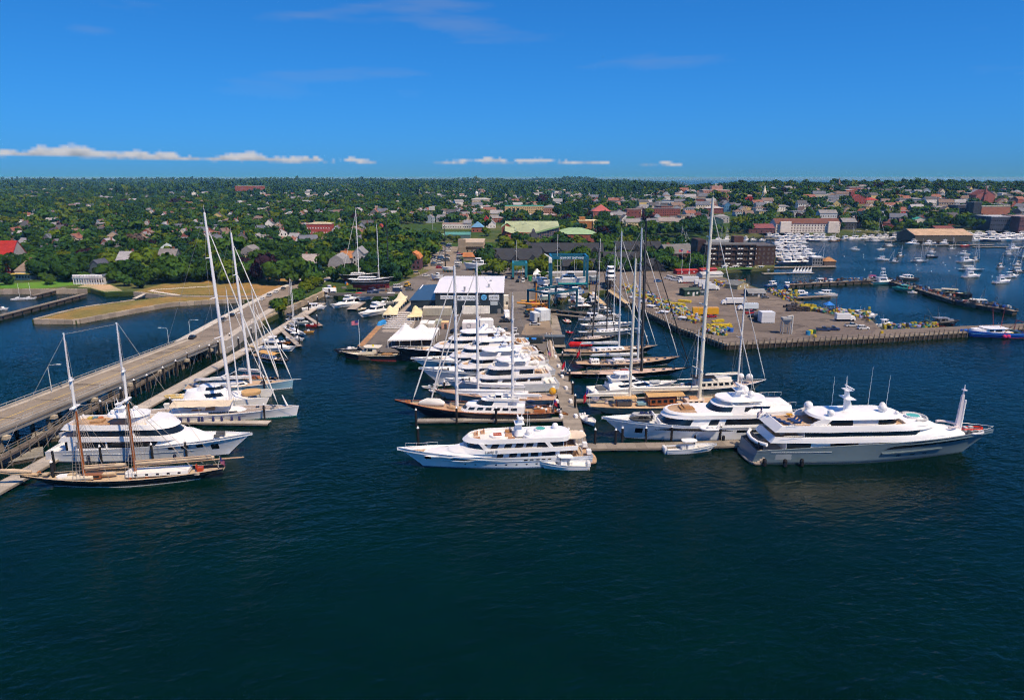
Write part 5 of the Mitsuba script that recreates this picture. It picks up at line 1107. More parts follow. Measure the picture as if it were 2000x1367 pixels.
def launch(name,label,px,py,l,rz,hullc=WHITE,kind='console',top=None,engines=2,engine_color=WHITE,cat_='motor boat',deck=OFFWHITE,housec=WHITE,B=None,group=None,z=0.0,topside=None,auto=None,stripe=NAVY):
 """A small motor boat: 'console' with a T-top, 'cuddy' with a forward cabin, 'lobster' with a wheelhouse forward and open stern, 'express', 'open'."""
 x,y_=at(px,py,0.3 if not z else z)
 B=B or l*0.3
 t=Boat(name,label,cat_,(x,y_,z),rz,group=group,auto=auto)
 k=l/9.0
 f0,f1=(1.15*k**.6,1.6*k**.6)
 t.hull(l,B,f0*0.85,f0,f1,hullc,bo=l*0.13,so=0.0,ws=0.88,wl=0.82,p=2.2,bw=0.45*k**.5 if kind!='express' else 0.2,mid=0.4,draft=0.5,lip=0.16,stripe=0.16,stripe_color=stripe,deck_color=deck,rail=topside)
 fl=f0-0.45*k**.5
 if kind in('console','open'):
  t.part('console',box(-0.02*l,0,fl,l*0.13,B*0.34,1.15,ch=0.12),WHITE,'gloss')
  t.part('windscreen',box(0.05*l,0,fl+1.15,0.1,B*0.34,0.45),None,'glass')
  t.part('seat',box(-0.16*l,0,fl,l*0.08,B*0.36,0.85,ch=0.1),OFFWHITE,'matte')
  t.part('bow_cushion',loft([full(half(0.14*l,0.36*l,B*0.26,l*0.16),zz)for zz in(fl,fl+0.4)]),deck if deck!=OFFWHITE else(0.62,0.6,0.55),'matte')
  if kind=='console':
   kt=t.part('t_top',loft([full(half(-0.2*l,0.1*l,B*0.34,l*0.1,tail=l*0.06),fl+zz)for zz in(2.05,2.17)]),top or WHITE,'gloss',40)
   for a in(-0.14,0.04):
    for s in(-1,1):t.part('top_post',tube((a*l,s*B*0.2,fl),(a*l,s*B*0.24,fl+2.05),0.05,n=5),ALU,'gloss',parent=kt)
 elif kind=='cuddy':
  t.tier('cabin',-0.12*l,0.34*l,B*0.36,0.26*l,fl,f1+0.5,housec,rake=0.14*l,tum=0.2,windows=[(-0.08*l,0.1*l,.5,.85)])
  t.part('windscreen',loft([full(half(-0.1*l,0.09*l,B*0.33,0.08*l),f1+0.5),full(half(-0.08*l,0.05*l,B*0.29,0.06*l),f1+1.2)]),None,'glass')
  t.part('bimini',loft([full(half(-0.26*l,0.06*l,B*0.34,0.05*l,tail=0.04*l),f1+1.6+zz)for zz in(0,0.12)]),top or NAVY,'matte',40)
  t.part('bimini_frame',cat(*[tube((a*l,s*B*0.32,f0),(a*l,s*B*0.32,f1+1.62),0.04,n=4)for a in(-0.2,0.0)for s in(-1,1)]),ALU,'gloss')
 elif kind=='lobster':
  t.tier('trunk_cabin',0.02*l,0.36*l,B*0.32,0.24*l,fl,f1+0.35,housec,rake=0.03*l,tum=0.15)
  t.tier('wheelhouse',-0.12*l,0.14*l,B*0.36,0.05*l,fl,fl+2.3,housec,rake=0.03*l,tum=0.15,windows=[(-0.08*l,0.02*l,.5,.85),(0.05*l,0.14*l,.5,.85)])
  t.part('roof',loft([full(half(-0.2*l,0.17*l,B*0.4,0.06*l),fl+2.3+zz)for zz in(0,0.14)]),top or housec,'gloss',40)
  t.part('engine_box',box(-0.25*l,0,fl,0.12*l,B*0.3,0.55,ch=0.1),OFFWHITE,'matte')
  t.part('antenna',tube((-0.05*l,0.4,fl+2.4),(-0.07*l,0.4,fl+4.6),0.04,n=4),WHITE,'gloss')
 elif kind=='express':
  t.tier('foredeck',-0.1*l,0.40*l,B*0.36,0.3*l,f0-0.2,f1+0.35,housec,rake=0.2*l,tum=0.3)
  t.tier('deck_house',-0.28*l,0.14*l,B*0.37,0.14*l,f0-0.2,f1+1.5,housec,rake=0.1*l,tum=0.35,windows=[(-0.24*l,-0.02*l,.5,.85),(0.02*l,0.14*l,.5,.9)])
  t.tray('flybridge',-0.34*l,0.05*l,B*0.36,0.09*l,f1+1.45,f1+2.1,f1+1.6,housec,OFFWHITE,rake=0.03*l)
  t.part('hardtop',loft([full(half(-0.22*l,0.0,B*0.28,0.05*l,tail=0.05*l),f1+3.2+zz)for zz in(0,0.15)]),top or housec,'gloss',40)
  t.part('radar_arch',cat(*[tube((-0.18*l,s*B*0.26,f1+2.0),(-0.16*l,s*B*0.22,f1+3.2),0.14,n=5)for s in(-1,1)]),housec,'gloss')
  t.part('swim_platform',box(-l/2-0.4,0,0.3,1.1,B*0.8,0.18,ch=0.2),TEAK,'timber')
  return t
 if kind!='lobster':
  for i in range(engines):
   q=(i-(engines-1)/2)*min(0.75,B*0.7/max(engines,1))
   t.part('outboard',cat(box(-l/2-0.3,q,f0*0.6,0.7,0.5,0.8,ch=0.12,top=0.85),box(-l/2-0.3,q,-0.5,0.3,0.22,f0*0.6+0.5)),engine_color,'gloss')
 return t
PI=math.pi
launch('center_console_boat','white centre console tender with three outboards beside the front white yacht',1099,912,11.2,PI*1.0,kind='console',engines=3,deck=OFFWHITE,stripe=None)
launch('center_console_boat','white open fishing boat with hardtop moored at the pier head',1350,880,12.6,0.09,(0.66,0.68,0.70),kind='console',engines=3,B=3.6,deck=OFFWHITE,stripe=(0.1,0.11,0.13))
launch('skiff','small white outboard skiff with green seat beside the main dock end',1150,824,8.0,-1.25,kind='open',engines=3,deck=OFFWHITE,B=3.4)
launch('launch_boat','varnished wooden launch tied to the main dock beside the ketch stern',1094,809,6.5,-0.9,(0.45,0.14,0.02),kind='open',engines=0,deck=(0.4,0.2,0.07),B=1.9)
for i,(px,py,l,c,lb)in enumerate([(838,757,4.5,(0.55,0.55,0.55),'grey inflatable dinghy left of the pale ketch bow'),(851,764,4.2,(0.62,0.62,0.6),'white inflatable dinghy nearest the pale ketch bow'),(862,752,5.0,(0.66,0.66,0.64),'white inflatable dinghy beside the pile behind the ketch bow'),(875,751,4.0,(0.45,0.46,0.5),'small dinghy rightmost of those by the ketch bow')]):
 rib('dinghy',lb,px,py,l,PI-0.1+0.15*i,c,[DGREY,WHITE][i%2])
 # right of the main dock: sloops with their bows to the right
sloop('black sloop with red sail cover right of the main dock',(1100,684),(1284,674),2.6,7.2,(0.014,0.015,0.018),1209,452,mastc=(0.55,0.60,0.66),boom=15,cover=(0.62,0.65,0.68),r=0.36,roofs=[('coachroof',-0.2,0.16,0.25,0.8,WHITE)],rail=(0.5,0.4,0.3),stay2=True)
t=Thing('sail_bag','bright red sail cover lying over the stern of the black sloop','sail cover',at(1133,674,3.0)+(0,));t.part('',path_tube([(-4.2,0,3.0),(-3.5,0,3.4),(2,0,3.3),(4.5,0,3.0)],[0.5,1.1,0.95,0.4],9),(0.52,0.012,0.02),'matte',50)
sloop('black ketch rigged sloop with pale blue mast and white deckhouses',(1124,708),(1327,696),2.8,7.6,(0.012,0.013,0.016),1246,446,mastc=(0.50,0.57,0.64),boom=17,cover=(0.6,0.64,0.68),r=0.40,roofs=[('coachroof',-0.2,0.2,0.27,0.6,(0.6,0.5,0.42)),('doghouse',-0.36,-0.27,0.24,1.3,WHITE),('doghouse',-0.14,-0.03,0.24,1.2,WHITE)],rail=(0.42,0.3,0.22)).flag(-16.5,0.5,2.2,((0.5,0.01,0.03),(0.5,0.01,0.03)),2.8,1.8,4.2,0.6)
y=sloop('long black flush decked racing sloop with thick black mast',(1103,728),(1350,717),2.4,6.6,(0.010,0.010,0.012),1253,432,mastc=BLACK,boom=17,cover=None,deck=(0.50,0.37,0.30),r=0.5,roofs=[('coachroof',-0.06,0.0,0.18,0.7,(0.36,0.09,0.03))],ws=0.3,so=7,bo=8,fore=True,foresail=BLACK)
y.flag(-y.L/2+0.6,0,2.2,((0.5,0.01,0.03),(0.5,0.01,0.03)),2.8,1.8,3.6,0.6)
k=y.part('running_backstay',cat(tube((0,0.5,45),(L*0.0+16,0.0,2.2),0.06,n=4),tube((1,0.5,38),(y.L/2-1,0,2.4),0.08,n=4)),BLACK,'matte')
loc,rz,L=berth((1150,764),(1322,744),3.0,1.5)
y=Boat('motor_yacht','white sleek express cruiser with black side windows right of the main dock','yacht',loc,rz)
y.hull(L,6.4,2.2,2.5,3.2,WHITE,bo=3.8,ws=0.88,p=2.4,bw=0.3,deck_color=OFFWHITE,stripe_color=(0.02,0.025,0.03),stripe=0.5)
y.tier('deck_house',-8.5,7.5,2.7,9,2.2,3.9,WHITE,rake=5.5,tum=0.6,windows=[(-5.5,-1.5,.35,.8),(-0.5,4.0,.35,.8)])
y.tier('wheelhouse',-7.5,3.5,2.2,6,3.6,4.9,WHITE,rake=3.5,tum=0.5,windows=[(-4.5,0.5,.35,.85),(1.0,3.5,.2,.9)])
y.tray('flybridge',-8,0.5,2.2,3.5,4.9,5.5,5.05,WHITE,OFFWHITE,rake=0.8)
y.tier('hardtop',-6.5,-1.0,1.9,2,6.6,6.85,WHITE,tail=1.5);y.part('arch_leg',cat(*[tube((-5.5,s*1.8,5),(-4.8,s*1.6,6.6),0.2,n=6)for s in(-1,1)]),WHITE,'gloss')
y.part('aft_lounge',box(-10.5,0,1.9,2.4,3.6,0.6),DGREY,'matte');y.part('foredeck_pad',box(7.0,0,3.15,3.4,2.2,0.3,ch=0.3),(0.45,0.48,0.5),'matte')
y.part('transom_door',box(-L/2-0.1,0,0.6,0.3,3.4,1.2),(0.3,0.4,0.44),'gloss')
# the tan ketch with the tallest mast
loc,rz,L=berth((1148,791),(1478,772),3.4,2.2)
y=Boat('sailing_yacht','pale green classic ketch with tan deck awnings and the tallest cream mast','sailing boat',loc,rz)
y.hull(L,9.2,2.5,2.2,3.5,(0.30,0.33,0.27),bo=7,so=5,ws=0.45,wl=0.82,p=2.0,bw=0.35,mid=0.47,draft=1.2,deck_color=(0.52,0.37,0.24),stripe_color=NAVY,stripe=0.22,rail=(0.55,0.36,0.2))
y.tier('deck_house',-7.5,0.8,2.3,1.5,2.2,4.0,(0.23,0.075,0.03),tum=0.1,windows=[(-7+1.7*i,-5.9+1.7*i,.35,.85)for i in range(5)])
y.part('awning',loft([np.array([(x,q,4.75+0.4*math.cos(q*0.55))for q in np.linspace(-2.7,2.7,7)])for x in np.linspace(-8.2,2.6,6)],closed=False),TANVAS,'matte',50)
y.part('awning',loft([np.array([(x,q,4.2+0.35*math.cos(q*0.7))for q in np.linspace(-2.0,2.0,7)])for x in np.linspace(-17.5,-11.0,5)],closed=False),TANVAS,'matte',50)
for a in(-17,-11.5,-7.8,2.2):
 for s in(-1,1):y.part('awning_pole',tube((a,s*1.9,2.1),(a,s*1.9,4.5),0.06,n=4),VARNISH,'gloss')
y.tier('cockpit_house',-16.5,-12.0,1.6,0.8,2.1,3.2,(0.08,0.07,0.07),tum=0.1)
y.tier('coachroof',3.4,9.0,2.1,1.5,2.2,3.0,(0.64,0.52,0.42),tum=0.2,windows=[(4+1.6*i,4.9+1.6*i,.4,.8)for i in range(3)])
y.part('skylight',box(-9.6,-1.0,2.2,2.4,1.6,0.7),(0.2,0.36,0.42),'gloss');y.sofa(5.8,0,3.0,2.2,1.0,0,(0.5,0.3,0.16))
y.part('covered_tender',box(14.5,0.6,2.6,4.6,1.8,0.9,0.0,0.6),TANVAS,'matte')
for i in range(6):y.part('deck_gear',box(-19+1.4*i+(26 if i>2 else 0),(-1)**i*1.2,2.2,0.9,0.8,0.6,0.5*i,0.15),[(0.6,0.5,0.45),(0.3,0.2,0.12),(0.62,0.6,0.58)][i%3],'matte')
CRM=(0.72,0.70,0.60)
y.rig(seen_x(1365,loc,rz),zat(loc[1],386)-2.2,r=0.58,color=CRM,rake=0.0,spreaders=5,sw=4.2,boom=20.5,boom_z=3.6,boom_r=0.36,cover=(0.70,0.69,0.64),cover_r=0.42,fore=L/2-0.5,fore_r=0.14,stay2=None)
y.rig(seen_x(1229,loc,rz),zat(loc[1],502)-2.2,r=0.42,color=CRM,rake=0.0,spreaders=3,sw=3.2,boom=12.5,boom_z=2.8,boom_r=0.27,cover=(0.72,0.71,0.66),cover_r=0.38,back=-L/2+0.6,crow=True)
y.flag(-L/2+0.6,0,2.6,((0.03,0.05,0.3),(0.55,0.015,0.03)),3.4,2.4,4.4,0.62)
y.part('white_bundle',ball(-L/2+2.5,1.6,4.2,1.3,1.6),WHITE,'matte',50)
# white motor sailer behind
loc,rz,L=berth((1318,757),(1496,742),2.8,1.9)
y=Boat('sailing_yacht','white two masted motor sailer with grey hull behind the tallest mast','sailing boat',loc,rz)
y.hull(L,7.6,2.2,2.1,3.0,(0.08,0.12,0.14),bo=3.5,so=2.0,ws=0.66,wl=0.82,p=2.1,bw=0.4,deck_color=(0.45,0.35,0.31),stripe_color=(0.4,0.4,0.4),stripe=0.2,draft=0.9,rail=WHITE)
y.tier('deck_house',-8,4.0,2.5,2,1.9,3.8,(0.70,0.66,0.58),rake=0.8,tum=0.2,windows=[(-7.5+1.9*i,-6.2+1.9*i,.35,.8)for i in range(6)])
y.part('bimini',loft([full(half(-9.5,-2.5,2.2,0.6,tail=0.6),z)for z in(4.9,5.05)]),BLACK,'matte');y.tier('flybridge',-2.0,3.0,2.0,1.5,3.8,4.5,(0.72,0.7,0.62),tum=0.2)
y.dome(7.0,1.0,3.2,1.0);y.dome(9.0,-0.6,3.2,1.1)
y.rig(seen_x(1441,loc,rz),zat(loc[1],566)-1.9,r=0.30,color=(0.76,0.76,0.74),rake=0.0,spreaders=1,sw=2.2,boom=11,boom_z=3.2,boom_r=0.25,cover=(0.75,0.72,0.62),cover_r=0.2,fore=L/2-0.4,fore_r=0.12)
y.rig(seen_x(1358,loc,rz),zat(loc[1],642)-1.9,r=0.22,color=(0.76,0.76,0.74),rake=0.0,spreaders=1,sw=1.6,boom=6,boom_z=2.6,boom_r=0.2,cover=None,back=-L/2+0.3)
for i in range(8):y.part('deck_gear',box(-12+1.2*i,(-1)**i*1.6,2.0,0.8,0.8,0.7,i,0.15),[WHITE,(0.5,0.42,0.3),DGREY][i%3],'matte')
# smaller boats farther in along the main dock
sloop('slim black sloop with black carbon mast behind the red covered one',(1118,661),(1205,655),2.0,5.2,(0.02,0.022,0.026),1157,474,mastc=BLACK,boom=9,cover=None,r=0.34,rake=-0.05,roofs=[('coachroof',-0.15,0.15,0.25,0.55,(0.62,0.52,0.45))],deck=(0.5,0.42,0.36),foresail=BLACK)
sloop('grey decked racing sloop with thin black mast and grey boom cover',(1130,648),(1256,640),2.0,6.0,(0.33,0.36,0.37),1185,527,mastc=BLACK,boom=10,cover=(0.3,0.32,0.34),r=0.3,roofs=[('coachroof',-0.2,0.14,0.28,0.6,WHITE)],deck=LGREY)
sloop('white sloop with long grey sail cover behind the black masts',(1135,634),(1240,628),1.9,5.4,WHITE,0.1,34.0,mastc=ALU,boom=10,cover=(0.28,0.3,0.32),r=0.2,deck=OFFWHITE)
launch('lobster_boat','long white picnic boat with forward cabin beside the black pilings',1158,624,13.5,0.0,WHITE,'lobster',engines=0)
launch('motor_boat','white motor boat with grey cover right of the picnic boat',1192,620,10.5,0.05,WHITE,'cuddy',top=(0.4,0.42,0.44),engines=1)
launch('motor_boat','low grey decked motor boat before the travel lift piers',1175,607,12,0.0,(0.12,0.13,0.14),'cuddy',top=DGREY,engines=0)
launch('motor_boat','black motor boat with white deck before the travel lift piers',1138,601,12,0.03,(0.02,0.02,0.022),'express')
launch('motor_boat','dark blue motor boat moored inside the travel lift basin',1165,592,11,0.03,NAVY,'express')
launch('motor_boat','white cabin boat moored inside the travel lift basin',1128,588,10,0.03,WHITE,'lobster')
rib('inflatable','red seated pale inflatable boat at the edge of the shipyard quay',1108,628,6.5,-1.4,(0.62,0.52,0.42),(0.4,0.02,0.03))
rib('inflatable','grey inflatable tender behind the express cruiser',1283,729,5.5,0.2,(0.45,0.47,0.5),DGREY)
rib('inflatable','tiny red inflatable at the inner end of the sloop berths',1113,650,3.2,-0.6,(0.5,0.02,0.03),RED)
# ------------------------------------------------------------------ the shipyard
GZ=2.22
NAVYWALL=(0.022,0.035,0.048)
def span(pa,pb,z=GZ):
 """(middle, length, heading) between two points seen at pixels."""
 a,b=np.array(at(*pa,z)),np.array(at(*pb,z))
 return(a+b)/2,float(np.linalg.norm(b-a)),math.atan2(b[1]-a[1],b[0]-a[0])
(c,w,_)=span((851,613),(982,613))
hw_=zat(c[1],572)-GZ
dep=at(915,537,GZ+hw_+1.0)[1]-c[1]
t=Thing('boat_shed','large dark navy boat shed with white metal roof in the middle of the yard','shed',(c[0],c[1]+dep/2,GZ))
wl_,rf_=gable(w,dep,hw_,2.2,0.6,0.3)
t.part('wall',wl_,NAVYWALL,'matte')
k=t.part('roof',rf_,(0.78,0.76,0.78),'gloss')
for i in range(14):
 x=-w/2+(i+0.5)*w/14
 for s in(-1,1):
  t.part('roof_seam',loft([np.array([(x-.06,s*(dep/2+0.5),hw_+0.26),(x+.06,s*(dep/2+0.5),hw_+0.26)]),np.array([(x-.06,s*.05,hw_+2.52),(x+.06,s*.05,hw_+2.52)])],closed=False),(0.6,0.6,0.62),'gloss',parent=k)
for x,q in((9,-18),(9.5,-4),(-2,-26),(2,9)):
 t.part('roof_vent',cat(tube((x,q,hw_+0.8),(x,q,hw_+2.6),0.5,n=8),tube((x,q,hw_+2.6),(x,q,hw_+2.9),0.8,0.2,n=8)),(0.4,0.41,0.43),'gloss',parent=k)
def sx(px):return at(px,613,GZ)[0]-c[0]
fy=-dep/2
def sign(px0,px1,py0,py1,words,color=(0.66,0.70,0.74),ink=(0.10,0.13,0.17),sub=False,logo=False):
 x0,x1,z1,z0=sx(px0),sx(px1),zat(c[1],py0)-GZ,zat(c[1],py1)-GZ
 k=t.part('sign_board',box((x0+x1)/2,fy-0.1,z0,x1-x0,0.16,z1-z0),color,'matte')
 m_=meshkit.text_mesh(words,(z1-z0)*0.38,0.03,True)
 v=np.array(m_.vertices);lx=v[:,0].max()-v[:,0].min()
 room=(x1-x0)*(0.62 if logo else 0.86)
 v[:,0]=(v[:,0]-v[:,0].min())*room/lx
 t.part('lettering',(np.stack([v[:,0]+x1-room-0.25*(1 if logo else 3),fy-0.2-v[:,2],v[:,1]+z0+(z1-z0)*0.3],1),np.array(m_.faces)),ink,'matte',parent=k)
 if logo:
  lx_,lz=x0+(x1-x0)*0.14,(z0+z1)/2
  r=(z1-z0)*0.3
  t.part('emblem',cat(path_tube([(lx_+r*math.cos(a),fy-0.22,lz+r*math.sin(a))for a in np.linspace(0,6.28,15)],0.09,4),box(lx_,fy-0.22,lz-0.1,r*1.6,0.06,0.2),box(lx_,fy-0.22,lz-r*.5,r*0.7,0.06,r)),ink,'matte',parent=k)
sign(861,886,577,584,'CENTER');sign(893.5,929,577,587,'BELT BLOOM',logo=True);sign(955,975,576,586,'JUSTER')
xr,zr=sx(945.5),zat(c[1],581)-GZ
k=t.part('round_sign',tube((xr,fy-0.05,zr),(xr,fy-0.2,zr),1.35,n=20),(0.12,0.42,0.75),'matte')
t.part('emblem',cat(box(xr-0.45,fy-0.24,zr-0.1,0.5,0.06,0.7),box(xr+0.45,fy-0.24,zr-0.1,0.5,0.06,0.7),box(xr,fy-0.24,zr-0.9,0.7,0.06,0.4)),(0.03,0.1,0.22),'matte',parent=k)
t.part('window',box(sx(965),fy-0.05,zat(c[1],596)-GZ,3.4,0.1,1.9),(0.5,0.55,0.56),'gloss')
t.part('shed_door',box(sx(975),fy-0.05,0,1.6,0.12,2.4),(0.2,0.2,0.2),'matte')
# the lean-to left of it
P4=[at(803,612),at(851,612),at(860,558),at(826,558)]
a0=np.array(at(803,610,GZ));a1=np.array(at(850,610,GZ));zl=zat(a0[1],586);b0=np.array(at(826,557,zl+1.5));b1=np.array(at(862,555,zl+1.5))
t=Thing('lean_to','low navy blue outbuilding with dark blue roof left of the boat shed','building')
t.part('wall',loft([np.array([[*a0,GZ],[*a1,GZ],[*b1,GZ],[*b0,GZ]]),np.array([[*a0,zl-.3],[*a1,zl-.3],[*b1,zl+1.2],[*b0,zl+1.2]])]),NAVYWALL,'matte')
e=np.array([-0.7,-0.7])
t.part('roof',loft([np.array([[*(a0+e),zl-.28],[*(a1),zl-.28],[*(b1),zl+1.22],[*(b0+[-0.7,0.5]),zl+1.22]]),np.array([[*(a0+e),zl],[*(a1),zl],[*(b1),zl+1.5],[*(b0+[-0.7,0.5]),zl+1.5]])]),(0.035,0.065,0.10),'gloss')
for x in(1.8,4.4):t.part('window',box(a0[0]+x,a0[1]-0.03,3.4,1.2,0.1,1.1),(0.6,0.62,0.64),'gloss')
t.part('white_trim',tube([*b0,zl+1.4],[*(b0*.72+a0*.28),zl+1.0],0.35,n=5),WHITE,'gloss')
def crate(name,label,pa,pb,dep_,top_py,color,cat_='container',roofc=None,door=None,mat='matte',ribs=True,z=GZ,parts=()):
 """A long box standing on the ground between two pixels, its top front edge at row top_py."""
 m_,l,ang=span(pa,pb,z)
 h=zat(m_[1],top_py)-z
 t=Thing(name,label,cat_,(m_[0],m_[1],z),ang)
 t.part('body',box(0,dep_/2,0.12,l,dep_,h-0.12),color,mat)
 t.part('skid',box(0,dep_/2,0,l*0.9,dep_*0.8,0.118),DGREY,'matte')
 t.part('roof',box(0,dep_/2,h,l+0.1,dep_+0.1,0.12),roofc or tuple(min(v*1.15,.8)for v in color),mat)
 if ribs:
  n=max(3,int(l/1.2))
  for i in range(n):t.part('rib',box(-l/2+(i+0.5)*l/n,-0.04,0.2,0.12,0.08,h-0.3),tuple(v*0.85 for v in color),mat)
 if door:t.part('door',box(door*l,-0.03,0.13,1.1,0.1,2.1),(0.05,0.05,0.055),'matte')
 return t,l,h,dep_
crate('site_container','long grey beige site container in front of the shed',(826,617),(881,617),5.0,602,(0.40,0.38,0.31),roofc=(0.55,0.52,0.46))
crate('site_container','long white site container in front of the shed door',(903,614),(957,613),5.0,598,(0.78,0.76,0.70),roofc=(0.80,0.72,0.6))
t,l,h,_=crate('box_trailer','white box trailer with round emblem behind the white yachts',(903,646),(934,646),6.5,631,(0.70,0.66,0.67),'trailer',ribs=False)
t.part('emblem',path_tube([(-0.6+0.9*math.cos(a),-0.05,2.0+0.9*math.sin(a))for a in np.linspace(0,6.28,15)],0.1,4),(0.12,0.13,0.18),'matte')
crate('box_trailer','second white box trailer right of the one with the emblem',(938,641),(964,640),5.0,626,(0.76,0.77,0.78),'trailer')
crate('shed_hut','white narrow hut left of the tan kiosk',(820,643),(833,643),7.0,632,(0.62,0.60,0.54),'hut',roofc=(0.75,0.74,0.7))
crate('shed_hut','second white narrow hut between white hut and tan kiosk',(835,644),(847,644),7.0,633,(0.62,0.60,0.54),'hut',roofc=(0.75,0.74,0.7))
crate('kiosk','tan kiosk with peach roof behind the white marquee',(862,643),(876,643),3.4,630,(0.52,0.30,0.2),'kiosk',roofc=(0.70,0.50,0.25),ribs=False,door=0.1)
crate('storage_box','greenish flat storage box behind the huts',(850,634),(862,634),4,627,(0.36,0.38,0.3))
crate('white_trailer','tall narrow white trailer at the right corner of the shed',(984,598),(993,598),3.2,578,(0.76,0.74,0.68),'trailer',door=0.2)
crate('white_trailer','lower white hut with open black door right of the shed',(985,610),(992,610),2.5,598,(0.72,0.62,0.5),'trailer',door=0.0,ribs=False)
crate('container_stack','white shipping container standing on the right side of the yard',(1056,628),(1075,626),6.0,606,(0.62,0.66,0.70))
crate('container_stack','grey shipping container left of the white one by the side dock',(1044,630),(1055,629),5.0,612,(0.5,0.53,0.56),door=0.2)
crate('skip','black open skip with blue covers at the quay edge',(1020,671),(1060,671),3.0,660,(0.02,0.03,0.035),'skip',roofc=(0.03,0.04,0.045))
for i,(a,b,cc)in enumerate([(1023,1033,(0.03,0.25,0.55)),(1038,1048,(0.03,0.17,0.5))]):
 m_,l,ang=span((a,664),(b,664),4.6);single('blue_tarpaulin',['light blue tarpaulin lying on the black skip','darker blue tarpaulin lying on the black skip'][i],'tarpaulin',box(m_[0],m_[1]+1,4.75,l,2.2,0.35,0,0.3,0.9),cc,'matte')
crate('office_hut','small white hut at the corner of the inner basin',(630,571),(652,572),3.0,564,WHITE,'hut',door=0.1,ribs=False)
# tents
def tent(label,corners,eave_py,peaks,color,name='tent',sides=True,z=GZ,open_=True,panels=8):
 pts=np.array([at(*p,z)for p in corners])
 fm=pts[:2].mean(0)
 he=zat(fm[1],eave_py)-z
 cen=pts.mean(0)
 t=Thing(name,label,'tent',(cen[0],cen[1],z))
 q=pts-cen
 n=13
 pk=[(np.array(at(px,py0,z))-cen,hh)for px,py0,hh in peaks]
 u,v=np.meshgrid(np.linspace(0,1,2*n),np.linspace(0,1,n),indexing='ij')
 X=((1-u)[...,None]*(1-v)[...,None]*q[0]+u[...,None]*(1-v)[...,None]*q[1]+u[...,None]*v[...,None]*q[2]+(1-u)[...,None]*v[...,None]*q[3])
 Z=np.full(u.shape,he)
 size=np.linalg.norm(q[1]-q[0])/max(len(pk),1)*0.5
 edge=np.minimum(np.minimum(u,1-u)*2,np.minimum(v,1-v))*2
 for pp,hh in pk:
  d=np.linalg.norm(X-pp,axis=-1)/size
  Z=np.maximum(Z,he+np.clip(edge*1.5,0,1)*hh*(np.clip(1-d*0.82,0,1)**1.35)+0.25*hh*np.clip(edge,0,1)*np.exp(-d))
 i,j=np.meshgrid(np.arange(2*n-1),np.arange(n-1),indexing='ij')
 t.part('canopy',(np.concatenate([X,Z[...,None]],-1).reshape(-1,3),quads(np.stack([i*n+j,(i+1)*n+j,(i+1)*n+j+1,i*n+j+1],-1).reshape(-1,4))),color,'matte',True)
 e=[np.r_[p,he]for p in q]
 t.part('valance',cat(*[loft([np.array([a,b]),np.array([a,b])-[0,0,0.45]],closed=False)for a,b in zip(e,e[1:]+e[:1])]),tuple(min(0.8,v*1.02)for v in color),'matte')
 for a,b in zip(q,np.roll(q,-1,0)):
  for f_ in np.linspace(0,1,5)[:-1]:
   p=a*(1-f_)+b*f_
   t.part('pole',tube((*p,0),(*p,he),0.1,n=5),WHITE,'gloss')
 if not open_:t.part('floor_box',box(0,0,0,abs(q[1][0]-q[0][0])*0.8,abs(q[2][1]-q[1][1])*0.7,1.1),(0.12,0.08,0.06),'matte')
 return t
tent('large white marquee with two peaks in front of the yard',[(758,680),(846,678),(858,655),(782,657)],663,[(793,667,3.8),(824,666,3.8)],(0.80,0.80,0.80),open_=False)
tent('round topped cream tent bar on the terrace by the inner basin',[(748,621),(776,621),(779,609),(757,609)],614,[(762,615,2.4)],(0.74,0.64,0.40),open_=False)
tent('cream sail tent with sharp peak at the corner of the lean-to',[(795,628),(824,626),(826,614),(808,615)],618,[(812,619,3.2)],(0.74,0.64,0.36),open_=False)
tent('long narrow cream awning along the terrace',[(765,609),(778,608),(794,591),(783,591)],603,[(780,600,0.8)],(0.74,0.64,0.42))
tent('pointed cream tent at the inner end of the terrace',[(768,594),(790,594),(796,584),(779,584)],588,[(783,588,3.0)],(0.74,0.66,0.46))
single('kayak_rack','bright blue covered rack at the edge of the terrace','rack',turned(box(0,0,0,2.2,7.5,1.6,0,0.6,0.7),-0.25,*at(746,634,GZ),GZ),(0.03,0.25,0.6),'matte')
x0,y0=at(760,643,GZ)
k=0
for r in range(8):
 for q in range(7):
  px,py=752+q*7.2+r*3.4-1,643-r*4.2
  X,Y=at(px,py,GZ)
  t=Thing('picnic_table',None,'table',(X,Y,GZ),0.1,group='white tables on the terrace',auto=('white table',f'in the {["nearest","second","third","fourth","fifth","sixth","seventh","farthest"][r]} table row on the terrace','x'))
  t.part('table_top',box(0,0,0.72,1.9,0.9,0.08),WHITE,'matte')
  t.part('trestle',cat(box(-0.6,0,0,0.1,0.6,0.718),box(0.6,0,0,0.1,0.6,0.718)),LGREY,'matte')
struct('terrace_paving',flat([at(*p,2.2)for p in[(745,648),(803,650),(818,612),(803,590),(776,612)]],2.222),(0.30,0.26,0.22),'matte','paved terrace with rows of white tables')
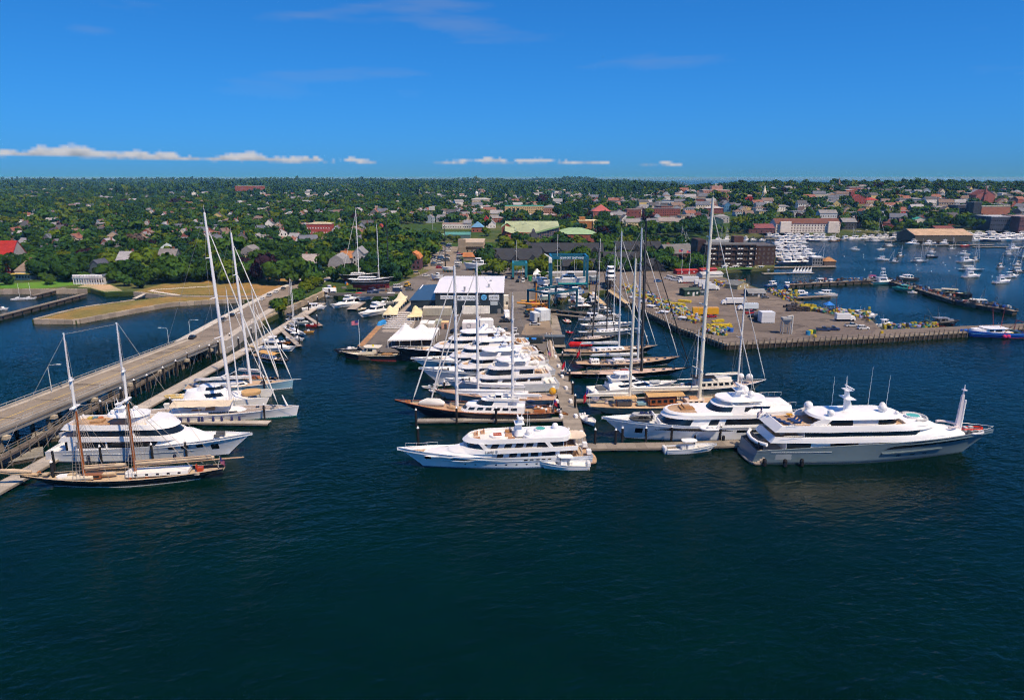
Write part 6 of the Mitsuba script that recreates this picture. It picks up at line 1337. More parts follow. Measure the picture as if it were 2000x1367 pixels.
def flagpole(px,py,top,label,colors):
 x,y_=at(px,py,GZ)
 h=zat(y_,top)-GZ
 b=Boat('flagpole',label,'flagpole',(x,y_,GZ))
 b.part('pole',tube((0,0,0),(0,0,h),0.12,0.07,n=6),WHITE,'gloss')
 n_=7
 xs=-np.linspace(0.1,2.6,n_)
 k=b.part('flag',loft([np.stack([xs,0.2*np.sin(xs*3),np.full(n_,h-0.4)+xs*0.1],1),np.stack([xs,0.2*np.sin(xs*3+.3),np.full(n_,h-2.0)+xs*0.1],1)],closed=False),colors[1],'matte')
 b.part('canton',loft([np.stack([xs[:4],0.2*np.sin(xs[:4]*3)-0.04,np.full(4,h-0.4)+xs[:4]*0.1],1),np.stack([xs[:4],0.2*np.sin(xs[:4]*3+.2)-0.04,np.full(4,h-1.2)+xs[:4]*0.1],1)],closed=False),colors[0],'matte',parent=k)
flagpole(703,679,624,'white flagpole with red striped flag beside the boardwalk',((0.03,0.04,0.2),(0.5,0.16,0.22)))
for i,(px,py,top)in enumerate([(1331,536,486),(1346,537,488)]):flagpole(px,py,top,['left of two white flagpoles on the sandy lane','right of two white flagpoles on the sandy lane'][i],((0.03,0.05,0.25),(0.5,0.1,0.1)))
# boats along the tents and in the inner basin
loc,rz,L=berth((777,698),(667,688),2.0,0.8)
y=Boat('motor_yacht','black hulled cream motor yacht with large cabin left of the marquee','yacht',loc,rz)
y.hull(L,6.0,1.9,1.8,2.4,(0.012,0.013,0.018),bo=2.0,ws=0.85,p=2.2,bw=0.35,deck_color=(0.62,0.55,0.44),stripe_color=(0.4,0.04,0.04),stripe=0.25,rail=(0.66,0.56,0.4))
y.tier('deck_house',-2.5,5.0,2.2,3.5,1.4,2.7,(0.70,0.60,0.42),rake=1.6,tum=0.2);y.tier('wheelhouse',-3.2,2.2,2.0,1.6,2.6,4.5,(0.72,0.63,0.46),rake=0.9,tum=0.25,windows=[(-1.8,0.0,.3,.8),(0.3,2.2,.3,.8)])
y.tier('roof',-4.4,2.0,2.1,1.5,4.5,4.75,(0.74,0.66,0.5));y.part('cockpit',box(-6.5,0,1.45,3.6,3.6,0.45,ch=0.6),(0.35,0.2,0.09),'matte');y.part('yellow_light',ball(-1.5,0,5.0,0.4,n=6),(0.6,0.55,0.03),'matte')
y.fender(-L/2-0.7,0,0.2,0.9,0.8,BLACK)
launch('tender_boat','white tender with four blue covered outboards left of the boardwalk',681,686,11.5,PI+0.6,(0.02,0.025,0.04),'open',engines=4,engine_color=(0.02,0.035,0.1),deck=(0.7,0.7,0.7))
launch('motor_yacht','white flybridge motor yacht with stepped cabin, bow towards the left dock',674,598,17,PI+0.75,WHITE,'express',cat_='yacht',engines=0)
launch('motor_yacht','white and blue flybridge cruiser with navy canvas in the inner basin',722,583,19,PI+0.95,(0.62,0.66,0.72),'express',top=NAVY,cat_='yacht',housec=(0.06,0.08,0.16),engines=0)
launch('motor_boat','red covered sport boat between the white yachts of the inner basin',698,584,11,PI+0.8,(0.5,0.02,0.025),'cuddy',top=(0.5,0.02,0.025),deck=(0.5,0.02,0.025),engines=3,engine_color=NAVY)
launch('motor_yacht','white motor yacht moored along the terrace, bow towards the camera',729,614,20,PI+1.0,WHITE,'express',cat_='yacht',engines=0)
launch('motor_boat','white picnic boat beside the pointed cream tent',765,582,11,0.2,WHITE,'lobster',engines=0)
launch('motor_boat','grey covered runabout behind the white motor yacht by the terrace',752,594,10,PI+0.9,(0.4,0.41,0.43),'cuddy',top=(0.3,0.31,0.33),engines=1)
launch('motor_boat','small white motor boat at the head of the inner basin',684,582,8,0.1,WHITE,'cuddy',engines=1)
launch('motor_boat','white cabin boat at the left side of the inner basin',649,579,10,PI+0.6,WHITE,'cuddy',top=WHITE,engines=1)
launch('lobster_boat','white lobster style boat moored on the left inner dock',614,604,12,0.35,WHITE,'lobster',engines=0)
rib('inflatable','round pale inflatable raft at the wooden platform',707,604,5,0.9,(0.62,0.55,0.40),(0.5,0.46,0.3))
# the left marina
launch('sport_fisher','white sport fishing boat with dark boot top at the left marina',542,684,15.5,-0.18,WHITE,'express',cat_='motor boat',stripe=(0.03,0.03,0.03))
y=sloop('classic sailing boat with tan boom awning left of the sport fisher',(494,690),(565,703),1.8,4.4,(0.06,0.055,0.05),502,600,mastc=(0.6,0.55,0.45),boom=7,cover=(0.5,0.35,0.15),r=0.16,deck=(0.4,0.29,0.2),zs=1.3)
y.part('awning',loft([np.array([(x,q,3.3-0.25*abs(q))for q in np.linspace(-1.7,1.7,5)])for x in np.linspace(-5,4,5)],closed=False),(0.56,0.33,0.12),'matte',40)
sloop('black classic sloop with varnished deckhouse behind the light blue sloop',(440,733),(548,737),1.9,4.6,(0.02,0.02,0.02),509,568,mastc=(0.74,0.74,0.75),boom=8,cover=(0.6,0.6,0.61),r=0.2,roofc=(0.35,0.12,0.03),deck=(0.45,0.32,0.2),zs=1.4,spreaders=2)
sloop('white sailing boat with white bimini at the left marina',(556,637),(598,653),1.6,3.8,(0.5,0.55,0.62),576,547,boom=5,cover=OFFWHITE,r=0.14,deck=OFFWHITE,zs=1.2,spreaders=1,fore=False)
launch('motor_boat','small white runabout beside the finger dock of the left marina',578,664,8,-0.3,WHITE,'cuddy',top=WHITE,engines=1)
launch('motor_boat','grey green launch behind the white sailing boat with bimini',588,634,11,-0.25,(0.16,0.2,0.2),'lobster',engines=0,housec=(0.5,0.52,0.5))
launch('skiff','varnished skiff lying inside the finger dock of the left marina',556,671,6,-0.3,(0.35,0.12,0.03),'open',engines=0,deck=(0.45,0.2,0.06))
launch('skiff','red skiff at the outer finger dock',612,637,6.5,-0.1,(0.4,0.02,0.02),'open',engines=1,deck=(0.3,0.1,0.06))
launch('skiff','orange tan skiff off the end of the finger dock',604,649,4.6,0.0,(0.55,0.3,0.06),'open',engines=0,deck=(0.6,0.36,0.1))
sloop('small sailing boat nearest the causeway trees',(560,622),(600,628),1.5,3.2,WHITE,572,545,boom=4.5,cover=NAVY,r=0.13,deck=OFFWHITE,zs=1.1,spreaders=1,fore=False)
# daysailers on the far left
for i,(px,py)in enumerate([(36,585),(58,584),(2,605)]):
 t=launch('motor_boat' if i==2 else 'small_sailing_boat',['left of two daysailers moored by the wooden piers at far left','right of two daysailers moored by the wooden piers at far left','small white motor boat at the far left wooden pier'][i],px,py,7,0.2,WHITE,'open' if i<2 else 'cuddy',engines=0,cat_='boat')
 if i<2:t.part('mast',tube((0.8,0,1),(0.8,0,9),0.08,n=5),WHITE,'gloss')
 # boats standing on land
def cradle(t,L,h,n=4):
 for i in range(n):
  x=-L*0.32+L*0.64*i/(n-1)
  t.part('stand',cat(*[tube((x,s*2.4,-h),(x,s*1.6,-0.2),0.12,n=5)for s in(-1,1)],box(x,0,-h,0.6,1.6,0.5)),(0.2,0.1,0.05),'matte')
def on_land(label,px0,px1,py,B,fb,color,keel=(0.22,0.03,0.045),h=2.6,name='stored_boat',face=1,z=GZ,ws=0.6,deck=(0.5,0.52,0.54),stripe=None,cat_='sailing boat',houses=(),bo=None):
 m_,l,ang=span((px0,py),(px1,py),z)
 y=Boat(name,label,cat_,(m_[0],m_[1],z+h),ang if face>0 else ang+PI)
 y.hull(l,B,fb,fb*0.92,fb*1.35,color,bo=bo or l*0.12,so=l*0.05,ws=ws,wl=0.84,p=2.1,bw=0.25,deck_color=deck,stripe_color=None,draft=0.02,rail=WHITE if color[0]<0.2 else None)
 h_,*_=hull_meshes(l*0.86,B*0.8,0.02,0.02,0.02,l*0.03,l*0.03,ws,0.98,2.1,0.0,0.42,h*0.55,0.1,0.01)
 y.part('bottom',h_,keel,'matte',35)
 y.part('keel',loft([np.array([(-l*.2,-0.35,-h+0.3),(l*.12,-0.3,-h+0.3),(l*.12,0.3,-h+0.3),(-l*.2,0.35,-h+0.3)]),np.array([(-l*.26,-0.3,-0.6),(l*.22,-0.3,-0.6),(l*.22,0.3,-0.6),(-l*.26,0.3,-0.6)])]),keel,'matte')
 cradle(y,l,h)
 for a,b,w_,hh in houses:
  y.tier('deck_house',a*l,b*l,B*w_,(b-a)*l*0.35,fb*0.8,fb*0.95+hh,WHITE,rake=(b-a)*l*0.15,tum=0.25,windows=[(a*l+0.4,b*l,.45,.85)])
 return y
y=on_land('navy and white classic yacht with red bottom propped ashore',682,770,569,8.0,3.2,(0.012,0.018,0.028),h=4.0,deck=(0.66,0.68,0.7),houses=[(-0.28,0.18,0.24,1.2)])
hull_p=dict(L=y.L,B=8.0,za=3.2,zm=3.2*.92,zb=3.2*1.35,bo=y.L*.12,so=y.L*.05,ws=0.6,wl=0.84,p=2.1,mid=0.42)
hull_panel(y,**hull_p,xa=-y.L*.4,xb=y.L*.4,z0=1.7,z1=2.1,name='white_stripe',color=WHITE,mat='gloss',n=12)
y.rig(4.5,zat(y.loc[1],448)-6.8,r=0.2,color=ALU,rake=0,spreaders=3,sw=1.6,boom=None,fore=None)
y=on_land('black hulled yacht behind the navy one ashore',664,742,553,7.0,2.6,(0.012,0.013,0.016),h=3.0,houses=[(-0.2,0.2,0.25,0.9)],deck=(0.66,0.67,0.68))
y.rig(seen_x(702,y.loc,y.rz),zat(y.loc[1],416)-5.5,r=0.3,color=(0.76,0.76,0.76),rake=0.0,spreaders=3,sw=2.4,boom=None,fore=-y.L/2+2,fore_r=0.14)
on_land('long slim black hull stored on the shed roof side behind the yachts ashore',736,800,538,5.0,1.6,(0.012,0.012,0.014),h=2.0,deck=WHITE,face=-1)
on_land('white boat with green bottom ashore behind the white shed roof',862,888,532,3.6,1.8,WHITE,keel=(0.05,0.25,0.15),h=1.8,face=-1,cat_='motor boat')
on_land('white sport boat ashore, bow towards the camera, left of the shed roof',841,866,548,4.4,1.9,WHITE,keel=(0.6,0.6,0.6),h=1.6,face=-1,houses=[(-0.2,0.1,0.3,1.4)],cat_='motor boat',deck=DGREY)
on_land('white motor yacht ashore behind the ridge of the white shed roof',905,955,528,6.5,3.0,(0.70,0.74,0.78),keel=(0.1,0.2,0.3),h=1.6,face=-1,houses=[(-0.3,0.2,0.36,2.2),(-0.2,0.08,0.28,4.2)],cat_='yacht')
on_land('white motor yacht held in the slings of the large blue travel lift',1083,1150,562,6.5,2.8,WHITE,keel=(0.03,0.1,0.3),h=3.0,houses=[(-0.28,0.14,0.36,2.0),(-0.15,0.08,0.28,3.8)],cat_='yacht')
on_land('white cabin cruiser ashore left of the travel lift',1048,1082,562,5.0,2.2,WHITE,keel=(0.02,0.06,0.16),h=2.0,houses=[(-0.25,0.15,0.33,1.8)],cat_='motor boat')
on_land('grey blue hull ashore right of the travel lift',1150,1172,556,5.0,2.6,(0.3,0.38,0.42),keel=(0.02,0.14,0.5),h=2.6,cat_='motor boat')
on_land('white cruiser ashore in front of the travel lift',1064,1106,577,4.6,2.0,WHITE,keel=(0.03,0.05,0.07),h=1.6,houses=[(-0.25,0.2,0.33,1.6)],cat_='motor boat')
on_land('pale green trawler style boat ashore inside the front blue frame',1052,1078,590,4.6,2.0,(0.42,0.55,0.50),keel=(0.03,0.05,0.07),h=1.4,houses=[(-0.25,0.2,0.36,2.2)],cat_='motor boat')
on_land('white sail boat hull ashore in the small far travel lift',998,1032,537,4.6,2.0,WHITE,keel=(0.3,0.3,0.3),h=1.8,houses=[(-0.2,0.2,0.3,1.4)],cat_='motor boat')
for i,(a,b,py,c_,kc,lb)in enumerate([(1052,1076,573,WHITE,(0.03,0.05,0.1),'white sport boat ashore left of the front blue frame'),(1110,1140,579,(0.55,0.62,0.66),(0.02,0.1,0.3),'pale grey cruiser ashore under the travel lift end'),(1080,1108,586,WHITE,(0.05,0.05,0.06),'white cabin boat ashore inside the blue frame, nearest row'),(1056,1080,581,(0.5,0.56,0.6),(0.03,0.03,0.04),'grey white boat ashore beside the yellow crane'),(1112,1136,592,WHITE,(0.3,0.05,0.05),'white boat with red bottom ashore by the lift basin'),(1040,1062,553,WHITE,(0.1,0.1,0.12),'white boat ashore beside the small peaked tent'),(1086,1112,553,(0.7,0.7,0.68),(0.03,0.08,0.2),'white boat ashore behind the travel lift legs')]):
 on_land(lb,a,b,py,4.2,1.9,c_,keel=kc,h=1.5,houses=[(-0.25,0.2,0.34,1.6+0.3*(i%3))],cat_='motor boat',face=1 if i%2 else-1)
x,y_=at(1098,733,.9)
t=Thing('utility_cart','small black utility cart with white roof on the main dock','cart',(x,y_,.87),1.4);t.part('body',box(0,0,.3,2.2,1.1,.6,0,.15),BLACK,'gloss');t.part('roof',box(0,0,1.75,1.6,1.1,.08),WHITE,'gloss');t.part('roof_post',cat(*[tube((a,q,.9),(a,q,1.75),.04,n=4)for a in(-.7,.7)for q in(-.5,.5)]),BLACK,'matte')
for a in(-.7,.7):
 for q in(-.55,.55):t.part('wheel',tube((a,q-.08,.28),(a,q+.08,.28),.28,n=8),BLACK,'matte')
x,y_=at(1192,560,GZ)
y=Boat('stored_yacht','white motor yacht with dark bow ashore, facing the camera, right of the lift','yacht',(x,y_,GZ+1.5),-PI/2-0.12)
y.hull(30,7,3.2,3.5,4.6,(0.05,0.055,0.065),bo=4,bw=0.5,deck_color=WHITE,stripe_color=None,draft=0.4)
for i in range(3):y.tier('deck_house',-10+i,8-3.5*i,3.0-0.4*i,4,3.2+2.2*i,5.4+2.2*i,WHITE,rake=2,tum=0.3,windows=[(-2,8-3.5*i,.35,.85)])
cradle(y,26,1.5)
def lift(label,pa,pb,dep_,top_py,color,words=None,beam_low=True,name='travel_lift',w=1.0):
 m_,l,ang=span(pa,pb,GZ)
 h=zat(m_[1],top_py)-GZ
 t=Boat(name,label,'crane',(m_[0],m_[1],GZ),ang)
 for x in(-l/2,l/2):
  for q in(0,dep_):
   t.part('leg',box(x,q,1.0,1.3*w,1.1*w,h-1.0),color,'gloss')
   k=t.part('wheel',tube((x,q-0.6,0.8),(x,q+0.6,0.8),0.8,n=12),BLACK,'matte')
  if beam_low:t.part('side_beam',box(x,dep_/2,1.6,1.0,dep_-1.12,1.0),color,'gloss')
  t.part('top_beam',box(x,dep_/2,h-1.2*w,1.2*w,dep_-1.12,1.2*w),color,'gloss')
 for q in(0,dep_):
  t.part('cross_beam',box(0,q,h-1.6*w,l-1.32,1.0*w,1.58*w),color,'gloss')
 for x in(-l*0.2,l*0.2):
  t.part('sling',cat(tube((x,0.5,h-1.5),(x,dep_*0.3,3),0.1,n=4),tube((x,dep_-0.5,h-1.5),(x,dep_*0.7,3),0.1,n=4)),(0.6,0.6,0.55),'matte')
 if words:t.text(words,1.0,-0.55,h-1.25,0.95,color=(0.75,0.78,0.8),name='lettering',bold=True)
 return t,l,h
t,l,h=lift('large blue travel lift straddling a white yacht, lettered along its beam',(1076,566),(1146,566),16,501,TEAL,'NEWPORT SHIPYARD')
t.part('operator_cab',box(-l/2-0.6,-1.4,h-3.4,1.8,1.6,2.6),(0.7,0.72,0.72),'gloss');t.part('jib',tube((-l/2,-0.6,h-1),(-l/2-4,-0.8,h+1.6),0.3,n=5),(0.7,0.72,0.72),'gloss')
t.part('low_beam',box(2,-0.9,3.2,l-4,0.9,0.9),(0.02,0.30,0.30),'gloss')
lift('smaller teal travel lift farther back in the yard',(1002,546),(1028,546),12,514,(0.02,0.17,0.2))
lift('slim dark blue lifting frame in front of the big travel lift',(1072,616),(1126,606),14,568,(0.012,0.08,0.12),beam_low=False,name='lifting_frame',w=0.6)
dock('lift_pier','tan timber lift pier reaching into the basin, left one',[at(1154,571,2.2),at(1180,596,2.2)],2.6,z=2.3,color=(0.46,0.34,0.19),board=3)
dock('lift_pier','tan timber lift pier reaching into the basin, right one',[at(1188,566,2.2),at(1226,593,2.2)],2.6,z=2.3,color=(0.46,0.34,0.19),board=3)
dock('lift_pier','long dark lift pier with fenders in front of the blue frame',[at(1066,604,1.6),at(1204,617,1.6)],2.4,z=1.7,color=(0.10,0.09,0.08),board=4)
dock('lift_pier','pale edged dark pier beside the white picnic boat',[at(1072,612,1.4),at(1172,622,1.4)],1.6,z=1.4,color=(0.28,0.25,0.2),board=4)
def crane(label,px,py,s,color,rz):
 x,y_=at(px,py,GZ)
 t=Thing('mobile_crane',label,'crane',(x,y_,GZ),rz,scale=s)
 t.part('chassis',box(0,0,0.8,7,2.4,0.9),color,'gloss');t.part('cab',box(2.2,0.4,1.7,1.6,1.3,1.4),color,'gloss');t.part('window',box(2.2,-0.27,2.2,1.2,0.1,0.7),None,'glass')
 t.part('boom',tube((2.6,-0.3,2.8),(-6.5,-0.3,3.4),0.45,0.3,n=6),color,'gloss');t.part('counterweight',box(-2.6,0,1.7,1.4,2.2,1.0),DGREY,'matte')
 for a in(-2.4,2.4):
  for q in(-1.2,1.2):t.part('wheel',tube((a,q-.25,0.7),(a,q+.25,0.7),0.7,n=10),BLACK,'matte')
crane('orange yellow mobile crane with lowered boom on the right of the yard',1050,612,1.5,(0.62,0.24,0.015),0.0)
crane('yellow crane farther back beside the pale green boat',1042,600,1.1,(0.62,0.33,0.02),0.4)
crane('small yellow loader by the yachts ashore at the left',796,560,0.9,(0.6,0.36,0.02),1.4)
single('crane_mast','tall rusty orange crane mast beside the pale green boat','mast',turned(cat(tube((0,0,0),(0,0,13),0.45,0.35,n=5)),0,*at(1047,606,GZ),GZ),(0.45,0.16,0.02),'matte')
for i,(px,py,top,lb)in enumerate([(1088,560,458,'slim grey mast standing in the travel lift yard'),(1009,535,470,'slim white mast of the boat in the small lift'),(1168,618,466,'tall pale mast beside the basin with white stays'),(1041,0,0,'')][:3]):
 x,y_=at(px,py,GZ);hh=zat(y_,top)-GZ
 t=Thing('standing_mast',lb,'mast',(x,y_,GZ));t.part('pole',tube((0,0,0),(0,0,hh),0.22,0.15,n=6),(0.6,0.6,0.58),'gloss');t.part('spreader',cat(box(0,0,hh*.4,3,.12,.12),box(0,0,hh*.7,2.4,.12,.12)),(0.6,0.6,0.58),'gloss')
single('green_bin','green tank standing by the small travel lift','tank',turned(tube((0,0,0),(0,0,3),1.2,n=10),0,*at(1035,549,GZ),GZ),(0.02,0.2,0.08),'matte')
t=tent('small white peaked tent beside the hedge of the yard',[(1041,546),(1056,546),(1057,540),(1043,540)],536,[(1049,543,2.4)],(0.78,0.77,0.75))
crate('long_shed','long low grey roofed shed behind the travel lift',(1058,541),(1168,539),8,533,(0.3,0.3,0.3),'shed',roofc=(0.42,0.42,0.44),ribs=False)
for i,(a,b,py,cc)in enumerate([(690,770,575,(0.16,0.15,0.15)),(640,690,574,(0.14,0.135,0.13))]):
 crate('retaining_wall',['dark timber wall below the yachts ashore at the inner basin','dark timber wall left of the red bottomed yacht'][i],(a,py+4),(b,py+4),0.8,py-1,cc,'wall',ribs=True)
for i in range(26):
 px,py=[(640+45*RNG.random(),552+14*RNG.random()),(1100+60*RNG.random(),566+10*RNG.random()),(1036+26*RNG.random(),588+40*RNG.random())][i%3]
 x,y_=at(px,py,GZ)
 t=Thing('yard_gear',None,'gear',(x,y_,GZ),RNG.uniform(0,3),group='gear scattered in the shipyard',auto=([('grey timber stack','blue drum cluster','orange machine part','white wrapped bundle')][0][i%4],['on the slope beside the yachts ashore','near the lift basin','along the right side of the yard'][i%3],'x'))
 t.part('',[cat(*[box(0,0,0.3*j,3,1.2,0.26)for j in range(3)]),tube((0,0,0),(0,0,1.2),0.8,n=9),box(0,0,0,1.6,1.2,1.2,0,0.3,0.8),box(0,0,0,2.4,1.4,1.1,0,0.4,0.7)][i%4],[(0.2,0.19,0.18),(0.03,0.12,0.4),(0.55,0.2,0.03),(0.7,0.7,0.7)][i%4],'matte')
 # ------------------------------------------------------------------ vehicles
@functools.lru_cache(None)
def car_meshes(kind):
 l,w,h={'sedan':(4.6,1.82,1.42),'suv':(4.7,1.9,1.75),'pickup':(5.6,2.0,1.85),'van':(5.4,2.0,2.3)}[kind]
 sec=lambda x,z0,z1,hw:np.array([(x,-hw,z0),(x,-hw,z1),(x,-hw+0.12,z1+0.08),(x,hw-0.12,z1+0.08),(x,hw,z1),(x,hw,z0)])
 b=h*0.55
 body=loft([sec(-l/2,0.4,b*0.85,w/2-0.12),sec(-l/2+0.25,0.28,b,w/2),sec(l*0.2,0.28,b,w/2),sec(l/2-0.3,0.28,b*0.88,w/2-0.03),sec(l/2,0.4,b*0.72,w/2-0.18)])
 x0,x1,t0,t1={'sedan':(-l*.4,l*.24,-l*.24,l*.06),'suv':(-l*.47,l*.24,-l*.42,l*.1),'pickup':(-l*.1,l*.24,-l*.06,l*.12),'van':(-l*.49,l*.36,-l*.48,l*.22)}[kind]
 q=w/2-0.06
 glass=loft([np.array([(x0,-q,b+.04),(x1,-q,b+.04),(x1,q,b+.04),(x0,q,b+.04)]),np.array([(t0,-q+.22,h-.06),(t1,-q+.22,h-.06),(t1,q-.22,h-.06),(t0,q-.22,h-.06)])])
 roof=loft([np.array([(t0-.05,-q+.2,h-.08),(t1+.05,-q+.2,h-.08),(t1+.05,q-.2,h-.08),(t0-.05,q-.2,h-.08)]),np.array([(t0+.1,-q+.3,h),(t1-.1,-q+.3,h),(t1-.1,q-.3,h),(t0+.1,q-.3,h)])])
 wheels=[tube((x,s*(w/2-.2),0.33),(x,s*(w/2+.01),0.33),0.33,n=10)for x in(-l*.3,l*.31)for s in(-1,1)]
 lamps=[box(l/2-.12,s*w*.33,b*0.6,0.2,0.35,0.14)for s in(-1,1)]
 bed=box(-l*.3,0,b+.02,l*.34,w-.3,0.1)
 return body,glass,roof,wheels,lamps,bed
CARC={'white':(0.75,0.75,0.75),'silver':(0.45,0.46,0.48),'black':(0.015,0.016,0.018),'grey':(0.13,0.135,0.14),'navy blue':(0.02,0.035,0.10),'red':(0.38,0.02,0.025),'blue':(0.04,0.12,0.3),'tan':(0.4,0.33,0.24),'dark green':(0.02,0.06,0.04)}
def car(px,py,rz,color,kind,where,z=GZ,label=None,xyz=None):
 x,y_,zz=xyz or(*at(px,py,z),z)
 body,glass,roof,wheels,lamps,bed=car_meshes(kind)
 word={'sedan':'sedan','suv':'suv','pickup':'pickup truck','van':'van'}[kind]
 t=Thing('parked_car' if kind!='pickup' else 'pickup_truck',label,'car' if kind!='pickup' else 'pickup truck',(x,y_,zz),rz,group='cars '+where,auto=None if label else(f'{color} {word}',where,'x'))
 c_=CARC[color]
 t.part('body',body,c_,'gloss',30);t.part('windows',glass,None,'glass');t.part('roof',roof,c_,'gloss')
 for m_ in wheels:t.part('wheel',m_,(0.02,0.02,0.02),'matte')
 for m_ in lamps:t.part('headlight',m_,(0.6,0.6,0.58),'gloss')
 if kind=='pickup':t.part('load_bed',bed,(0.03,0.03,0.03),'matte')
KINDS_,COLS_=['sedan','suv','sedan','suv','pickup','van'],['white','silver','black','grey','navy blue','red','blue','silver','grey','white','tan']
for i in range(11):
 f_=[0.02,0.17,0.22,0.40,0.45,0.50,0.55,0.62,0.66,0.70,0.74][i]
 seg=LineString(cw)
 p,q=seg.interpolate(f_*seg.length),seg.interpolate(f_*seg.length+1)
 ang=math.atan2(q.y-p.y,q.x-p.x)
 zz=float(np.interp(f_*seg.length,[seg.project(Point(*c_))for c_ in cw],cz))+0.03
 car(0,0,ang,['black','grey','black','white','silver','white','grey','black','navy blue','black','blue'][i],['sedan','suv','sedan'][i%3],'parked along the causeway',xyz=(p.x-math.sin(ang)*4.6,p.y+math.cos(ang)*4.6,zz),label=None)
for r in range(11):
 for q,px in enumerate((846,858,870)):
  if(r,q)in((0,0),(5,0),(6,2)):continue
  py=524-r*4.6
  xx=px+(r*0.75)
  if q<2 or r>2:car(xx,py,PI/2*0+0.05,COLS_[(r*3+q*5)%11],KINDS_[(r+q)%6],f'in the {["front", "front", "front", "middle", "middle", "middle", "back", "back", "back", "back", "back"][r]} of the sandy car park')
for r in range(12):car(893+r*0.9+0.5*(r%2),523-r*4.2,0.2,COLS_[(r*4+3)%11],KINDS_[(r*2+1)%6],'along the fence beside the parking deck')
for px,py,rz,c_,k_,lb in[(1045,635,0.0,'silver','sedan','silver sedan parked on the sandy corner of the yard'),(1006,646,1.5,'white','sedan','white sedan facing away beside the tall white mast'),(988,629,0.05,'black','pickup','black pickup truck behind the white box van'),(975,645,1.5,'dark green','suv','dark suv behind the white yacht radar masts'),(988,646,1.5,'grey','sedan','grey sedan between dark suv and white sedan'),(1029,612,1.5,'dark green','suv','dark green suv beside the white containers'),(1030,618,1.5,'black','suv','black suv below the dark green one'),(832,540,0.1,'white','sedan','white sedan driving behind the shed roof'),(777,563,0.2,'white','van','white van beside the yachts ashore'),(776,570,0.1,'navy blue','van','dark blue van beside the yachts ashore'),(800,567,0.6,'grey','suv','grey suv beside the lean-to roof'),(1011,551,1.5,'black','suv','black suv before the small travel lift'),(1022,551,1.5,'white','van','white van before the small travel lift'),(1037,593,0.3,'red','pickup','red pickup beside the yellow crane'),(887,650,1.2,'black','suv','black suv behind the marquee'),(812,536,0.2,'tan','van','tan van by the orange roofed houses')]:
 car(px,py,rz,c_,k_,'parked about the shipyard',label=lb)
def truck(px,py,rz,l,boxc,cabc,label,h=3.4,z=GZ,emblem=False,group='box trucks on the fishing pier'):
 x,y_=at(px,py,z)
 t=Boat('box_truck',label,'truck',(x,y_,z),rz,group=group)
 bl=l-2.3
 t.part('cargo_box',box(-1.15,0,0.95,bl,2.4,h-0.95),boxc,'gloss')
 t.part('chassis',box(0,0,0.55,l,1.6,0.38),BLACK,'matte')
 k=t.part('cab',loft([np.array([(l/2-2.2,-1.05,0.5),(l/2,-1.05,0.5),(l/2,1.05,0.5),(l/2-2.2,1.05,0.5)]),np.array([(l/2-2.2,-1.05,1.5),(l/2,-1.0,1.4),(l/2,1.0,1.4),(l/2-2.2,1.05,1.5)]),np.array([(l/2-2.15,-0.95,2.4),(l/2-0.8,-0.95,2.4),(l/2-0.8,0.95,2.4),(l/2-2.15,0.95,2.4)])]),cabc,'gloss')
 t.part('windscreen',loft([np.array([(l/2-0.08,-0.85,1.48),(l/2-0.08,0.85,1.48)]),np.array([(l/2-0.72,-0.85,2.3),(l/2-0.72,0.85,2.3)])],closed=False),None,'glass',parent=k)
 for a in(-l/2+1.3,l/2-1.1):
  for s in(-1,1):t.part('wheel',tube((a,s*0.9,0.5),(a,s*1.15,0.5),0.5,n=10),BLACK,'matte')
 if emblem:t.part('emblem',path_tube([(-1.15+1.0*math.cos(a),-1.22,2.0+0.6*math.sin(a))for a in np.linspace(0,3.14,9)],0.08,4),(0.1,0.2,0.3),'matte')
truck(990,622,-1.5,7.0,WHITE,WHITE,'white box truck seen from behind in the middle of the yard',group=None)
truck(1344,553,PI,12,(0.66,0.67,0.68),WHITE,'long white semi trailer by the red boats at the back of the fishing pier',h=4)
for i in range(3):truck(1372+8*i,558+4.5*i,0.0,9.5,(0.68,0.69,0.70),WHITE,['farthest of three white box trucks parked side by side on the pier','middle one of three white box trucks parked side by side on the pier','nearest of three white box trucks parked side by side on the pier'][i])
truck(1430,595,PI,11,(0.70,0.71,0.72),WHITE,'white box truck in the open centre of the fishing pier')
truck(1460,606,PI,9.5,(0.60,0.68,0.74),WHITE,'pale blue white box truck with arched emblem on the pier',emblem=True)
truck(1650,627,0.0,8.5,(0.70,0.71,0.72),WHITE,'white box truck near the front edge of the pier at the trap stacks')
m_,l,ang=span((1352,617),(1402,617),GZ)
t=Thing('semi_trailer','bright yellow trailer parked behind the tallest mast','trailer',(m_[0],m_[1],GZ),ang)
t.part('cargo_box',box(0,0,1.0,l,2.5,3.0),(0.66,0.34,0.01),'gloss');t.part('chassis',box(0,0,0.6,l*.9,1.5,0.38),BLACK,'matte')
for a in(-l*.35,-l*.25,l*.3):
 for s in(-1,1):t.part('wheel',tube((a,s*0.95,0.5),(a,s*1.2,0.5),0.5,n=10),BLACK,'matte')
t.part('side_lettering',box(-l*.05,-1.27,2.1,1.4,0.03,1.1),(0.3,0.14,0.01),'matte')
m_,l,ang=span((1487,632),(1513,632),GZ)
t=Thing('cargo_box','large plain white cargo box standing on the open pier','container',(m_[0],m_[1],GZ),ang)
t.part('body',box(0,2.6,0.3,l,5.0,4.6),(0.68,0.69,0.71),'gloss');t.part('seam',box(0,0.06,2.7,l,0.06,0.12),(0.4,0.41,0.43),'matte');t.part('skid',box(0,2.6,0,l*.9,4,0.298),DGREY,'matte')
m_,l,ang=span((1474,626),(1488,627),GZ)
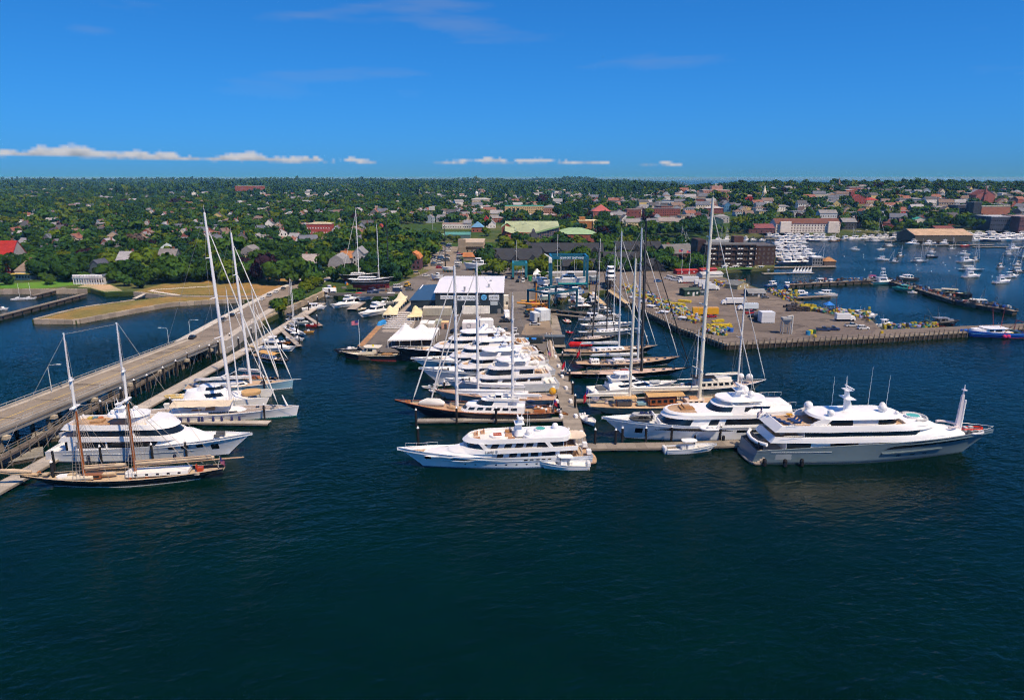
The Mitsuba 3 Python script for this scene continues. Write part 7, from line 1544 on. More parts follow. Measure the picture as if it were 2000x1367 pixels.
single('tank_trailer','dark grey tank with pale dome left of the white cargo box','tank',turned(cat(tube((-l/2,0,1.9),(l/2,0,1.9),1.8,n=14),box(0,0,0,l*.8,1.6,0.6)),ang,m_[0],m_[1]+1.5,GZ),(0.07,0.08,0.1),'gloss',40)
for px,py,rz,c_,k_,lb in[(1390,617+3,0.1,'red','sedan','dark red sedan before the yellow trailer'),(1466,613,0.1,'red','pickup','red pickup truck beside the white box truck with emblem'),(1337,553,0.0,'red','pickup','red pickup before the long white semi trailer'),(1358,553,0.0,'red','sedan','bright red sedan right of the semi trailer'),(1306,545,2.6,'white','van','white van leftmost in the slanting row'),(1313,547,2.6,'white','suv','white suv second in the slanting row'),(1319,549,2.6,'white','van','white van third in the slanting row'),(1326,546,2.6,'white','van','white van beside the semi trailer cab'),(1297,531,0.0,'black','suv','black suv on the sandy lane by the trees'),(1285,551,0.4,'blue','suv','blue suv at the fishing gear on the left edge of the pier'),(1355,563,0.0,'black','pickup','black pickup beside the green shed'),(1494,583,0.0,'grey','sedan','grey sedan right of the small grey hut'),(1608,646,-0.15,'navy blue','pickup','dark blue pickup at the front edge of the pier'),(1626,645,-0.15,'navy blue','pickup','second dark blue pickup at the front edge of the pier'),(1663,638,0.0,'silver','pickup','silver pickup truck near the pier corner'),(1686,643,0.0,'white','suv','white suv nearest the pier corner'),(1471,620,3.0,'black','suv','black suv beside the grey tank'),(1256,525,0.0,'white','van','white bus like van before the shingled houses')]:
 car(px,py,rz,c_,k_,'parked on the fishing pier',label=lb)
def hut(label,pa,pb,dep_,eave_py,wallc,roofc,rise=1.6,name='fish_hut',cat_='shed',ridge_y=False,z=GZ,win=True):
 m_,l,ang=span(pa,pb,z)
 h=zat(m_[1],eave_py)-z
 w_,r_=gable(l,dep_,h,rise,0.4)if not ridge_y else tuple(turned(q,PI/2)for q in gable(dep_,l,h,rise,0.4))
 t=Thing(name,label,cat_,(m_[0]-math.sin(ang)*dep_/2,m_[1]+math.cos(ang)*dep_/2,z),ang)
 t.part('wall',w_,wallc,'matte');t.part('roof',r_,roofc,'roofing')
 if win:
  t.part('door',box(l*.1,-dep_/2-.03,0,1.1,0.1,2.1),(0.55,0.55,0.55),'matte')
  for x in(-l*.25,l*.33):t.part('window',box(x,-dep_/2-.03,1.1,1.1,0.1,1.1),(0.6,0.62,0.62),'gloss')
 return t
hut('dark green flat shed behind the tallest mast',(1337,579),(1366,578),7,567,(0.02,0.05,0.035),(0.06,0.09,0.075),0.8)
hut('blue grey small shed beside the three white trucks',(1368,577),(1383,577),4,571,(0.05,0.09,0.11),(0.1,0.12,0.13),0.6)
hut('dark grey hut with grey gable roof and white windows on the pier',(1462,580),(1495,580),8,573,(0.05,0.055,0.06),(0.24,0.25,0.26),1.8,ridge_y=False)
hut('grey shed with tan gable end behind the small hut',(1440,566),(1463,562),8,556,(0.36,0.31,0.18),(0.17,0.18,0.18),1.8,ridge_y=True)
hut('long white shed at the back of the pier',(1372,543),(1412,541),7,536,(0.55,0.54,0.5),(0.5,0.5,0.5),1.2)
hut('red flat building at the back edge of the pier',(1322,536),(1362,535),6,529,(0.30,0.025,0.03),(0.35,0.04,0.04),0.8)
hut('long red roofed shed right of the red building',(1370,533),(1400,531),5,527,(0.35,0.05,0.05),(0.33,0.05,0.055),0.9,win=False)
# the loading hopper at the edge of the pier
x,y_=at(1533,652,GZ)
t=Thing('ice_hopper','grey loading hopper on tall legs at the front edge of the pier','hopper',(x,y_,GZ))
for a in(-1.4,1.4):
 for q in(-1.2,1.2):t.part('leg',tube((a,q,0),(a,q,5),0.16,n=5),(0.35,0.36,0.37),'matte')
t.part('funnel',loft([np.array([(-.4,-.4,4),(.4,-.4,4),(.4,.4,4),(-.4,.4,4)]),np.array([(-1.8,-1.5,6),(1.8,-1.5,6),(1.8,1.5,6),(-1.8,1.5,6)]),np.array([(-1.8,-1.5,6.8),(1.8,-1.5,6.8),(1.8,1.5,6.8),(-1.8,1.5,6.8)])]),(0.32,0.33,0.34),'matte')
t.part('pipe',cat(tube((2.6,0,0),(2.6,0,7.5),0.3,n=7),tube((2.6,0,7.5),(0.4,0,7.2),0.3,n=7)),(0.6,0.6,0.58),'gloss');t.part('catwalk',box(0,0,3.2,4.2,0.5,0.15),(0.2,0.2,0.2),'matte')
for i,(px,py,c_,lb)in enumerate([(1578,654,(0.02,0.2,0.4),'blue barrel'),(1583,652,(0.55,0.5,0.02),'yellow barrel'),(1589,651,(0.02,0.08,0.05),'dark green bin'),(1420,646,(0.03,0.15,0.5),'blue bin cluster'),(1428,648,(0.03,0.12,0.45),'second blue bin')]):
 single('barrel',f'{lb} standing near the front edge of the fishing pier','barrel',turned(tube((0,0,0),(0,0,1.5),0.9,n=9),0,*at(px,py,GZ),GZ),c_,'matte',40)
 # lobster traps: stacks, every trap its own
TRAP=box(0,0,0,1.25,0.85,0.5,0,0.05)
n_traps=0
for j,(px,py,nx,ny,nz,c_,lb,rot)in enumerate([(1410,639,7,3,3,(0.55,0.40,0.02),'yellow lobster trap in the wide stack behind the slim white mast',0.05),(1404,628,4,2,2,(0.55,0.42,0.02),'yellow lobster trap in the small stack behind the wide one',0.1),(1325,598,6,4,3,(0.5,0.4,0.02),'yellow lobster trap in the heap left of the tallest mast',-0.5),(1340,590,5,3,2,(0.5,0.36,0.03),'yellow lobster trap in the rear heap left of the tallest mast',-0.5),(1560,607,8,3,4,(0.055,0.045,0.045),'black lobster trap in the high dark stack on the pier',0.0),(1545,600,5,2,3,(0.05,0.045,0.05),'black lobster trap in the rear dark stack on the pier',0.05),(1580,599,6,2,3,(0.42,0.34,0.03),'yellow lobster trap on the right of the dark stack',0.0),(1594,606,5,3,3,(0.40,0.33,0.04),'yellow green lobster trap at the shade canopy',0.1),(1605,625,5,2,2,(0.40,0.33,0.05),'yellow trap in the low stack beside the white truck',0.0),(1575,618,6,2,1,(0.42,0.33,0.04),'yellow trap in the single layer on the open pier',0.0),(1425,557,5,3,2,(0.45,0.33,0.03),'yellow trap in the stack by the grey tan shed',0.0)]):
 m0=np.array(at(px,py,GZ))
 for a in range(nx):
  for b in range(ny):
   for d in range(nz):
    if RNG.random()<0.10+0.12*d:continue
    if n_traps>=296:continue
    n_traps+=1
    q=np.array([(a-nx/2)*1.32,(b-ny/2)*0.95])
    x=m0[0]+q[0]*math.cos(rot)-q[1]*math.sin(rot);yy=m0[1]+q[0]*math.sin(rot)+q[1]*math.cos(rot)
    t=Thing('lobster_trap',f'{lb}, {["bottom", "second", "third", "top"][d]} layer, {["front", "middle", "rear", "back"][b]} row','lobster trap',(x,yy,GZ+0.505*d),rot+RNG.uniform(-0.1,0.1),group=lb+'s')
    t.part('',TRAP,tuple(v*(0.75,1.0,1.2)[(a+b+d)%3]for v in c_),'matte')
ms,cs={},[(0.42,0.33,0.03),(0.04,0.12,0.34),(0.05,0.22,0.16),(0.05,0.05,0.05),(0.5,0.5,0.48),(0.35,0.09,0.05),(0.3,0.3,0.5)]
for i in range(2400):
 f_=RNG.random()
 if i<1100:px,py=1215+145*f_+RNG.uniform(-4,18),566+66*f_**0.95+RNG.uniform(-10,1)
 elif i<1300:px,py=1372+45*f_,640+10*RNG.random()+14*f_*0.5
 elif i<1520:px,py=1395+60*f_,551+9*RNG.random()
 elif i<1750:px,py=1500+60*f_,570+30*RNG.random()*f_
 elif i<1950:px,py=1590+110*f_,608+22*f_*RNG.random()
 elif i<2200:q_=ls.interpolate(f_,normalized=True);px,py=seen(q_.x+RNG.uniform(-1.4,1.4),q_.y+RNG.uniform(-1.4,1.4),GZ)
 else:px,py=1725+105*f_,640+3*RNG.random()-4*f_
 x,y_=at(px,py,GZ)
 s=RNG.uniform(0.5,1.25)
 ms.setdefault([3,3,5,3,4,1,3][i%7]if 1950<=i<2200 else int(RNG.integers(0,7))if RNG.random()<0.7 else 0,[]).append(turned(TRAP if i%3 else tube((0,0,0),(0,0,0.9),0.45,n=7),RNG.uniform(0,3),x,y_,GZ+0.5*int(RNG.integers(0,3)),s*1.15))
for k,v in ms.items():
 t=Thing('fishing_gear',['heaped yellow traps and floats along the edge of the fishing pier','blue totes and barrels strewn over the fishing pier','green nets and totes strewn over the fishing pier','black trap heaps along the fishing pier','white totes and floats on the fishing pier','rust red gear strewn on the fishing pier','violet blue totes on the fishing pier'][k],None,kind='stuff')
 t.part('',cat(*v),cs[k],'matte')
t=Thing('shade_canopy','bright blue pop-up canopy at the trap stacks','canopy',(*at(1618,607,GZ),GZ));t.part('canopy',loft([np.array([(-2,-2,3),(2,-2,3),(2,2,3),(-2,2,3)]),np.array([(-.1,-.1,4.6),(.1,-.1,4.6),(.1,.1,4.6),(-.1,.1,4.6)])]),(0.03,0.2,0.6),'matte')
for a in(-1.8,1.8):
 for q in(-1.8,1.8):t.part('pole',tube((a,q,0),(a,q,3),0.06,n=4),WHITE,'gloss')
 # ------------------------------------------------------------------ the town
UNIT=box(0,0,0,1,1,1)
FOOT,YARDS,PLACES=[],[],[]
def building(name,label,p0,p1,dep,eave_py,wallc,roofc,roof='flat',rise=3.0,rows=0,cols=0,winc=None,cat_='building',wmat='matte',wsize=(1.2,1.5),rz=None,z=None,short=None,win_z=1.2,skip=(),rmat='roofing',back=0.0,stuffwin=False):
 """A building whose front base runs between two pixels, its eaves at row eave_py."""
 mx,my,gz=at_ground((p0[0]+p1[0])/2,(p0[1]+p1[1])/2)
 if z is not None:gz=z;mx,my=at((p0[0]+p1[0])/2,(p0[1]+p1[1])/2,z)
 a,b=np.array(at(*p0,gz)),np.array(at(*p1,gz))
 l,ang=float(np.linalg.norm(b-a)),(math.atan2(b[1]-a[1],b[0]-a[0])if rz is None else rz)
 if abs(ang)>0.6 and rz is None:ang=0.0;l=abs(b[0]-a[0])
 h=max(zat(my,eave_py)-gz,3.0)
 t=Boat(name,label,cat_,(mx-math.sin(ang)*dep/2,my+math.cos(ang)*dep/2,gz),ang)
 if roof=='gable':w_,r_=gable(l,dep,h,rise,0.5,0.3)
 elif roof=='gabley':w_,r_=(turned(q,PI/2)for q in gable(dep,l,h,rise,0.5,0.3))
 elif roof=='hip':w_,r_=hip(l,dep,h,rise,0.5)
 elif roof=='pyramid':w_,r_=box(0,0,0,l,dep,h),loft([np.array([(-l/2-.6,-dep/2-.6,h),(l/2+.6,-dep/2-.6,h),(l/2+.6,dep/2+.6,h),(-l/2-.6,dep/2+.6,h)]),np.array([(-.2,-.2,h+rise),(.2,-.2,h+rise),(.2,.2,h+rise),(-.2,.2,h+rise)])])
 elif roof=='gambrel':
  q=dep/2
  prof=np.array([(-q,0),(q,0),(q,h),(q*.72,h+rise*.62),(0,h+rise),(-q*.72,h+rise*.62),(-q,h)])
  if True:
   prof[:,0]*=l/dep
   w_=loft([np.c_[prof[:,0],np.full(7,s*dep/2),prof[:,1]]for s in(-1,1)])
   rp=np.vstack([prof[2:7]*[1.06,1]+[0,0.05],(prof[2:7]*[1.06,1]+[0,0.4])[::-1]])
   r_=loft([np.c_[rp[:,0],np.full(10,s*(dep/2+.3)),rp[:,1]]for s in(-1,1)])
 else:w_,r_=box(0,0,0,l,dep,h),cat(box(0,0,h,l+.5,dep+.5,0.5),box(0,0,h+.5,l*.98,dep*.96,0.12))
 t.part('wall',w_,wallc,wmat);t.part('roof',r_,roofc,rmat)
 t.l,t.h,t.d=l,h,dep
 k=0
 for r in range(rows):
  for c_ in range(cols):
   if(r,c_)in skip:continue
   o=(-l/2+(c_+0.5)*l/cols,-dep/2-0.04,win_z+r*(h-win_z)/rows)
   if not stuffwin:
    t.part('window',UNIT,winc,'glass' if winc is None else 'matte',off=o,size=(wsize[0],0.12,wsize[1]))
 FOOT.append(Polygon([(t.loc[0]+math.cos(ang)*i-math.sin(ang)*j,t.loc[1]+math.sin(ang)*i+math.cos(ang)*j)for i,j in((-l/2,-dep/2),(l/2,-dep/2),(l/2,dep/2),(-l/2,dep/2))]))
 clear=min(75,(h-1)/max(math.tan(math.atan2(EYE_H-gz,my)),0.02)*0.75)
 YARDS.append(Polygon([(mx-l*.5,my),(mx+l*.5,my),(mx+l*.5-mx/my*clear,my-clear),(mx-l*.5-mx/my*clear,my-clear)]))
 if short:PLACES.append((short,(p0[0]+p1[0])/2,(p0[1]+p1[1])/2-6))
 return t
SAGE,TAN_=(0.36,0.42,0.26),(0.50,0.37,0.18)
B_=building
# the brick complex with pale green roofs
t=B_('brick_hall','long brick hall with huge sloping pale green roof and glass gable',(986,476),(1092,476),44,456,BRICK,BRICK,short='the green roofed brick hall')
l,h,d=t.l,t.h,t.d
edge=[(-.5,1.25),(-.36,1.0),(-.24,.62),(.14,1.12),(.5,1.62)]
t.part('green_roof',cat(loft([np.array([(l*u,2,h*2.05)for u,_ in edge]),np.array([(l*u,-d/2-2,h*z)for u,z in edge])],closed=False),loft([np.array([(l*u,2,h*2.05)for u,_ in edge]),np.array([(l*u,d/2,h)for u,_ in edge])],closed=False)),SAGE,'matte')
t.part('green_verge',loft([np.array([(l*u,-d/2-2.1,h*z-.2)for u,z in edge[2:]]),np.array([(l*u,-d/2-2.1,h*z+1.3)for u,z in edge[2:]])],closed=False),(0.26,0.42,0.20),'matte')
k=t.part('glass_wall',loft([np.array([(l*u,-d/2-.6,2)for u,_ in edge[2:]]),np.array([(l*u,-d/2-.6,h*z)for u,z in edge[2:]])],closed=False),(0.035,0.06,0.12),'gloss')
for i in range(17):t.part('mullion',UNIT,(0.34,0.22,0.16),off=(l*(-.23+.73*i/16),-d/2-.7,2),size=(.4,.15,h*(.62+1.0*i/16)-2.2),parent=k)
for i in range(6):t.part('mullion',UNIT,(0.34,0.22,0.16),off=(l*(.14+.065*i),-d/2-.72,4+i*h*.24),size=(l*(.72-.13*i),.15,.4),parent=k)
for u,z in((-.36,1.5),(-.12,1.75),(-.3,1.2)):t.part('roof_light',loft([np.array([(l*u+a,-d/2*(2.05-z)/1.1,h*z)for a in(-3,3)]),np.array([(l*u,-d/2*(1.9-z)/1.1,h*z+2.5)]*2)],closed=False),(0.3,0.36,0.24),'matte')
t.part('entrance_block',box(-l*.12,-d/2-5,0,l*.3,10,h*.62),(0.42,0.36,0.2),'matte');t.part('brick_wing',box(-l*.44,-d/2-8,0,l*.17,16,h*.85),BRICK,'matte')
t=B_('brick_hall','lower brick hall with pale green hipped roof right of the glass gable',(1082,474),(1168,474),30,458,BRICK,(0.28,0.42,0.24),'hip',5.5,rmat='matte',rows=1,cols=6,wsize=(1,3),short='the hipped green roof hall')
t=B_('orange_block','orange brick stair block with cream end behind the green roofs',(1130,452),(1170,452),24,432,(0.36,0.15,0.045),(0.55,0.47,0.3),short='the orange brick block')
t.part('cream_end',box(t.l*.35,-1,0,t.l*.32,t.d+1,t.h*1.02),(0.66,0.54,0.33),'matte');t.part('tower',box(-t.l*.3,2,0,t.l*.3,10,t.h+4),(0.34,0.15,0.045),'matte')
t=B_('brick_block','narrow tall brick wing with green ridge left of the sloping roof',(980,474),(1001,474),22,444,BRICK,(0.30,0.45,0.25),'gabley',4,rmat='matte')
# the dark shingled houses
for i,(a,b,py,ev,dp,rs,lb)in enumerate([(955,1058,520,507,16,7,'front long dark shingled house with two gables left of the lift'),(1000,1052,503,490,20,8,'dark shingled house with broad hipped roof below the glass gable'),(1040,1178,507,492,14,6,'long dark shingled row behind the travel lift'),(1180,1250,520,508,14,5,'dark shingled house behind the pale masts'),(1196,1292,500,488,16,6,'rear dark shingled house at the small inlet'),(1100,1185,530,520,12,4,'low dark shingled range behind the grey roofed shed'),(1246,1296,530,519,12,4,'dark house half hidden by trees at the sandy lane')]):
 t=B_('shingled_house',lb,(a,py),(b,py),dp,ev,SHINGLE,(0.045,0.048,0.056),'hip' if i==1 else 'gable',rs,rows=2,cols=max(4,int((b-a)/9)),wsize=(1.3,1.4),rz=0.0,short='the dark shingled houses' if i in(0,3)else None)
 n=max(2,int(t.l/11))
 for j in range(n):
  x=-t.l/2+(j+0.5)*t.l/n
  w_,r_=gable(t.d*0.8,5,t.h+0.5,3.0,0.3)
  kk=t.part('dormer',turned(w_,PI/2,x,-t.d*0.15,0),SHINGLE,'matte');t.part('dormer_roof',turned(r_,PI/2,x,-t.d*0.15,0),(0.05,0.053,0.06),'roofing',parent=kk)
t=B_('cupola_house','dark shingled pavilion with pointed roof before the glass gable',(1030,480),(1054,480),18,466,SHINGLE,(0.045,0.048,0.056),'pyramid',7)
t.part('cupola',cat(box(0,0,t.h+4.5,3,3,3),ball(0,0,t.h+8,0.8,n=6)),(0.1,0.1,0.11),'matte')
# the brown hotel
skip=set((r,c)for r in range(4)for c in range(16)if RNG.random()<.12)
t=B_('hotel','dark brown four storey hotel with rows of bright windows on its own wharf',(1380,523),(1470,521),26,479,BROWNB,(0.10,0.105,0.11),rows=4,cols=16,wsize=(1.5,1.7),winc=(0.10,0.08,0.07),skip=skip,short='the dark brown hotel',rz=0.02)
for r in range(4):
 for c_ in(1,2,6,7,10,11,14):
  if(r,c_)!=(0,1):t.part('window_blind',UNIT,(0.78,0.76,0.72),off=(-t.l/2+(c_+.5)*t.l/16,-t.d/2-.9,1.9+r*(t.h-1.2)/4),size=(1.7,.1,0.8))
for r in range(5):t.part('balcony_slab',UNIT,(0.09,0.06,0.05),off=(0,-t.d/2-.5,0.7+r*(t.h-0.8)/4),size=(t.l*.97,1.0,0.3))
for j in range(9):t.part('pier_wall',UNIT,(0.05,0.03,0.028),off=(-t.l/2+j*t.l/8,-t.d/2-.55,0.6),size=(0.5,1.1,t.h-.6))
t.part('roof_tower',box(t.l*.28,4,t.h,7,7,5),(0.10,0.05,0.045),'matte');t.part('stair_tower',box(-t.l*.53,4,0,6,18,t.h+3),(0.05,0.03,0.03),'matte');t.part('roof_plant',box(-t.l*.1,6,t.h+.6,14,6,1.6),(0.35,0.37,0.38),'matte')
t=B_('hotel_wing','dark wing of the brown hotel stepping out to the marina',(1472,520),(1508,518),24,481,BROWNB,(0.09,0.09,0.1),rows=4,cols=5,wsize=(1.5,1.7),winc=(0.10,0.08,0.07),rz=0.02)
for r in range(3):t.part('window_blind',UNIT,(0.78,0.76,0.72),off=(-t.l*.38,-t.d/2-.2,4.5+r*t.h/4),size=(1.7,.1,0.8))
struct('hotel_lawn',flat(P([(1375,527),(1470,526),(1470,522),(1378,524)]),2.23),(0.05,0.10,0.03),'dry_grass','strip of lawn in front of the brown hotel')
t=B_('grey_roof_inn','brown house with broad grey roof left of the dark hotel',(1303,512),(1356,510),18,495,(0.10,0.055,0.045),(0.17,0.17,0.175),'gable',6,rows=2,cols=8,short='the grey roofed brown house');t.part('chimney',box(-t.l*.25,2,t.h+2,2,2,5),BRICK,'matte')
# the white inn on the far quay
t=B_('white_inn','long white inn with brown roof and rows of square windows on the far quay',(1514,455),(1640,455),20,437,(0.68,0.62,0.55),(0.16,0.075,0.06),'gable',5,rows=3,cols=22,wsize=(1.6,1.6),winc=(0.12,0.10,0.11),rz=0.0,short='the long white inn')
for x in(-.4,-.32,.34,.42):t.part('gable_bay',box(t.l*x,-t.d/2-1.5,0,6,3,t.h+2.5),(0.66,0.6,0.54),'matte')
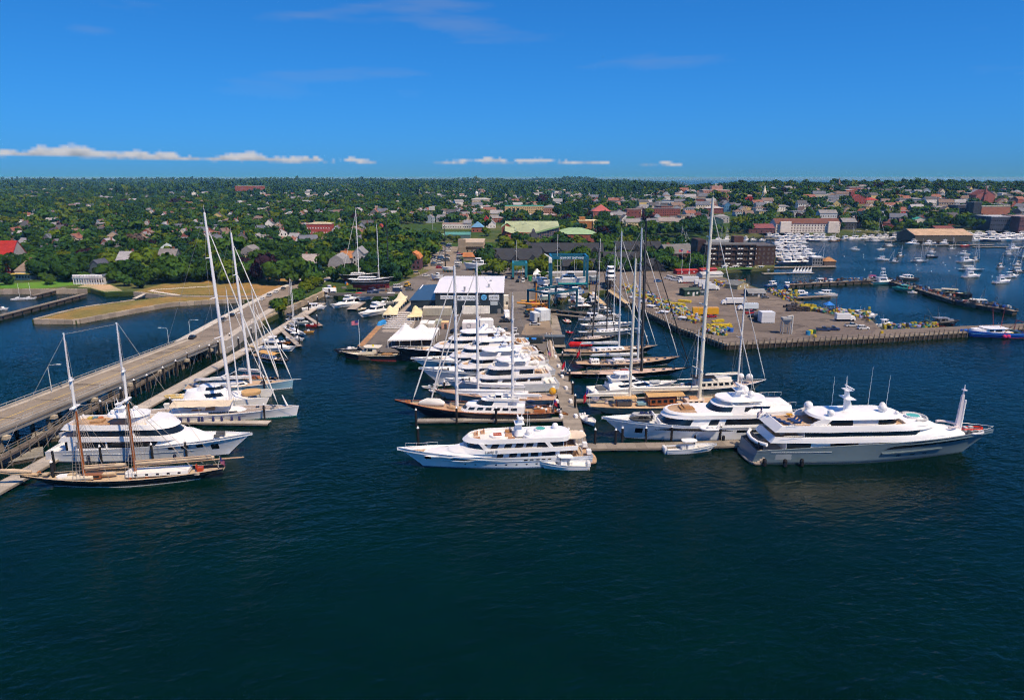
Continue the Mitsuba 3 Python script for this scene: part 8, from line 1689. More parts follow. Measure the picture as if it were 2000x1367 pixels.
# waterfront, hill and hilltop buildings: name, label, x0, x1, base row, eave row, depth, wall, roof, kind of roof, rise, window rows, columns
WB,RB,GR_,DG_=(0.70,0.69,0.66),(0.24,0.07,0.05),(0.24,0.24,0.25),(0.12,0.12,0.13)
for nm,lb,x0,x1,py,ev,dp,wc,rc,rf,rs,rw,cl,sh in[('apartment_block','tall red brick apartment block standing alone on the wooded horizon',460,513,379,364,24,(0.30,0.09,0.06),(0.4,0.36,0.33),'flat',1,4,14,'the lone brick apartment block'),('arcaded_hotel','long tan hotel with tall arched windows and green roof edge',986,1062,424,403,22,(0.52,0.38,0.19),(0.08,0.28,0.22),'flat',1,4,18,'the tan arcaded hotel'),('brick_hotel','brick building with grey mansard roof joining the tan hotel',1060,1090,424,406,20,(0.32,0.17,0.12),GR_,'hip',4,3,7,None),('brick_store','low red brick store with white roof edge before the tan hotel',1033,1085,429,420,16,RB,(0.6,0.55,0.52),'flat',1,1,8,None),('red_roof_house','brick house with pink red pyramid roof on the slope',1158,1192,429,413,20,(0.28,0.10,0.075),(0.42,0.12,0.11),'pyramid',9,2,6,'the pink pyramid roof'),('brick_warehouse','plain dark red brick warehouse left of the long brick terrace',1224,1252,426,410,20,(0.20,0.065,0.055),(0.2,0.14,0.12),'flat',1,2,4,'the plain brick warehouse'),('brick_terrace','long red brick terrace with many windows above the inlet',1258,1328,423,408,18,(0.24,0.075,0.06),DG_,'flat',1,3,16,'the long brick terrace'),('brick_mansion','brick mansion with pale flat roof behind the tallest mast',1380,1412,418,407,16,(0.22,0.075,0.06),(0.42,0.4,0.39),'hip',3,2,8,'the brick mansion'),('blue_house','narrow bright blue house with tall windows on the slope',1414,1427,414,400,12,(0.07,0.20,0.36),GR_,'gabley',4,2,3,'the bright blue house'),('hill_hotel','large pink brick hotel with flat penthouse on the hilltop',1372,1425,386,372,24,(0.42,0.22,0.18),(0.5,0.48,0.46),'flat',1,3,14,'the pink hilltop hotel'),('red_school','dark red school building on the slope left of the white steeple',1452,1476,396,384,18,(0.36,0.03,0.03),(0.3,0.18,0.16),'hip',3,2,6,None),('white_house','white four square house standing among trees above the white inn',1518,1542,414,404,12,(0.74,0.73,0.70),GR_,'hip',2.5,2,5,'the white square house'),('brick_church','red brick church with square tower on the slope above the harbour',1664,1690,399,387,20,(0.26,0.06,0.055),(0.28,0.07,0.06),'gabley',5,1,4,'the brick tower church'),('red_roof_hall','house with red hipped roof beside the brick tower church',1692,1714,399,391,16,(0.45,0.36,0.26),(0.36,0.07,0.06),'hip',4,1,5,None),('arcade_building','white building with big arched openings on the far waterfront',1716,1735,425,413,14,(0.76,0.76,0.76),(0.05,0.08,0.11),'flat',1,1,2,'the white arcade building'),('yellow_house','narrow yellow house left of the white arcade building',1700,1709,424,412,12,(0.60,0.35,0.06),GR_,'flat',1,2,2,None),('red_warehouse','bright red brick building with flat roof on the far waterfront',1750,1780,426,413,16,(0.38,0.05,0.035),(0.22,0.16,0.15),'flat',1,2,6,'the bright red waterfront building'),('dark_warehouse','dark blue grey warehouse left of the arched brick building',1868,1898,424,402,22,(0.05,0.055,0.075),DG_,'flat',1,3,8,None),('arched_brick_hall','brick hall with a row of pale arches at the right edge of town',1914,1970,428,404,20,(0.34,0.14,0.09),(0.3,0.32,0.28),'flat',1,1,8,'the arched brick hall'),('dark_hall_tower','dark square tower between warehouse and arched brick hall',1898,1913,428,396,16,(0.035,0.04,0.055),DG_,'flat',1,0,0,None),('harbour_block','long dark blue harbour block with pale parapet at far right',1932,1992,452,424,30,(0.045,0.055,0.085),(0.36,0.38,0.42),'flat',1,3,16,'the dark harbour block'),('harbour_block','dark brick block at the right edge of the photograph',1988,2035,455,424,30,(0.12,0.055,0.06),(0.3,0.22,0.22),'flat',1,3,12,None),('sandstone_church','red sandstone church with high spire near the right edge',1905,1942,396,381,20,(0.30,0.10,0.085),(0.16,0.06,0.06),'gabley',8,1,4,'the sandstone church'),('wharf_shed','open timber wharf shed with wide tan roof on the far quay',1786,1898,472,460,34,(0.08,0.075,0.06),(0.46,0.33,0.22),'gable',5,0,0,'the tan roofed wharf shed'),('market_house','dark shingled market house beside the brick gable on the far quay',1645,1672,449,434,14,(0.06,0.065,0.08),GR_,'gable',4,2,5,None),('market_house','brick gable house on the far quay',1672,1682,446,432,12,(0.28,0.12,0.09),(0.2,0.1,0.08),'gabley',4,2,2,None),('market_house','long red brown market shed behind the moored white sloop',1690,1716,436,428,12,(0.25,0.08,0.06),(0.22,0.09,0.08),'gable',3,1,5,None),('market_house','dark red market shed on the far quay right of the white arcade',1722,1766,446,436,14,(0.16,0.05,0.05),(0.13,0.06,0.065),'gable',4,1,6,None),('market_house','white fronted market house with green awning on the far quay',1782,1812,440,430,12,(0.6,0.58,0.54),(0.05,0.3,0.25),'gabley',3,1,3,None),('market_house','low red roofed quay building behind the tan wharf shed',1826,1862,452,446,12,(0.2,0.08,0.07),(0.2,0.075,0.07),'gable',2,0,0,None),('gray_terrace','pale grey gabled terrace left of the market houses',1600,1634,433,417,12,(0.48,0.50,0.53),GR_,'gable',4,2,7,None),('brick_shop','orange brick shop right of the pale grey terrace',1635,1651,428,414,12,(0.40,0.14,0.07),GR_,'flat',1,1,3,None),('school_house','red brick school with flat tan roof among trees left of centre',599,646,458,438,16,(0.34,0.07,0.06),(0.44,0.38,0.26),'hip',2,2,9,'the red brick school'),('teal_house','dark teal house with pale grey roof and two chimneys in the park trees',587,621,527,513,11,(0.02,0.07,0.085),(0.38,0.34,0.33),'gable',5,1,6,'the dark teal house'),('gambrel_house','pale yellow gambrel house end on, behind the black yacht ashore',642,674,536,520,18,(0.58,0.54,0.38),(0.25,0.25,0.26),'gambrel',7,2,3,'the pale gambrel house'),('grey_house','grey house with orange roof right of the gambrel house',664,692,522,504,14,(0.24,0.25,0.27),(0.42,0.19,0.08),'gable',4,2,5,None),('tall_grey_house','tall grey house behind the white mast ashore',690,712,528,496,14,(0.36,0.36,0.37),GR_,'gabley',4,3,3,None),('grey_house','long grey roofed house behind the yachts ashore',706,736,492,482,12,(0.30,0.29,0.27),(0.15,0.16,0.18),'gable',4,1,5,None),('maroon_house','low maroon house with orange roof left of the car park',776,800,514,505,12,(0.10,0.05,0.06),(0.46,0.17,0.06),'gable',3,1,4,None),('maroon_house','taller maroon house with curved orange roof beside the car park',796,821,528,506,16,(0.09,0.045,0.06),(0.46,0.18,0.07),'gambrel',4,2,3,'the orange roofed maroon house'),('parking_deck','tan concrete parking deck with dark open level',900,944,495,475,40,(0.34,0.27,0.2),(0.38,0.31,0.24),'flat',1,1,5,'the tan parking deck'),('orange_roof_hut','low hut with orange curved roof in front of the parking deck',905,938,510,503,10,(0.3,0.24,0.2),(0.46,0.19,0.08),'gable',2.5,0,0,None),('blue_roof_hall','brick pavilion with bright blue pyramid roof by the town street',921,944,454,444,16,(0.28,0.10,0.07),(0.12,0.28,0.46),'pyramid',6,1,3,'the blue pyramid roof'),('white_store','white single storey store row behind the ball field',864,912,447,438,14,(0.62,0.60,0.56),(0.38,0.28,0.25),'flat',1,1,10,'the white store row'),('grey_store','grey pavilion row right of the white stores',906,920,447,436,12,(0.40,0.42,0.45),(0.24,0.25,0.28),'gable',3,1,3,None),('white_cottage','white gabled cottage at the town street',950,968,446,438,12,(0.74,0.73,0.72),(0.3,0.3,0.32),'gabley',5,1,3,None),('red_barn','bright red gabled barn at the town street',943,955,440,429,10,(0.5,0.03,0.06),(0.42,0.03,0.05),'gabley',4,1,1,None),('stand_roof','long pale green grandstand roof beside the ball field',768,868,467,462,10,(0.12,0.16,0.14),(0.22,0.36,0.27),'gable',1.5,0,0,'the green grandstand roof'),('stand_roof','dark green grandstand roof with blue end right of the ball field',868,918,466,459,16,(0.1,0.16,0.16),(0.09,0.26,0.24),'gable',2,0,0,None),('red_barn','dark red gabled house behind the white standing mast',736,750,454,447,11,(0.34,0.06,0.05),(0.3,0.06,0.05),'gabley',5,1,2,'the dark red gabled house'),('town_hall','pale stone civic building below the white domed tower',920,958,400,390,18,(0.52,0.44,0.36),(0.4,0.4,0.38),'hip',3,1,6,None),('white_hall','long white flat roofed hall among trees left of the domed tower',876,922,410,405,12,(0.66,0.66,0.62),(0.55,0.56,0.54),'flat',1,1,10,None),('white_church_hall','white church house beside the slim white steeple',1074,1098,404,394,16,(0.72,0.72,0.71),(0.26,0.27,0.29),'gable',5,1,4,'the slim white steeple'),('red_roof_mansion','large house with steep bright red roof at the left edge',-16,26,520,500,16,(0.38,0.36,0.34),(0.40,0.035,0.028),'gable',10,2,5,'the bright red roof'),('red_house','narrow dark red house below the bright red roof',6,24,534,508,9,(0.34,0.015,0.03),(0.25,0.24,0.23),'gabley',2,3,3,None),('mansard_house','cream house with yellow porch roof and brown mansard near the left edge',31,60,547,530,11,(0.58,0.55,0.5),(0.25,0.19,0.15),'hip',6,1,5,'the yellow porch house'),('waterside_house','white waterside house with long balustraded porch by the beach',146,204,556,541,10,(0.62,0.62,0.64),(0.10,0.12,0.16),'flat',1,1,11,'the white porch house'),('blue_gable_house','dark blue gabled house above the balustraded porch',172,202,540,524,12,(0.07,0.10,0.13),(0.09,0.10,0.13),'gabley',5,1,3,None),('grey_gable_house','pale house with light grey gable roof near the cove',230,262,530,508,12,(0.55,0.54,0.47),(0.34,0.34,0.36),'gable',5,2,4,'the light grey gable house'),('victorian_house','dark green and white house with steep ornate gable above the cove',308,342,520,505,13,(0.13,0.17,0.16),(0.22,0.21,0.21),'gable',6,2,5,'the ornate gable house'),('turret_house','white house with squat octagonal roof behind the ornate gable',310,334,498,488,11,(0.64,0.65,0.64),(0.34,0.40,0.42),'pyramid',5,1,3,None),('brown_roof_house','house with broad brown hipped roof deep among the trees',146,178,466,456,13,(0.34,0.28,0.24),(0.22,0.16,0.14),'hip',4,1,4,'the brown hipped roof'),('yellow_house','yellow house with slate blue roof deep among the trees',208,236,466,460,11,(0.62,0.46,0.16),(0.12,0.14,0.18),'gable',4,1,4,'the slate blue roof'),('long_grey_house','long dark grey roof between the trees left of the cove',196,236,494,486,12,(0.4,0.38,0.36),(0.13,0.125,0.13),'gable',5,1,5,None),('grey_house','house with dark slate roof close behind the yellow porch house',74,112,502,494,12,(0.33,0.33,0.34),(0.10,0.11,0.13),'gable',5,1,5,None),('cream_gable_house','cream gabled house beside the white sloop mast',472,498,520,498,14,(0.62,0.50,0.36),(0.22,0.21,0.21),'gambrel',6,2,3,'the cream gabled house'),('cream_gable_house','pale cream house end behind the trees at the cove',492,510,482,466,10,(0.64,0.58,0.48),(0.28,0.27,0.26),'gabley',4,2,3,None),('blue_house','small blue gabled house left of the tall white mast',396,416,488,479,10,(0.07,0.13,0.26),GR_,'gabley',4,1,2,'the small blue gabled house'),('long_house','long low yellow fronted house on the slope left of the tall mast',350,390,480,472,10,(0.56,0.46,0.3),(0.2,0.22,0.25),'gable',3.5,1,7,None),('red_house','crimson house with grey roof behind the tall white mast',386,408,450,441,10,(0.42,0.04,0.06),(0.22,0.23,0.26),'gable',3,1,4,None),('waterfront_row','yellow and grey gabled row behind the inlet beach',1222,1250,446,434,12,(0.52,0.45,0.26),(0.27,0.26,0.26),'gable',3.5,2,5,'the yellow and grey row'),('waterfront_row','maroon and cream gabled row houses behind the inlet',1286,1318,446,432,12,(0.50,0.42,0.28),(0.30,0.26,0.25),'gable',4,2,6,'the row houses behind the inlet'),('waterfront_row','dark red row house at the right end of the inlet row',1318,1342,446,434,12,(0.25,0.035,0.05),(0.28,0.25,0.24),'gable',4,2,4,None),('waterfront_row','steep dark roofed house at the left end of the inlet row',1264,1286,448,436,12,(0.2,0.05,0.06),(0.2,0.2,0.22),'gable',5,1,3,None),('green_pub','dark green gabled pub with white sign at the inlet',1378,1412,442,430,12,(0.04,0.09,0.09),(0.2,0.21,0.22),'gabley',4,1,3,'the dark green pub'),('grey_house','pale grey house right of the dark green pub',1396,1424,436,424,14,(0.42,0.42,0.43),(0.25,0.26,0.28),'hip',3,2,4,None),('boat_house','dark red roofed boat house at the end of the inlet quay',1462,1512,456,446,16,(0.12,0.06,0.065),(0.22,0.08,0.085),'gable',4,1,5,None),('float_house','thatched tan roofed float bar at the tip of the marina',1609,1632,519,511,7,(0.1,0.08,0.07),(0.42,0.22,0.1),'hip',3,0,0,None),('float_house','grey two storey float house left of the tan bar',1586,1606,519,504,7,(0.22,0.23,0.24),(0.5,0.52,0.55),'flat',1,2,4,None)]:
 t=B_(nm,lb,(x0,py),(x1,py),dp,ev,wc,rc,rf,rs,rw,cl,rz=0.0,short=sh,z=1.0 if nm=='float_house' else None,rmat='matte' if rf=='flat' else 'roofing',winc=(0.6,0.6,0.58)if nm in('school_house','red_house','red_warehouse')else(0.35,0.3,0.28)if nm=='arched_brick_hall' else None,wsize=(2.4,4.5)if nm in('arcade_building','arched_brick_hall')else(1.1,1.5))
 if rf in('gable','hip')and dp<17 and rw:t.part('chimney',box(t.l*(.22 if len(lb)%2 else-.25),1.5,t.h,1.2,1.0,rs+1.6),(0.25,0.10,0.07),'matte')
 if nm=='waterside_house':
  for j in range(12):t.part('column',UNIT,WHITE,off=(-t.l/2+(j+.2)*t.l/11.6,-t.d/2-1.2,0),size=(0.35,0.35,t.h))
  t.part('balustrade',box(0,-t.d/2-1.2,t.h+.6,t.l,0.2,1.0),WHITE,'matte');t.part('porch_deck',box(0,-t.d/2-.9,t.h-.3,t.l,1.8,.3),WHITE,'matte')
 if nm=='mansard_house':t.part('porch_roof',box(0,-t.d/2-1,t.h*.72,t.l+3,3,0.3),(0.55,0.38,0.08),'matte')
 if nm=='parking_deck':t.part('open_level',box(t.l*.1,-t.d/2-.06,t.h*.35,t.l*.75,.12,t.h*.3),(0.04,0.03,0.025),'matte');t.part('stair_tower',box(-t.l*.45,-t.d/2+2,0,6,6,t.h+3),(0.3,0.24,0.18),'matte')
 if nm=='hill_hotel':t.part('penthouse',box(t.l*.05,0,t.h+.5,t.l*.4,14,7),(0.42,0.24,0.2),'matte');t.part('white_wing',box(t.l*.55,-3,-3,t.l*.25,16,t.h+1),(0.62,0.58,0.56),'matte')
 if nm=='brick_church':t.part('tower',box(-t.l*.42,-2,0,6,6,t.h+9),(0.22,0.055,0.055),'matte')
 if nm=='arcaded_hotel':
  for j in range(3):t.part('arched_window',UNIT,None,'glass',off=(-t.l/2+7+6*j,-t.d/2-.1,t.h*.35),size=(3.2,0.2,t.h*.45))
def steeple(label,px,py,top,wb,c_,sc,name='steeple',dome=False,short=None,dark=False):
 x,y_,gz=at_ground(px,py)
 h=zat(y_,top)-gz
 t=Thing(name,label,'steeple',(x,y_,gz))
 t.part('tower',box(0,0,0,wb,wb,h*.45),c_,'matte')
 t.part('belfry',box(0,0,h*.45,wb*.74,wb*.74,h*.2,0,wb*.16),c_,'matte')
 o=np.arange(8)*PI/4
 if dome:t.part('dome',cat(ball(0,0,h*.65,wb*.42,wb*.5,n=10,half=True),tube((0,0,h*.8),(0,0,h),.35,.1)),sc,'gloss',50)
 else:t.part('spire',loft([np.c_[wb*.36*np.cos(o),wb*.36*np.sin(o),np.full(8,h*.65)],np.c_[.08*np.cos(o),.08*np.sin(o),np.full(8,h)]]),sc,'matte')
 for s in(-1,1):t.part('louvre',UNIT,(0.05,0.05,0.06),off=(s*wb*.16,-wb*.38,h*.5),size=(wb*.2,.12,h*.1))
 if short:PLACES.append((short,px,py-8))
steeple('white domed clock tower rising over the trees near the centre',931,392,370,8,(0.74,0.74,0.72),(0.75,0.75,0.75),'domed_tower',True,short='the white domed tower')
steeple('slim white church steeple beside the tan hotel',1078,404,376,6.5,(0.74,0.74,0.73),(0.76,0.76,0.76))
steeple('short white belfry tower among houses left of the tan hotel',941,422,399,5,(0.70,0.67,0.6),(0.6,0.6,0.58),'belfry_tower',True)
steeple('tall cream church steeple with pointed spire on the slope right of the tallest mast',1491,400,362,8.5,(0.66,0.58,0.42),(0.68,0.64,0.5),short='the cream steeple')
steeple('thin brown church spire against the sea horizon',1637,374,347,6,(0.28,0.2,0.16),(0.25,0.18,0.15),short='the thin brown spire')
steeple('pointed red sandstone spire near the right edge',1922,396,363,6,(0.27,0.09,0.08),(0.24,0.1,0.09))
single('radar_hall','bright white long roof on the far horizon','building',turned(box(0,0,0,130,40,14),0,*at_ground(1030,358)),(0.78,0.78,0.78),'matte')
t=Thing('light_mast','tall floodlight mast with lamp frame at the ball field','light mast',(*at(845,466,3),2.5));t.part('pole',tube((0,0,0),(0,0,32),.35,.2),(0.3,0.32,0.32),'matte');t.part('lamp_frame',box(0,0,29,6,.6,4),(0.5,0.52,0.5),'matte')
for px,py,top,lb in((759,532,425,'tall dark lattice mast behind the yachts ashore'),(870,520,440,'slim dark pole in the middle of the car park')):
 x,y_=at(px,py,2.3);single('pole_mast',lb,'mast',turned(tube((0,0,0),(0,0,zat(y_,top)-2.3),.45,.25,n=6),0,x,y_,2.2),(0.03,0.035,0.04),'matte')
 # ordinary houses between the trees
def nearby(x,y,z):
 px,py=seen(x,y,z)
 nm,qx,qy=min(PLACES,key=lambda q:math.hypot((q[1]-px),(q[2]-py)*2.2))
 dx,dy=px-qx,(py-qy)*2.2
 return f'{"left of" if dx < 0 else "right of"} {nm}' if abs(dx)>abs(dy)else f'{"behind" if dy < 0 else "in front of"} {nm}'
HOUSES=[]
NF=len(FOOT)
for l,w,h,r,kind in[(11,8,5.4,3.6,'gable'),(13,9,6,4,'gable'),(9,10,6,4.2,'gabley'),(10,12,6.4,5,'gabley'),(12,10,6.4,3.2,'hip'),(16,9,5.6,3.6,'gable'),(10,9,7.6,3.5,'gabley'),(14,11,7.2,1.2,'hip'),(19,12,9,1.0,'hip'),(17,11,9.5,4,'gable')]:
 if kind=='gable':a,b=gable(l,w,h,r)
 elif kind=='gabley':a,b=(turned(q,PI/2)for q in gable(w,l,h,r))
 else:a,b=hip(l,w,h,r)
 nw=max(2,int(l/2.6))
 win=cat(*[box(-l/2+(i+.5)*l/nw,-w/2-.03,z,1.0,.1,1.5)for i in range(nw)for z in(1.0,h-2.2)],*[box(s*(l/2+.03),q,z,.1,1.0,1.5)for s in(-1,1)for q in(-w*.25,w*.25)for z in(1.0,h-2.2)])
 extra=[box(l*.25,w*.12,h,1,.9,r+1.2),box(-l*.15,-w/2-1.1,0,l*.6,2.2,2.9),box(-l*.15,-w/2-1.2,2.9,l*.66,2.6,.25)]
 HOUSES.append((a,b,win,extra,l,w,h))
WALLC=[('white',WB),('white',(0.62,0.62,0.60)),('cream',(0.58,0.52,0.40)),('grey',(0.36,0.37,0.38)),('tan',(0.42,0.33,0.24)),('pale blue',(0.34,0.42,0.50)),('brick red',(0.27,0.09,0.07)),('yellow',(0.55,0.44,0.2)),('dark grey',(0.14,0.145,0.15)),('grey',(0.45,0.46,0.46))]
ROOFC=[('grey',(0.25,0.25,0.265)),('dark',(0.10,0.10,0.11)),('brown',(0.21,0.155,0.13)),('light grey',(0.36,0.36,0.37)),('slate',(0.15,0.165,0.20)),('reddish',(0.26,0.12,0.09))]
n_h,far_parts,hs=0,{},[]
grid_={}
for k in range(4300):
 if k%9==4:px,py=RNG.uniform(1180,2020),RNG.uniform(404,446)
 elif k%3==0:px,py=RNG.uniform(-40,960),372+118*RNG.random()**1.25
 elif k%3==1:px,py=RNG.uniform(1100,2040),362+74*RNG.random()**1.0
 else:px,py=RNG.uniform(440,1400),360+76*RNG.random()**1.6
 if 730<px<990 and py>436 or 980<px<1190 and py>424 or(1400<px<1640 and py>428)or(px>1640 and py>444):continue
 x,y_,z=at_ground(px,py)
 if y_>5200 or not LAND.contains(Point(x,y_-6)):continue
 gap=17 if y_<900 else 15+y_*.004
 cell=(int(x//40),int(y_//40))
 if any(math.hypot(x-q[0],y_-q[1])<gap for i in(-1,0,1)for j in(-1,0,1)for q in grid_.get((cell[0]+i,cell[1]+j),[])):continue
 if any(f.distance(Point(x,y_))<9 for f in FOOT[:NF])or any(f.distance(Point(x,y_))<6 for f in YARDS[:NF]):continue
 if RNG.random()<(0.60 if px<700 else 0.25 if px<1000 else 0.06):continue
 grid_.setdefault(cell,[]).append((x,y_));hs.append((y_,x,z))
hs.sort()
for k,(y_,x,z)in enumerate(hs):
 i=int(RNG.integers(0,10 if x>-.1*y_ else 8));a,b,win,extra,l,w,h=HOUSES[i]
 (wn,wc),(rn,rc)=WALLC[int(RNG.integers(0,10))],ROOFC[int(RNG.integers(0,6))]
 rz,sc=RNG.choice([-.35,-.15,0.05,.2,.4])+RNG.uniform(-.1,.1),RNG.uniform(.85,1.15)
 FOOT.append(Point(x,y_).buffer(l*.55,4))
 clear=17+y_*.011
 if RNG.random()<0.75:YARDS.append(Polygon([(x-l*.5,y_-w*.4),(x+l*.5,y_-w*.4),(x+l*.5-x/y_*clear,y_-w*.4-clear),(x-l*.5-x/y_*clear,y_-w*.4-clear)]))
 if k<296:
  t=Thing('house',None,'house',(x,y_,z),rz,scale=sc,group='houses among the trees of the town',auto=(f'{wn} house with {rn} roof',nearby(x,y_,z),'x'))
  t.part('wall',a,wc,'matte');t.part('roof',b,rc,'roofing');t.part('chimney',extra[0],(0.24,0.10,0.075),'matte');t.part('window_panes',win,None,'glass',kind='stuff');t.part('porch',extra[1],wc,'matte');t.part('porch_roof',extra[2],rc,'roofing')
 else:
  far_parts.setdefault(('w',wc),[]).append(turned(a,rz,x,y_,z,sc));far_parts.setdefault(('r',rc),[]).append(turned(b,rz,x,y_,z,sc))
t=Thing('far_houses','small pale houses scattered through the far woods',None,kind='stuff')
for(q,c_),v in far_parts.items():t.part('roofs' if q=='r' else 'walls',cat(*v),c_,'roofing' if q=='r' else 'matte',kind='stuff')
print('houses',len(hs))
# ------------------------------------------------------------------ trees
LEAFC={'dark green':(0.026,0.064,0.016),'green':(0.050,0.102,0.019),'yellow green':(0.095,0.130,0.014),'blue green':(0.020,0.056,0.025),'purple leaved':(0.030,0.014,0.022),'grey pink':(0.11,0.08,0.075)}
@functools.lru_cache(None)
def crown(seed,n,lobes,leaf,core=7,flat_=0.62):
 """A crown of radius about 1 whose foot is at 0: lobes of leaf clumps round solid cores."""
 r=np.random.default_rng(seed)
 c=[np.array([0,0,0.75])]+[np.array([math.cos(a)*q,math.sin(a)*q,z])for a,q,z in zip(np.arange(lobes-1)*2.4+r.uniform(0,1),r.uniform(.34,.62,lobes-1),r.uniform(.35,1.15,lobes-1))]
 rad=r.uniform(.36,.56,lobes)
 ms=[]
 for p,q in zip(c,rad):
  b,f=ball(p[0],p[1],p[2],q*.86,q*.72,n=core)
  b=b+(meshkit.noise(b*3+seed,seed)[:,None]-.5)*.22*np.sign(b-p)
  ms.append((b,f))
 k=r.integers(0,lobes,n)
 d=r.normal(size=(n,3));d[:,2]=d[:,2]*.8+.25;d/=np.linalg.norm(d,axis=1,keepdims=True)
 p=np.array(c)[k]+d*(rad[k]*r.uniform(.78,1.12,n))[:,None]*[1,1,.85]
 nrm=d+r.normal(size=(n,3))*.26;nrm/=np.linalg.norm(nrm,axis=1,keepdims=True)
 u=np.cross(nrm,r.normal(size=(n,3)));u/=np.linalg.norm(u,axis=1,keepdims=True);w=np.cross(nrm,u)
 s=leaf*r.uniform(.6,1.4,n)[:,None]
 v=np.stack([p-u*s,p+w*s*.7,p+u*s,p-w*s*.6+nrm*s*.3],1).reshape(-1,3)
 q=np.arange(n)[:,None]*4+[0,1,2,3]
 ms.append((v,quads(q)))
 v,f=cat(*ms)
 v=v*[1,1,flat_*1.35]
 return v,f
@functools.lru_cache(None)
def trunk_mesh(seed):
 r=np.random.default_rng(seed)
 ms=[path_tube([(0,0,-.4),(.02,.01,.25),(.05,0,.7),(.03,.05,1.1)],[.085,.06,.045,.02],6)]
 for i in range(4):
  a=i*1.6+r.uniform(0,.8)
  ms.append(path_tube([(.03,0,.35+.1*i),(.25*math.cos(a),.25*math.sin(a),.7+.08*i),(.5*math.cos(a),.5*math.sin(a),.95+.06*i)],[.035,.025,.01],5))
 return cat(*ms)
NO_TREES=shapely.union_all([f.buffer(2.5)for f in FOOT]+YARDS+[Polygon(P(q)).buffer(1)for q in([(762,470),(930,470),(930,444),(780,444)],[(826,530),(905,530),(990,500),(1000,462),(870,462)],[(262,600),(540,590),(700,520),(640,500),(560,545),(420,556),(262,560)],[(800,700),(1100,700),(1160,545),(1160,536),(860,518),(760,562),(620,590)],[(1150,700),(1740,700),(1560,560),(1400,528),(1160,532)],[(1360,530),(1530,530),(1530,505),(1370,505)],[(-300,570),(120,570),(200,562),(200,554),(-300,554)],[(962,470),(992,470),(980,430),(965,430)])])
shapely.prepare(NO_TREES)
LIST=[(x,y_,q,c_)for x,y_,q,c_ in[(14,557,4,'dark green'),(80,545,8.5,'dark green'),(96,556,4,'green'),(108,540,8,'dark green'),(128,548,9,'dark green'),(150,540,9,'dark green'),(166,552,4.5,'green'),(214,548,7.5,'dark green'),(226,553,5,'green'),(244,559,5,'green'),(262,545,7.5,'dark green'),(282,538,10,'yellow green'),(300,555,7,'green'),(272,563,4,'dark green'),(318,552,9,'dark green'),(340,550,9.5,'green'),(358,552,8.5,'green'),(372,540,10,'dark green'),(394,550,7.5,'dark green'),(412,548,8,'dark green'),(440,553,8,'yellow green'),(456,552,7,'yellow green'),(478,552,8,'green'),(502,548,8.5,'dark green'),(524,552,11,'purple leaved'),(545,556,9,'green'),(566,556,9,'green'),(590,556,9,'green'),(606,552,7,'dark green'),(552,532,8,'dark green'),(574,525,8,'dark green'),(632,520,9,'dark green'),(640,528,8,'green'),(622,556,5,'green'),(606,566,4.2,'yellow green'),(596,572,4.5,'yellow green'),(584,580,3.6,'green'),(620,560,4,'yellow green'),(540,606,4.2,'green'),(550,602,3.6,'yellow green'),(562,596,3.2,'green'),(582,588,4.4,'green'),(549,612,2.6,'yellow green'),(716,524,7.5,'green'),(735,522,8,'green'),(750,527,7,'green'),(765,512,8.5,'green'),(780,498,9,'yellow green'),(800,488,8.5,'green'),(815,490,8,'yellow green'),(826,480,8,'green'),(752,480,10,'dark green'),(735,505,9,'dark green'),(672,538,4,'yellow green'),(656,478,7,'yellow green'),(648,486,7.5,'yellow green'),(590,478,5,'purple leaved'),(668,474,8,'green'),(262,490,9,'grey pink'),(946,520,9,'dark green'),(962,536,6.5,'yellow green'),(975,538,6,'yellow green'),(938,536,4,'green'),(1040,536,7,'yellow green'),(1056,533,6,'yellow green'),(1070,532,5,'yellow green'),(1008,536,6,'yellow green'),(1130,531,5.5,'yellow green'),(1146,531,5,'yellow green'),(1172,530,5,'green'),(1060,545,3.4,'green'),(1126,500,8,'yellow green'),(1180,500,9,'green'),(1190,488,8,'green'),(1168,480,7,'green'),(1212,486,6.5,'yellow green'),(1232,482,6,'yellow green'),(1284,524,9,'dark green'),(1270,520,8,'green'),(1296,528,6.5,'green'),(1240,530,6,'dark green'),(1205,528,5.5,'green'),(1322,530,5,'green'),(1338,528,4,'dark green'),(1320,500,5,'yellow green'),(1346,490,4,'green'),(1362,522,7,'dark green'),(880,470,4,'yellow green'),(866,472,4,'green'),(892,474,4,'yellow green'),(950,462,6,'yellow green'),(1098,428,14,'dark green'),(1112,424,14,'dark green'),(1062,404,15,'purple leaved'),(1130,422,12,'dark green'),(1268,426,8,'yellow green'),(1178,438,9,'dark green'),(1196,442,9,'dark green'),(1260,452,8,'dark green'),(1276,454,9,'green'),(1296,455,8,'dark green'),(1318,455,9,'green'),(1336,454,8,'dark green'),(1352,454,8,'green'),(1440,450,9,'yellow green'),(1452,448,9,'yellow green'),(1468,444,9,'green'),(1484,442,9,'green'),(1500,440,10,'green'),(1434,456,6,'green'),(1690,446,8,'green'),(1684,440,7,'green'),(1742,432,8,'yellow green'),(1796,430,9,'green'),(1856,430,9,'green'),(1922,436,6,'green'),(1580,412,14,'dark green')]]
spots=[]
for px,py,r_,c_ in LIST:
 x,y_=at(px,py,2.2)if py>470 else at_ground(px,py)[:2]
 spots.append((x,y_,r_,c_))
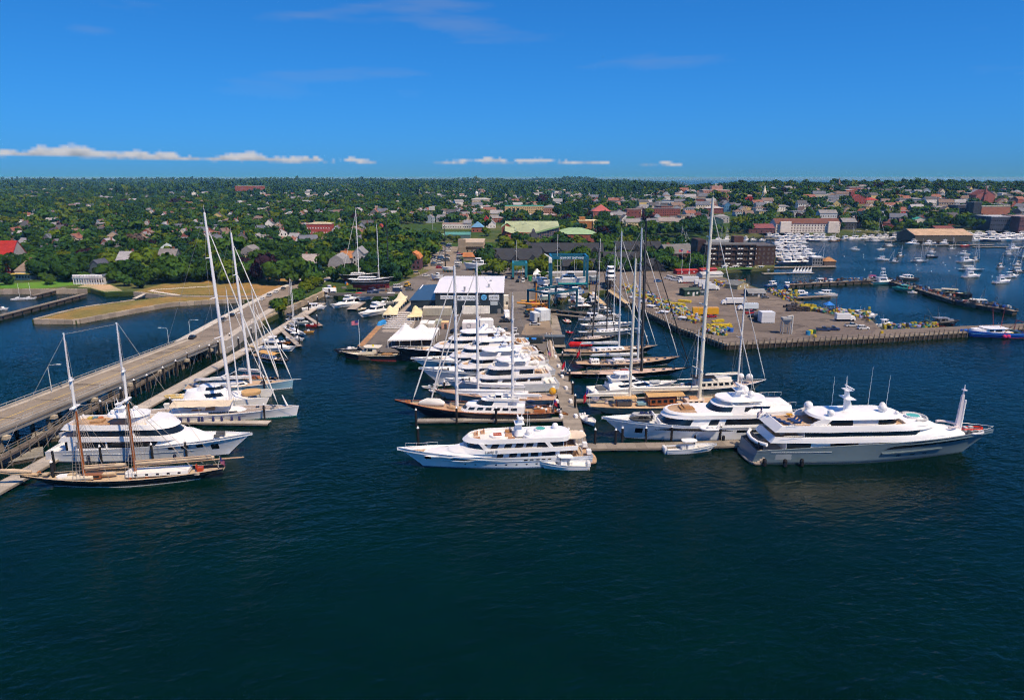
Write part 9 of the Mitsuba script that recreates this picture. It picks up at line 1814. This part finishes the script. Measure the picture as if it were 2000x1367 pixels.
for y0 in np.arange(424,1500,10.5):
 for x0 in np.arange(-0.98*y0,0.98*y0,10.5):
  x,y_=x0+RNG.uniform(-4,4),y0+RNG.uniform(-4,4)
  dens=meshkit.fbm(np.array([x/70,y_/90,0.0]),3,11)
  if RNG.random()>0.30+1.2*dens-0.22*(x>.1*y_)-0.2*(x>.3*y_)*(y_<1100)-0.28*(-.06*y_<x<.32*y_)*(640<y_<1400)+0.25*(x<-.1*y_):continue
  spots.append((x,y_,RNG.uniform(4.2,8.4)*(1.0+0.35*(dens>.6)),None))
xy=np.array([s[:2]for s in spots])
ok=shapely.contains_xy(LAND.buffer(-3),xy[:,0],xy[:,1])&~shapely.contains_xy(NO_TREES,xy[:,0],xy[:,1])
ok[:len(LIST)]=True
spots=[s for s,o in zip(spots,ok)if o]
rest_,n_t=[],0
far={}
order=sorted(range(len(spots)),key=lambda i:(i>=len(LIST),spots[i][1]))
NEARC=[crown(i,400,8,.17)for i in range(4)]
MIDC=[crown(20+i,64,4,.26,5)for i in range(4)]
FARC=[crown(40+i,13,3,.36,4)for i in range(3)]
for i in order:
 x,y_,r_,c_=spots[i]
 a=RNG.random()
 c_=c_ or('dark green' if a<.40 else 'green' if a<.74 else 'blue green' if a<.82 else 'yellow green' if a<.975 else 'purple leaved')
 z=float(H(x,y_))
 if n_t<298 and abs(x)<.78*y_:
  n_t+=1
  t=Thing('shrub' if r_<4.3 else 'broadleaf_tree',None,'shrub' if r_<4.3 else 'tree',(x,y_,z),RNG.uniform(0,6.28),scale=r_,group='trees of the waterfront and town',auto=(f'{c_} {"bush" if r_ < 4.3 else "tree"}',nearby(x,y_,z+r_),'x'))
  t.part('trunk',trunk_mesh(n_t%4),(0.06,0.045,0.035),'matte',off=(0,0,0),size=(1,1,.62))
  t.part('crown',NEARC[n_t%4],LEAFC[c_],'leaf',True,off=(0,0,.02 if r_<5 else.16),size=(1,1,RNG.uniform(1.05,1.4)))
 else:
  v,f=MIDC[int(RNG.integers(0,4))]
  far.setdefault(c_,[]).append(turned((v*[1,1,RNG.uniform(.85,1.25)]+[0,0,.3],f),RNG.uniform(0,6.28),x,y_,z,r_))
y_=1500.0
while y_<8200:
 step=11.5+(y_-1500)*.0066
 for x0 in np.arange(-.98*y_,.98*y_,step*1.25):
  x,yy=x0+RNG.uniform(-.5,.5)*step,y_+RNG.uniform(-1,1)*step
  z=float(H(x,yy))
  if z<1.5 or(yy<5300 and NO_TREES.contains(Point(x,yy)))or RNG.random()<.15+.25*(meshkit.noise(np.array([x/160,yy/300,0.0]),3)>.62):continue
  a=RNG.random()
  v,f=FARC[int(RNG.integers(0,3))]
  far.setdefault('dark green' if a<.5 else 'blue green' if a<.7 else 'green' if a<.97 else 'yellow green',[]).append(turned((v*[1,1,RNG.uniform(.9,1.3)*(1+1.3*max(0,meshkit.noise(np.array([x/120,yy/900,5.0]),8)-.55)*2)],f),RNG.uniform(0,6.28),x,yy,z-1,min(step*.72,13)*RNG.uniform(.8,1.15)))
 y_+=step*2.3
for c_,v in far.items():
 t=Thing('woods',f'{c_} trees of the far woods behind the town',None,kind='stuff')
 t.part('',cat(*v),LEAFC[c_],'leaf',True)
print('trees',n_t,sum(len(v)for v in far.values()),sum(len(m[1])for v in far.values()for m in v))
# ------------------------------------------------------------------ boats in the right hand harbour
for i,(px,py,l,m_,hc,lb)in enumerate([(1669,488,9,0,WHITE,'small white motor boat moored left in the harbour field'),(1738,481,17,14,DGREY,'large dark hulled sailing boat moored before the white sloop'),(1721,488,9,0,OFFWHITE,'low white boat below the dark hulled one'),(1722,508,11,0,WHITE,'long white launch moored in mid harbour'),(1745,511,9,9,LGREY,'small grey sloop with raked sail in mid harbour'),(1759,500,9,9,DGREY,'dark sloop moored above the small grey one'),(1780,477,14,0,WHITE,'white motor yacht moored near the wharf shed'),(1796,510,15,17,WHITE,'white sloop with tall mast in the middle of the mooring field'),(1818,493,11,11,WHITE,'white sloop above the dark sloop pair'),(1818,502,10,0,NAVY,'dark blue hull without mast below the white sloop'),(1859,486,9,11,WHITE,'white sloop moored off the wharf shed end'),(1885,481,12,0,(0.4,0.04,0.03),'red cabined dark launch near the big yachts'),(1882,497,10,0,WHITE,'low white hull in the centre right of the mooring field'),(1889,512,15,0,LGREY,'grey motor yacht moored above the long white sloop'),(1906,509,9,15,DGREY,'dark sloop partly behind the grey motor yacht'),(1898,527,18,17,WHITE,'long white ketch hull in the lower mooring field'),(1898,541,13,0,WHITE,'long white open hull below the white ketch'),(1955,522,9,10,LGREY,'grey sloop right of the white ketch'),(1971,497,11,13,WHITE,'white sloop in the upper right of the mooring field'),(1980,487,13,0,WHITE,'white motor yacht at the upper right of the mooring field'),(1985,517,9,12,WHITE,'white sloop close to the right edge'),(1990,530,12,13,NAVY,'blue and white sloop at the right edge'),(1973,541,12,0,WHITE,'white motor boat low at the right of the mooring field'),(1958,552,13,0,WHITE,'white launch lowest in the mooring field'),(1999,503,11,13,DGREY,'dark sloop cut by the right edge')]):
 if m_:
  x,y_=at(px,py,.5)
  sloop(lb,None,None,1.4,l*.27,hc,0.06,float(m_),name='moored_sloop',zs=1.0,boom=l*.36,cover=[OFFWHITE,NAVY,TANVAS][i%3],cover_r=.22,r=.11,deck=OFFWHITE,spreaders=1,fore=i%2==0,loc_=([x,y_,0],0.12+0.2*(i%3-1)+(PI if i%4==0 else 0),l))
 else:launch('moored_boat',lb,px,py,l,0.1+.15*(i%3-1)+(PI if i%3==0 else 0),hc,['lobster','cuddy','open'][i%3]if l<12.5 else 'express',top=hc,engines=0,deck=OFFWHITE)
for i in range(34):
 x,y_=at(RNG.uniform(1640,2000),RNG.uniform(478,545),0)
 t=Thing('mooring_buoy',None,'buoy',(x,y_,.1),group='white mooring buoys',auto=('white mooring buoy floating',f'in the {["far", "middle", "near"][int(np.digitize(y_, [520, 620]))*-1 + 2]} part of the mooring field','x'));t.part('',ball(0,0,0,.45,n=7),WHITE,'matte',50)
rows=[(1508,1632,457,10,13,1.4),(1500,1610,463,8,15,.2),(1512,1568,476,4,16,.25),(1505,1572,484,4,17,.2),(1508,1580,491,4,17,.15),(1512,1586,498,4,17,.1),(1514,1590,506,4,18,.1),(1535,1590,515,3,20,0.05),(1392,1500,470,6,12,.8),(1524,1640,470,8,16,.2),(1640,1720,459,9,14,1.2),(1730,1784,462,6,15,.6),(1644,1782,467,9,16,.3),(1850,2000,462,9,24,.25),(1866,2000,470,8,27,.15),(1890,2010,455,7,25,.1),(1400,1500,528,4,13,.15),(1800,1850,476,3,11,.3)]
for r,(xa,xb,py,n,l,rz)in enumerate(rows):
 for k in range(n):
  px=xa+(xb-xa)*(k+.5)/n+RNG.uniform(-3,3)
  kind=['express','express','lobster','cuddy'][int(RNG.integers(0,4))]if l<15 else 'express'
  launch('berthed_boat',None,px,py+RNG.uniform(-1.2,1.2),l+1.0*int(RNG.integers(-1,2)),rz+PI*int(RNG.integers(0,2))+RNG.uniform(-.12,.12),[WHITE,WHITE,(0.66,0.68,0.72),(0.05,0.08,0.16)][int(RNG.integers(0,4))],kind,engines=0,deck=OFFWHITE,top=[WHITE,WHITE,NAVY][int(RNG.integers(0,3))],cat_='motor yacht',group='boats berthed in the marinas',auto=('white motor yacht' if l>14 else 'small motor boat',f'in {["the front row before the white inn", "the second row before the white inn", "the far row behind the brown hotel", "the second row behind the brown hotel", "the third row beside the brown hotel", "the fourth row beside the brown hotel", "the fifth row beside the brown hotel", "the dock row near the float house", "the inlet by the tallest mast", "the outer row before the white inn", "the slips before the market houses", "the slips left of the wharf shed", "the quay row left of the wharf shed", "the rear yacht row at far right", "the front yacht row at far right", "the innermost yacht row at far right", "the basin before the brown hotel", "the wharf shed berths"][r]}','x'))
for px,py,top,rz,lb in[(1712,471,424,.05,'long white sloop with tall mast before the market houses'),(1630,471,440,.1,'varnished yawl with dark mast before the white inn'),(1608,512,475,2.6,'sloop with white spreaders by the tan float bar'),(1556,500,470,.3,'white sloop among the motor yachts beside the hotel'),(1562,504,468,.2,'second white sloop among the motor yachts beside the hotel'),(1255,470,452,.4,'sloop in the inlet behind the shingled houses'),(1330,472,440,.2,'sloop moored in the inlet with two masts beside it'),(1338,476,452,.3,'white sloop moored low in the inlet'),(1408,472,440,.9,'sloop left of the hotel roof tower'),(1418,470,444,.9,'second sloop left of the hotel roof tower'),(1664,468,442,.3,'dark masted sloop at the market quay')]:
 x,y_=at(px,py,.5)
 l=22 if px==1712 else 13
 sloop(lb,None,None,1.7,l*.24,(0.35,0.15,0.04)if px==1630 else WHITE,0.05,zat(y_,top)-1,name='moored_sloop',zs=1.2,boom=l*.36,cover=OFFWHITE,cover_r=.25,r=.13,deck=OFFWHITE,spreaders=2,fore=True,loc_=([x,y_,0],rz,l))
for i in range(8):
 x,y_=at(1540+6.2*i,534,.8)
 t=Thing('sailing_dinghy',None,'dinghy',(x,y_,.85),.3,group='dinghies on the sailing school float',auto=('little dinghy with white sail' if i>1 else 'upturned white dinghy','on the low float before the brown hotel','x'))
 t.part('hull',loft([full(half(-1.8,1.8,.7*f_,1.2),z)for f_,z in((.5,0),(1,.45))]),WHITE,'gloss')
 if i>1:t.part('mast',tube((.5,0,.4),(.5,0,5.4),.06,n=4),ALU,'gloss');t.part('sail',loft([np.array([(.45,0,.9),(.45,.02,5.2)]),np.array([(-.6,.2,.9),(.3,.1,4.4)]),np.array([(-1.9,.3,1.0),(.2,.12,3.8)])],closed=False),WHITE,'matte')
def trawler(label,px,py,l,rz,hullc,housec=WHITE,rig=DGREY,aft=False,z=0,gear=None):
 t=launch('fishing_boat',label,px,py,l,rz,hullc,'lobster',engines=0,housec=housec,deck=(0.3,0.26,0.22),cat_='fishing boat',B=l*.3,topside=tuple(min(.8,v*1.3+.05)for v in hullc),stripe=(0.3,0.03,0.03))
 h=l*.42
 t.part('mast',tube((-.12*l,0,1),(-.14*l,0,h+1.5),.14,.08,n=5),rig,'matte')
 for s in(-1,1):t.part('outrigger',tube((-.1*l,s*l*.11,1.8),(-.2*l,s*l*.34,h*.95),.1,.06,n=4),rig,'matte')
 t.part('gantry',cat(*[tube((-.42*l,s*l*.11,1),(-.42*l,s*l*.09,1+l*.2),.12,n=5)for s in(-1,1)],tube((-.42*l,-l*.1,1+l*.2),(-.42*l,l*.1,1+l*.2),.12,n=5)),rig,'matte')
 t.part('net_drum',tube((-.36*l,-l*.09,1.9),(-.36*l,l*.09,1.9),.7,n=9),gear or(0.05,0.12,0.12),'matte')
 for i in range(3):t.part('deck_tote',UNIT,[(0.5,0.4,0.05),(0.05,0.15,0.4),(0.5,0.1,0.08)][i],off=(-.28*l+.05*l*i,l*.05*(-1)**i,1.2),size=(1,.8,.7))
 return t
t=trawler('bright blue fishing trawler with red gear at the right end of the pier',1936,656,27,PI+.02,(0.02,0.13,0.50),(0.75,0.75,0.74),(0.3,0.05,0.05));t.part('red_gear',box(1.5,0,2.2,3.4,2.2,1.6),(0.5,0.03,0.03),'matte')
for x in(-2.5,-4.2):t.part('pink_buoy',ball(x,4.0,.9,.9,n=8),(0.6,0.04,0.14),'matte',50)
trawler('black fishing trawler with outriggers on the crooked dock',1852,576,22,PI-.42,(0.02,0.022,0.025),(0.55,0.45,0.25));trawler('dark blue trawler with yellow deck gear near the dock end',1907,597,20,PI-.35,(0.02,0.03,0.09),(0.66,0.62,0.5),gear=(0.5,0.4,0.04));trawler('bright green fishing boat on the crooked dock',1766,567,13,PI-.4,(0.02,0.30,0.22),(0.05,0.32,0.25))
trawler('maroon fishing trawler with nets beside the blue canopy',1640,617,17,.1,(0.16,0.03,0.045),(0.5,0.45,0.42),(0.2,0.06,0.06));trawler('dark trawler with black boom at the pier arm on the right',1838,634,17,.1,(0.025,0.025,0.028),(0.2,0.19,0.18));trawler('black workboat with orange floats at the left edge of the fishing pier',1338,633,15,-.62,(0.03,0.03,0.035),(0.66,0.66,0.64),LGREY)
t=launch('sport_fisher','teal hulled sport fishing boat with high tuna tower on the crooked dock',1729,554,17,.0,(0.05,0.28,0.34),'express',cat_='motor boat',engines=0)
t.part('tuna_tower',cat(*[tube((-2+a,s*1.6,3),(-2.4+a*.5,s*.7,10),.09,n=4)for a in(-1.5,1.5)for s in(-1,1)],box(-2.4,0,9.6,2.2,1.8,.15),box(-2.3,0,7.4,2.6,2.0,.12)),WHITE,'gloss')
for i,(px,py,l,rz,hc,lb)in enumerate([(1508,558,10,.4,(0.05,0.12,0.3),'blue and white lobster boat at the inner end of the fishing basin'),(1537,561,12,1.2,(0.03,0.08,0.32),'deep blue lobster boat bow to the dock'),(1602,553,11,.3,(0.3,0.4,0.5),'pale blue lobster boat beside the crooked dock'),(1622,554,10,1.3,WHITE,'white lobster boat bow to the crooked dock'),(1563,578,13,.15,(0.06,0.18,0.4),'blue hulled lobster boat at the short dock'),(1612,577,13,.1,WHITE,'white lobster boat at the short dock'),(1704,547,12,.2,WHITE,'white fishing boat with red canopy behind the crooked dock'),(1781,572,6,.1,WHITE,'small white skiff tied astern of the green boat'),(1690,621,13,.2,(0.6,0.62,0.63),'white fishing boat with radar behind the pier corner'),(1676,618,10,.6,(0.5,0.52,0.54),'grey white fishing boat beside the stacked gear at the pier corner'),(1727,636,9,.3,WHITE,'small white fishing boat at the pier arm'),(1770,546,15,0.1,(0.06,0.05,0.05),'dark barge behind the crooked dock'),(1236,590,10,-.8,(0.3,0.34,0.36),'grey fishing boat nearest the lift piers'),(1254,599,10,-.8,WHITE,'white fishing boat second along the pier edge'),(1272,608,12,-.7,(0.2,0.36,0.5),'pale blue fishing boat third along the pier edge'),(1296,620,13,-.65,(0.06,0.16,0.3),'blue fishing boat fourth along the pier edge'),(1246,583,9,-.8,WHITE,'small white boat inside the first fishing boat')]):
 launch('fishing_boat',lb,px,py,l,rz+(PI if i%2 else 0),hc,'open' if l<7 else 'lobster',top=(0.5,0.03,0.08)if 'red canopy' in lb else None,engines=0,deck=(0.42,0.4,0.37),cat_='fishing boat')
 # person-high details: dock boxes along the main dock
for i in range(16):
 f_=(i//2+.6)/8.4
 a,b=np.array(at(1066,672,.9)),np.array(at(1130,878,.9))
 q=along(a,b,f_)+np.array([2.0 if i%2 else-2.0,0])
 t=Thing('dock_box',None,'dock box',(*q,.86),.2,group='white dock boxes on the main dock',auto=('white dock box','on the left edge of the main dock' if i%2==0 else 'on the right edge of the main dock','x'));t.part('',box(0,0,0,.8,1.6,.8,0,.1),WHITE,'matte')
 # ------------------------------------------------------------------ last: the palette as arrays, and the labels of look-alikes
PAL=mi.Color3f(*[mi.Float([c[k]for c in PALETTE])for k in range(3)])
ORD=['first','second','third','fourth','fifth','sixth','seventh','eighth','ninth','tenth','eleventh','twelfth','thirteenth','fourteenth','fifteenth','sixteenth','seventeenth','eighteenth','nineteenth','twentieth']
cells={}
for thing_,(what,where,mode)in AUTO:
 cells.setdefault((what,where),[]).append(thing_)
for(what,where),ts in cells.items():
 ts.sort(key=lambda s:seen(*s.loc)[0])
 for k,s in enumerate(ts):
  n=len(ts)
  if n==1:o=''
  elif k==0:o=', leftmost one'
  elif k==n-1:o=', rightmost one'
  elif k<20:o=f', {ORD[k]} from left'
  elif n-1-k<20:o=f', {ORD[n - 1 - k]} from right'
  else:o=f', number {k + 1} from left'
  labels[s.key]['label']=f'{what} {where}{o}'
  # the air
scene['air']={'type':'homogeneous','albedo':{'type':'rgb','value':[0.93,0.95,0.97]},'sigma_t':{'type':'rgb','value':[HAZE*.3,HAZE*.8,HAZE*1.4]}}
if HAZE:
 scene['haze']={'type':'cube','to_world':T4().translate([0,9000,34.0]).scale([26500,13500,39.5]),'bsdf':{'type':'null'},'interior':{'type':'ref','id':'air'}}
 labels['haze']={'label':'thin blue summer haze over the town and sea','kind':'stuff'}
 scene['camera']['medium']={'type':'ref','id':'air'}
else:
 del scene['air']
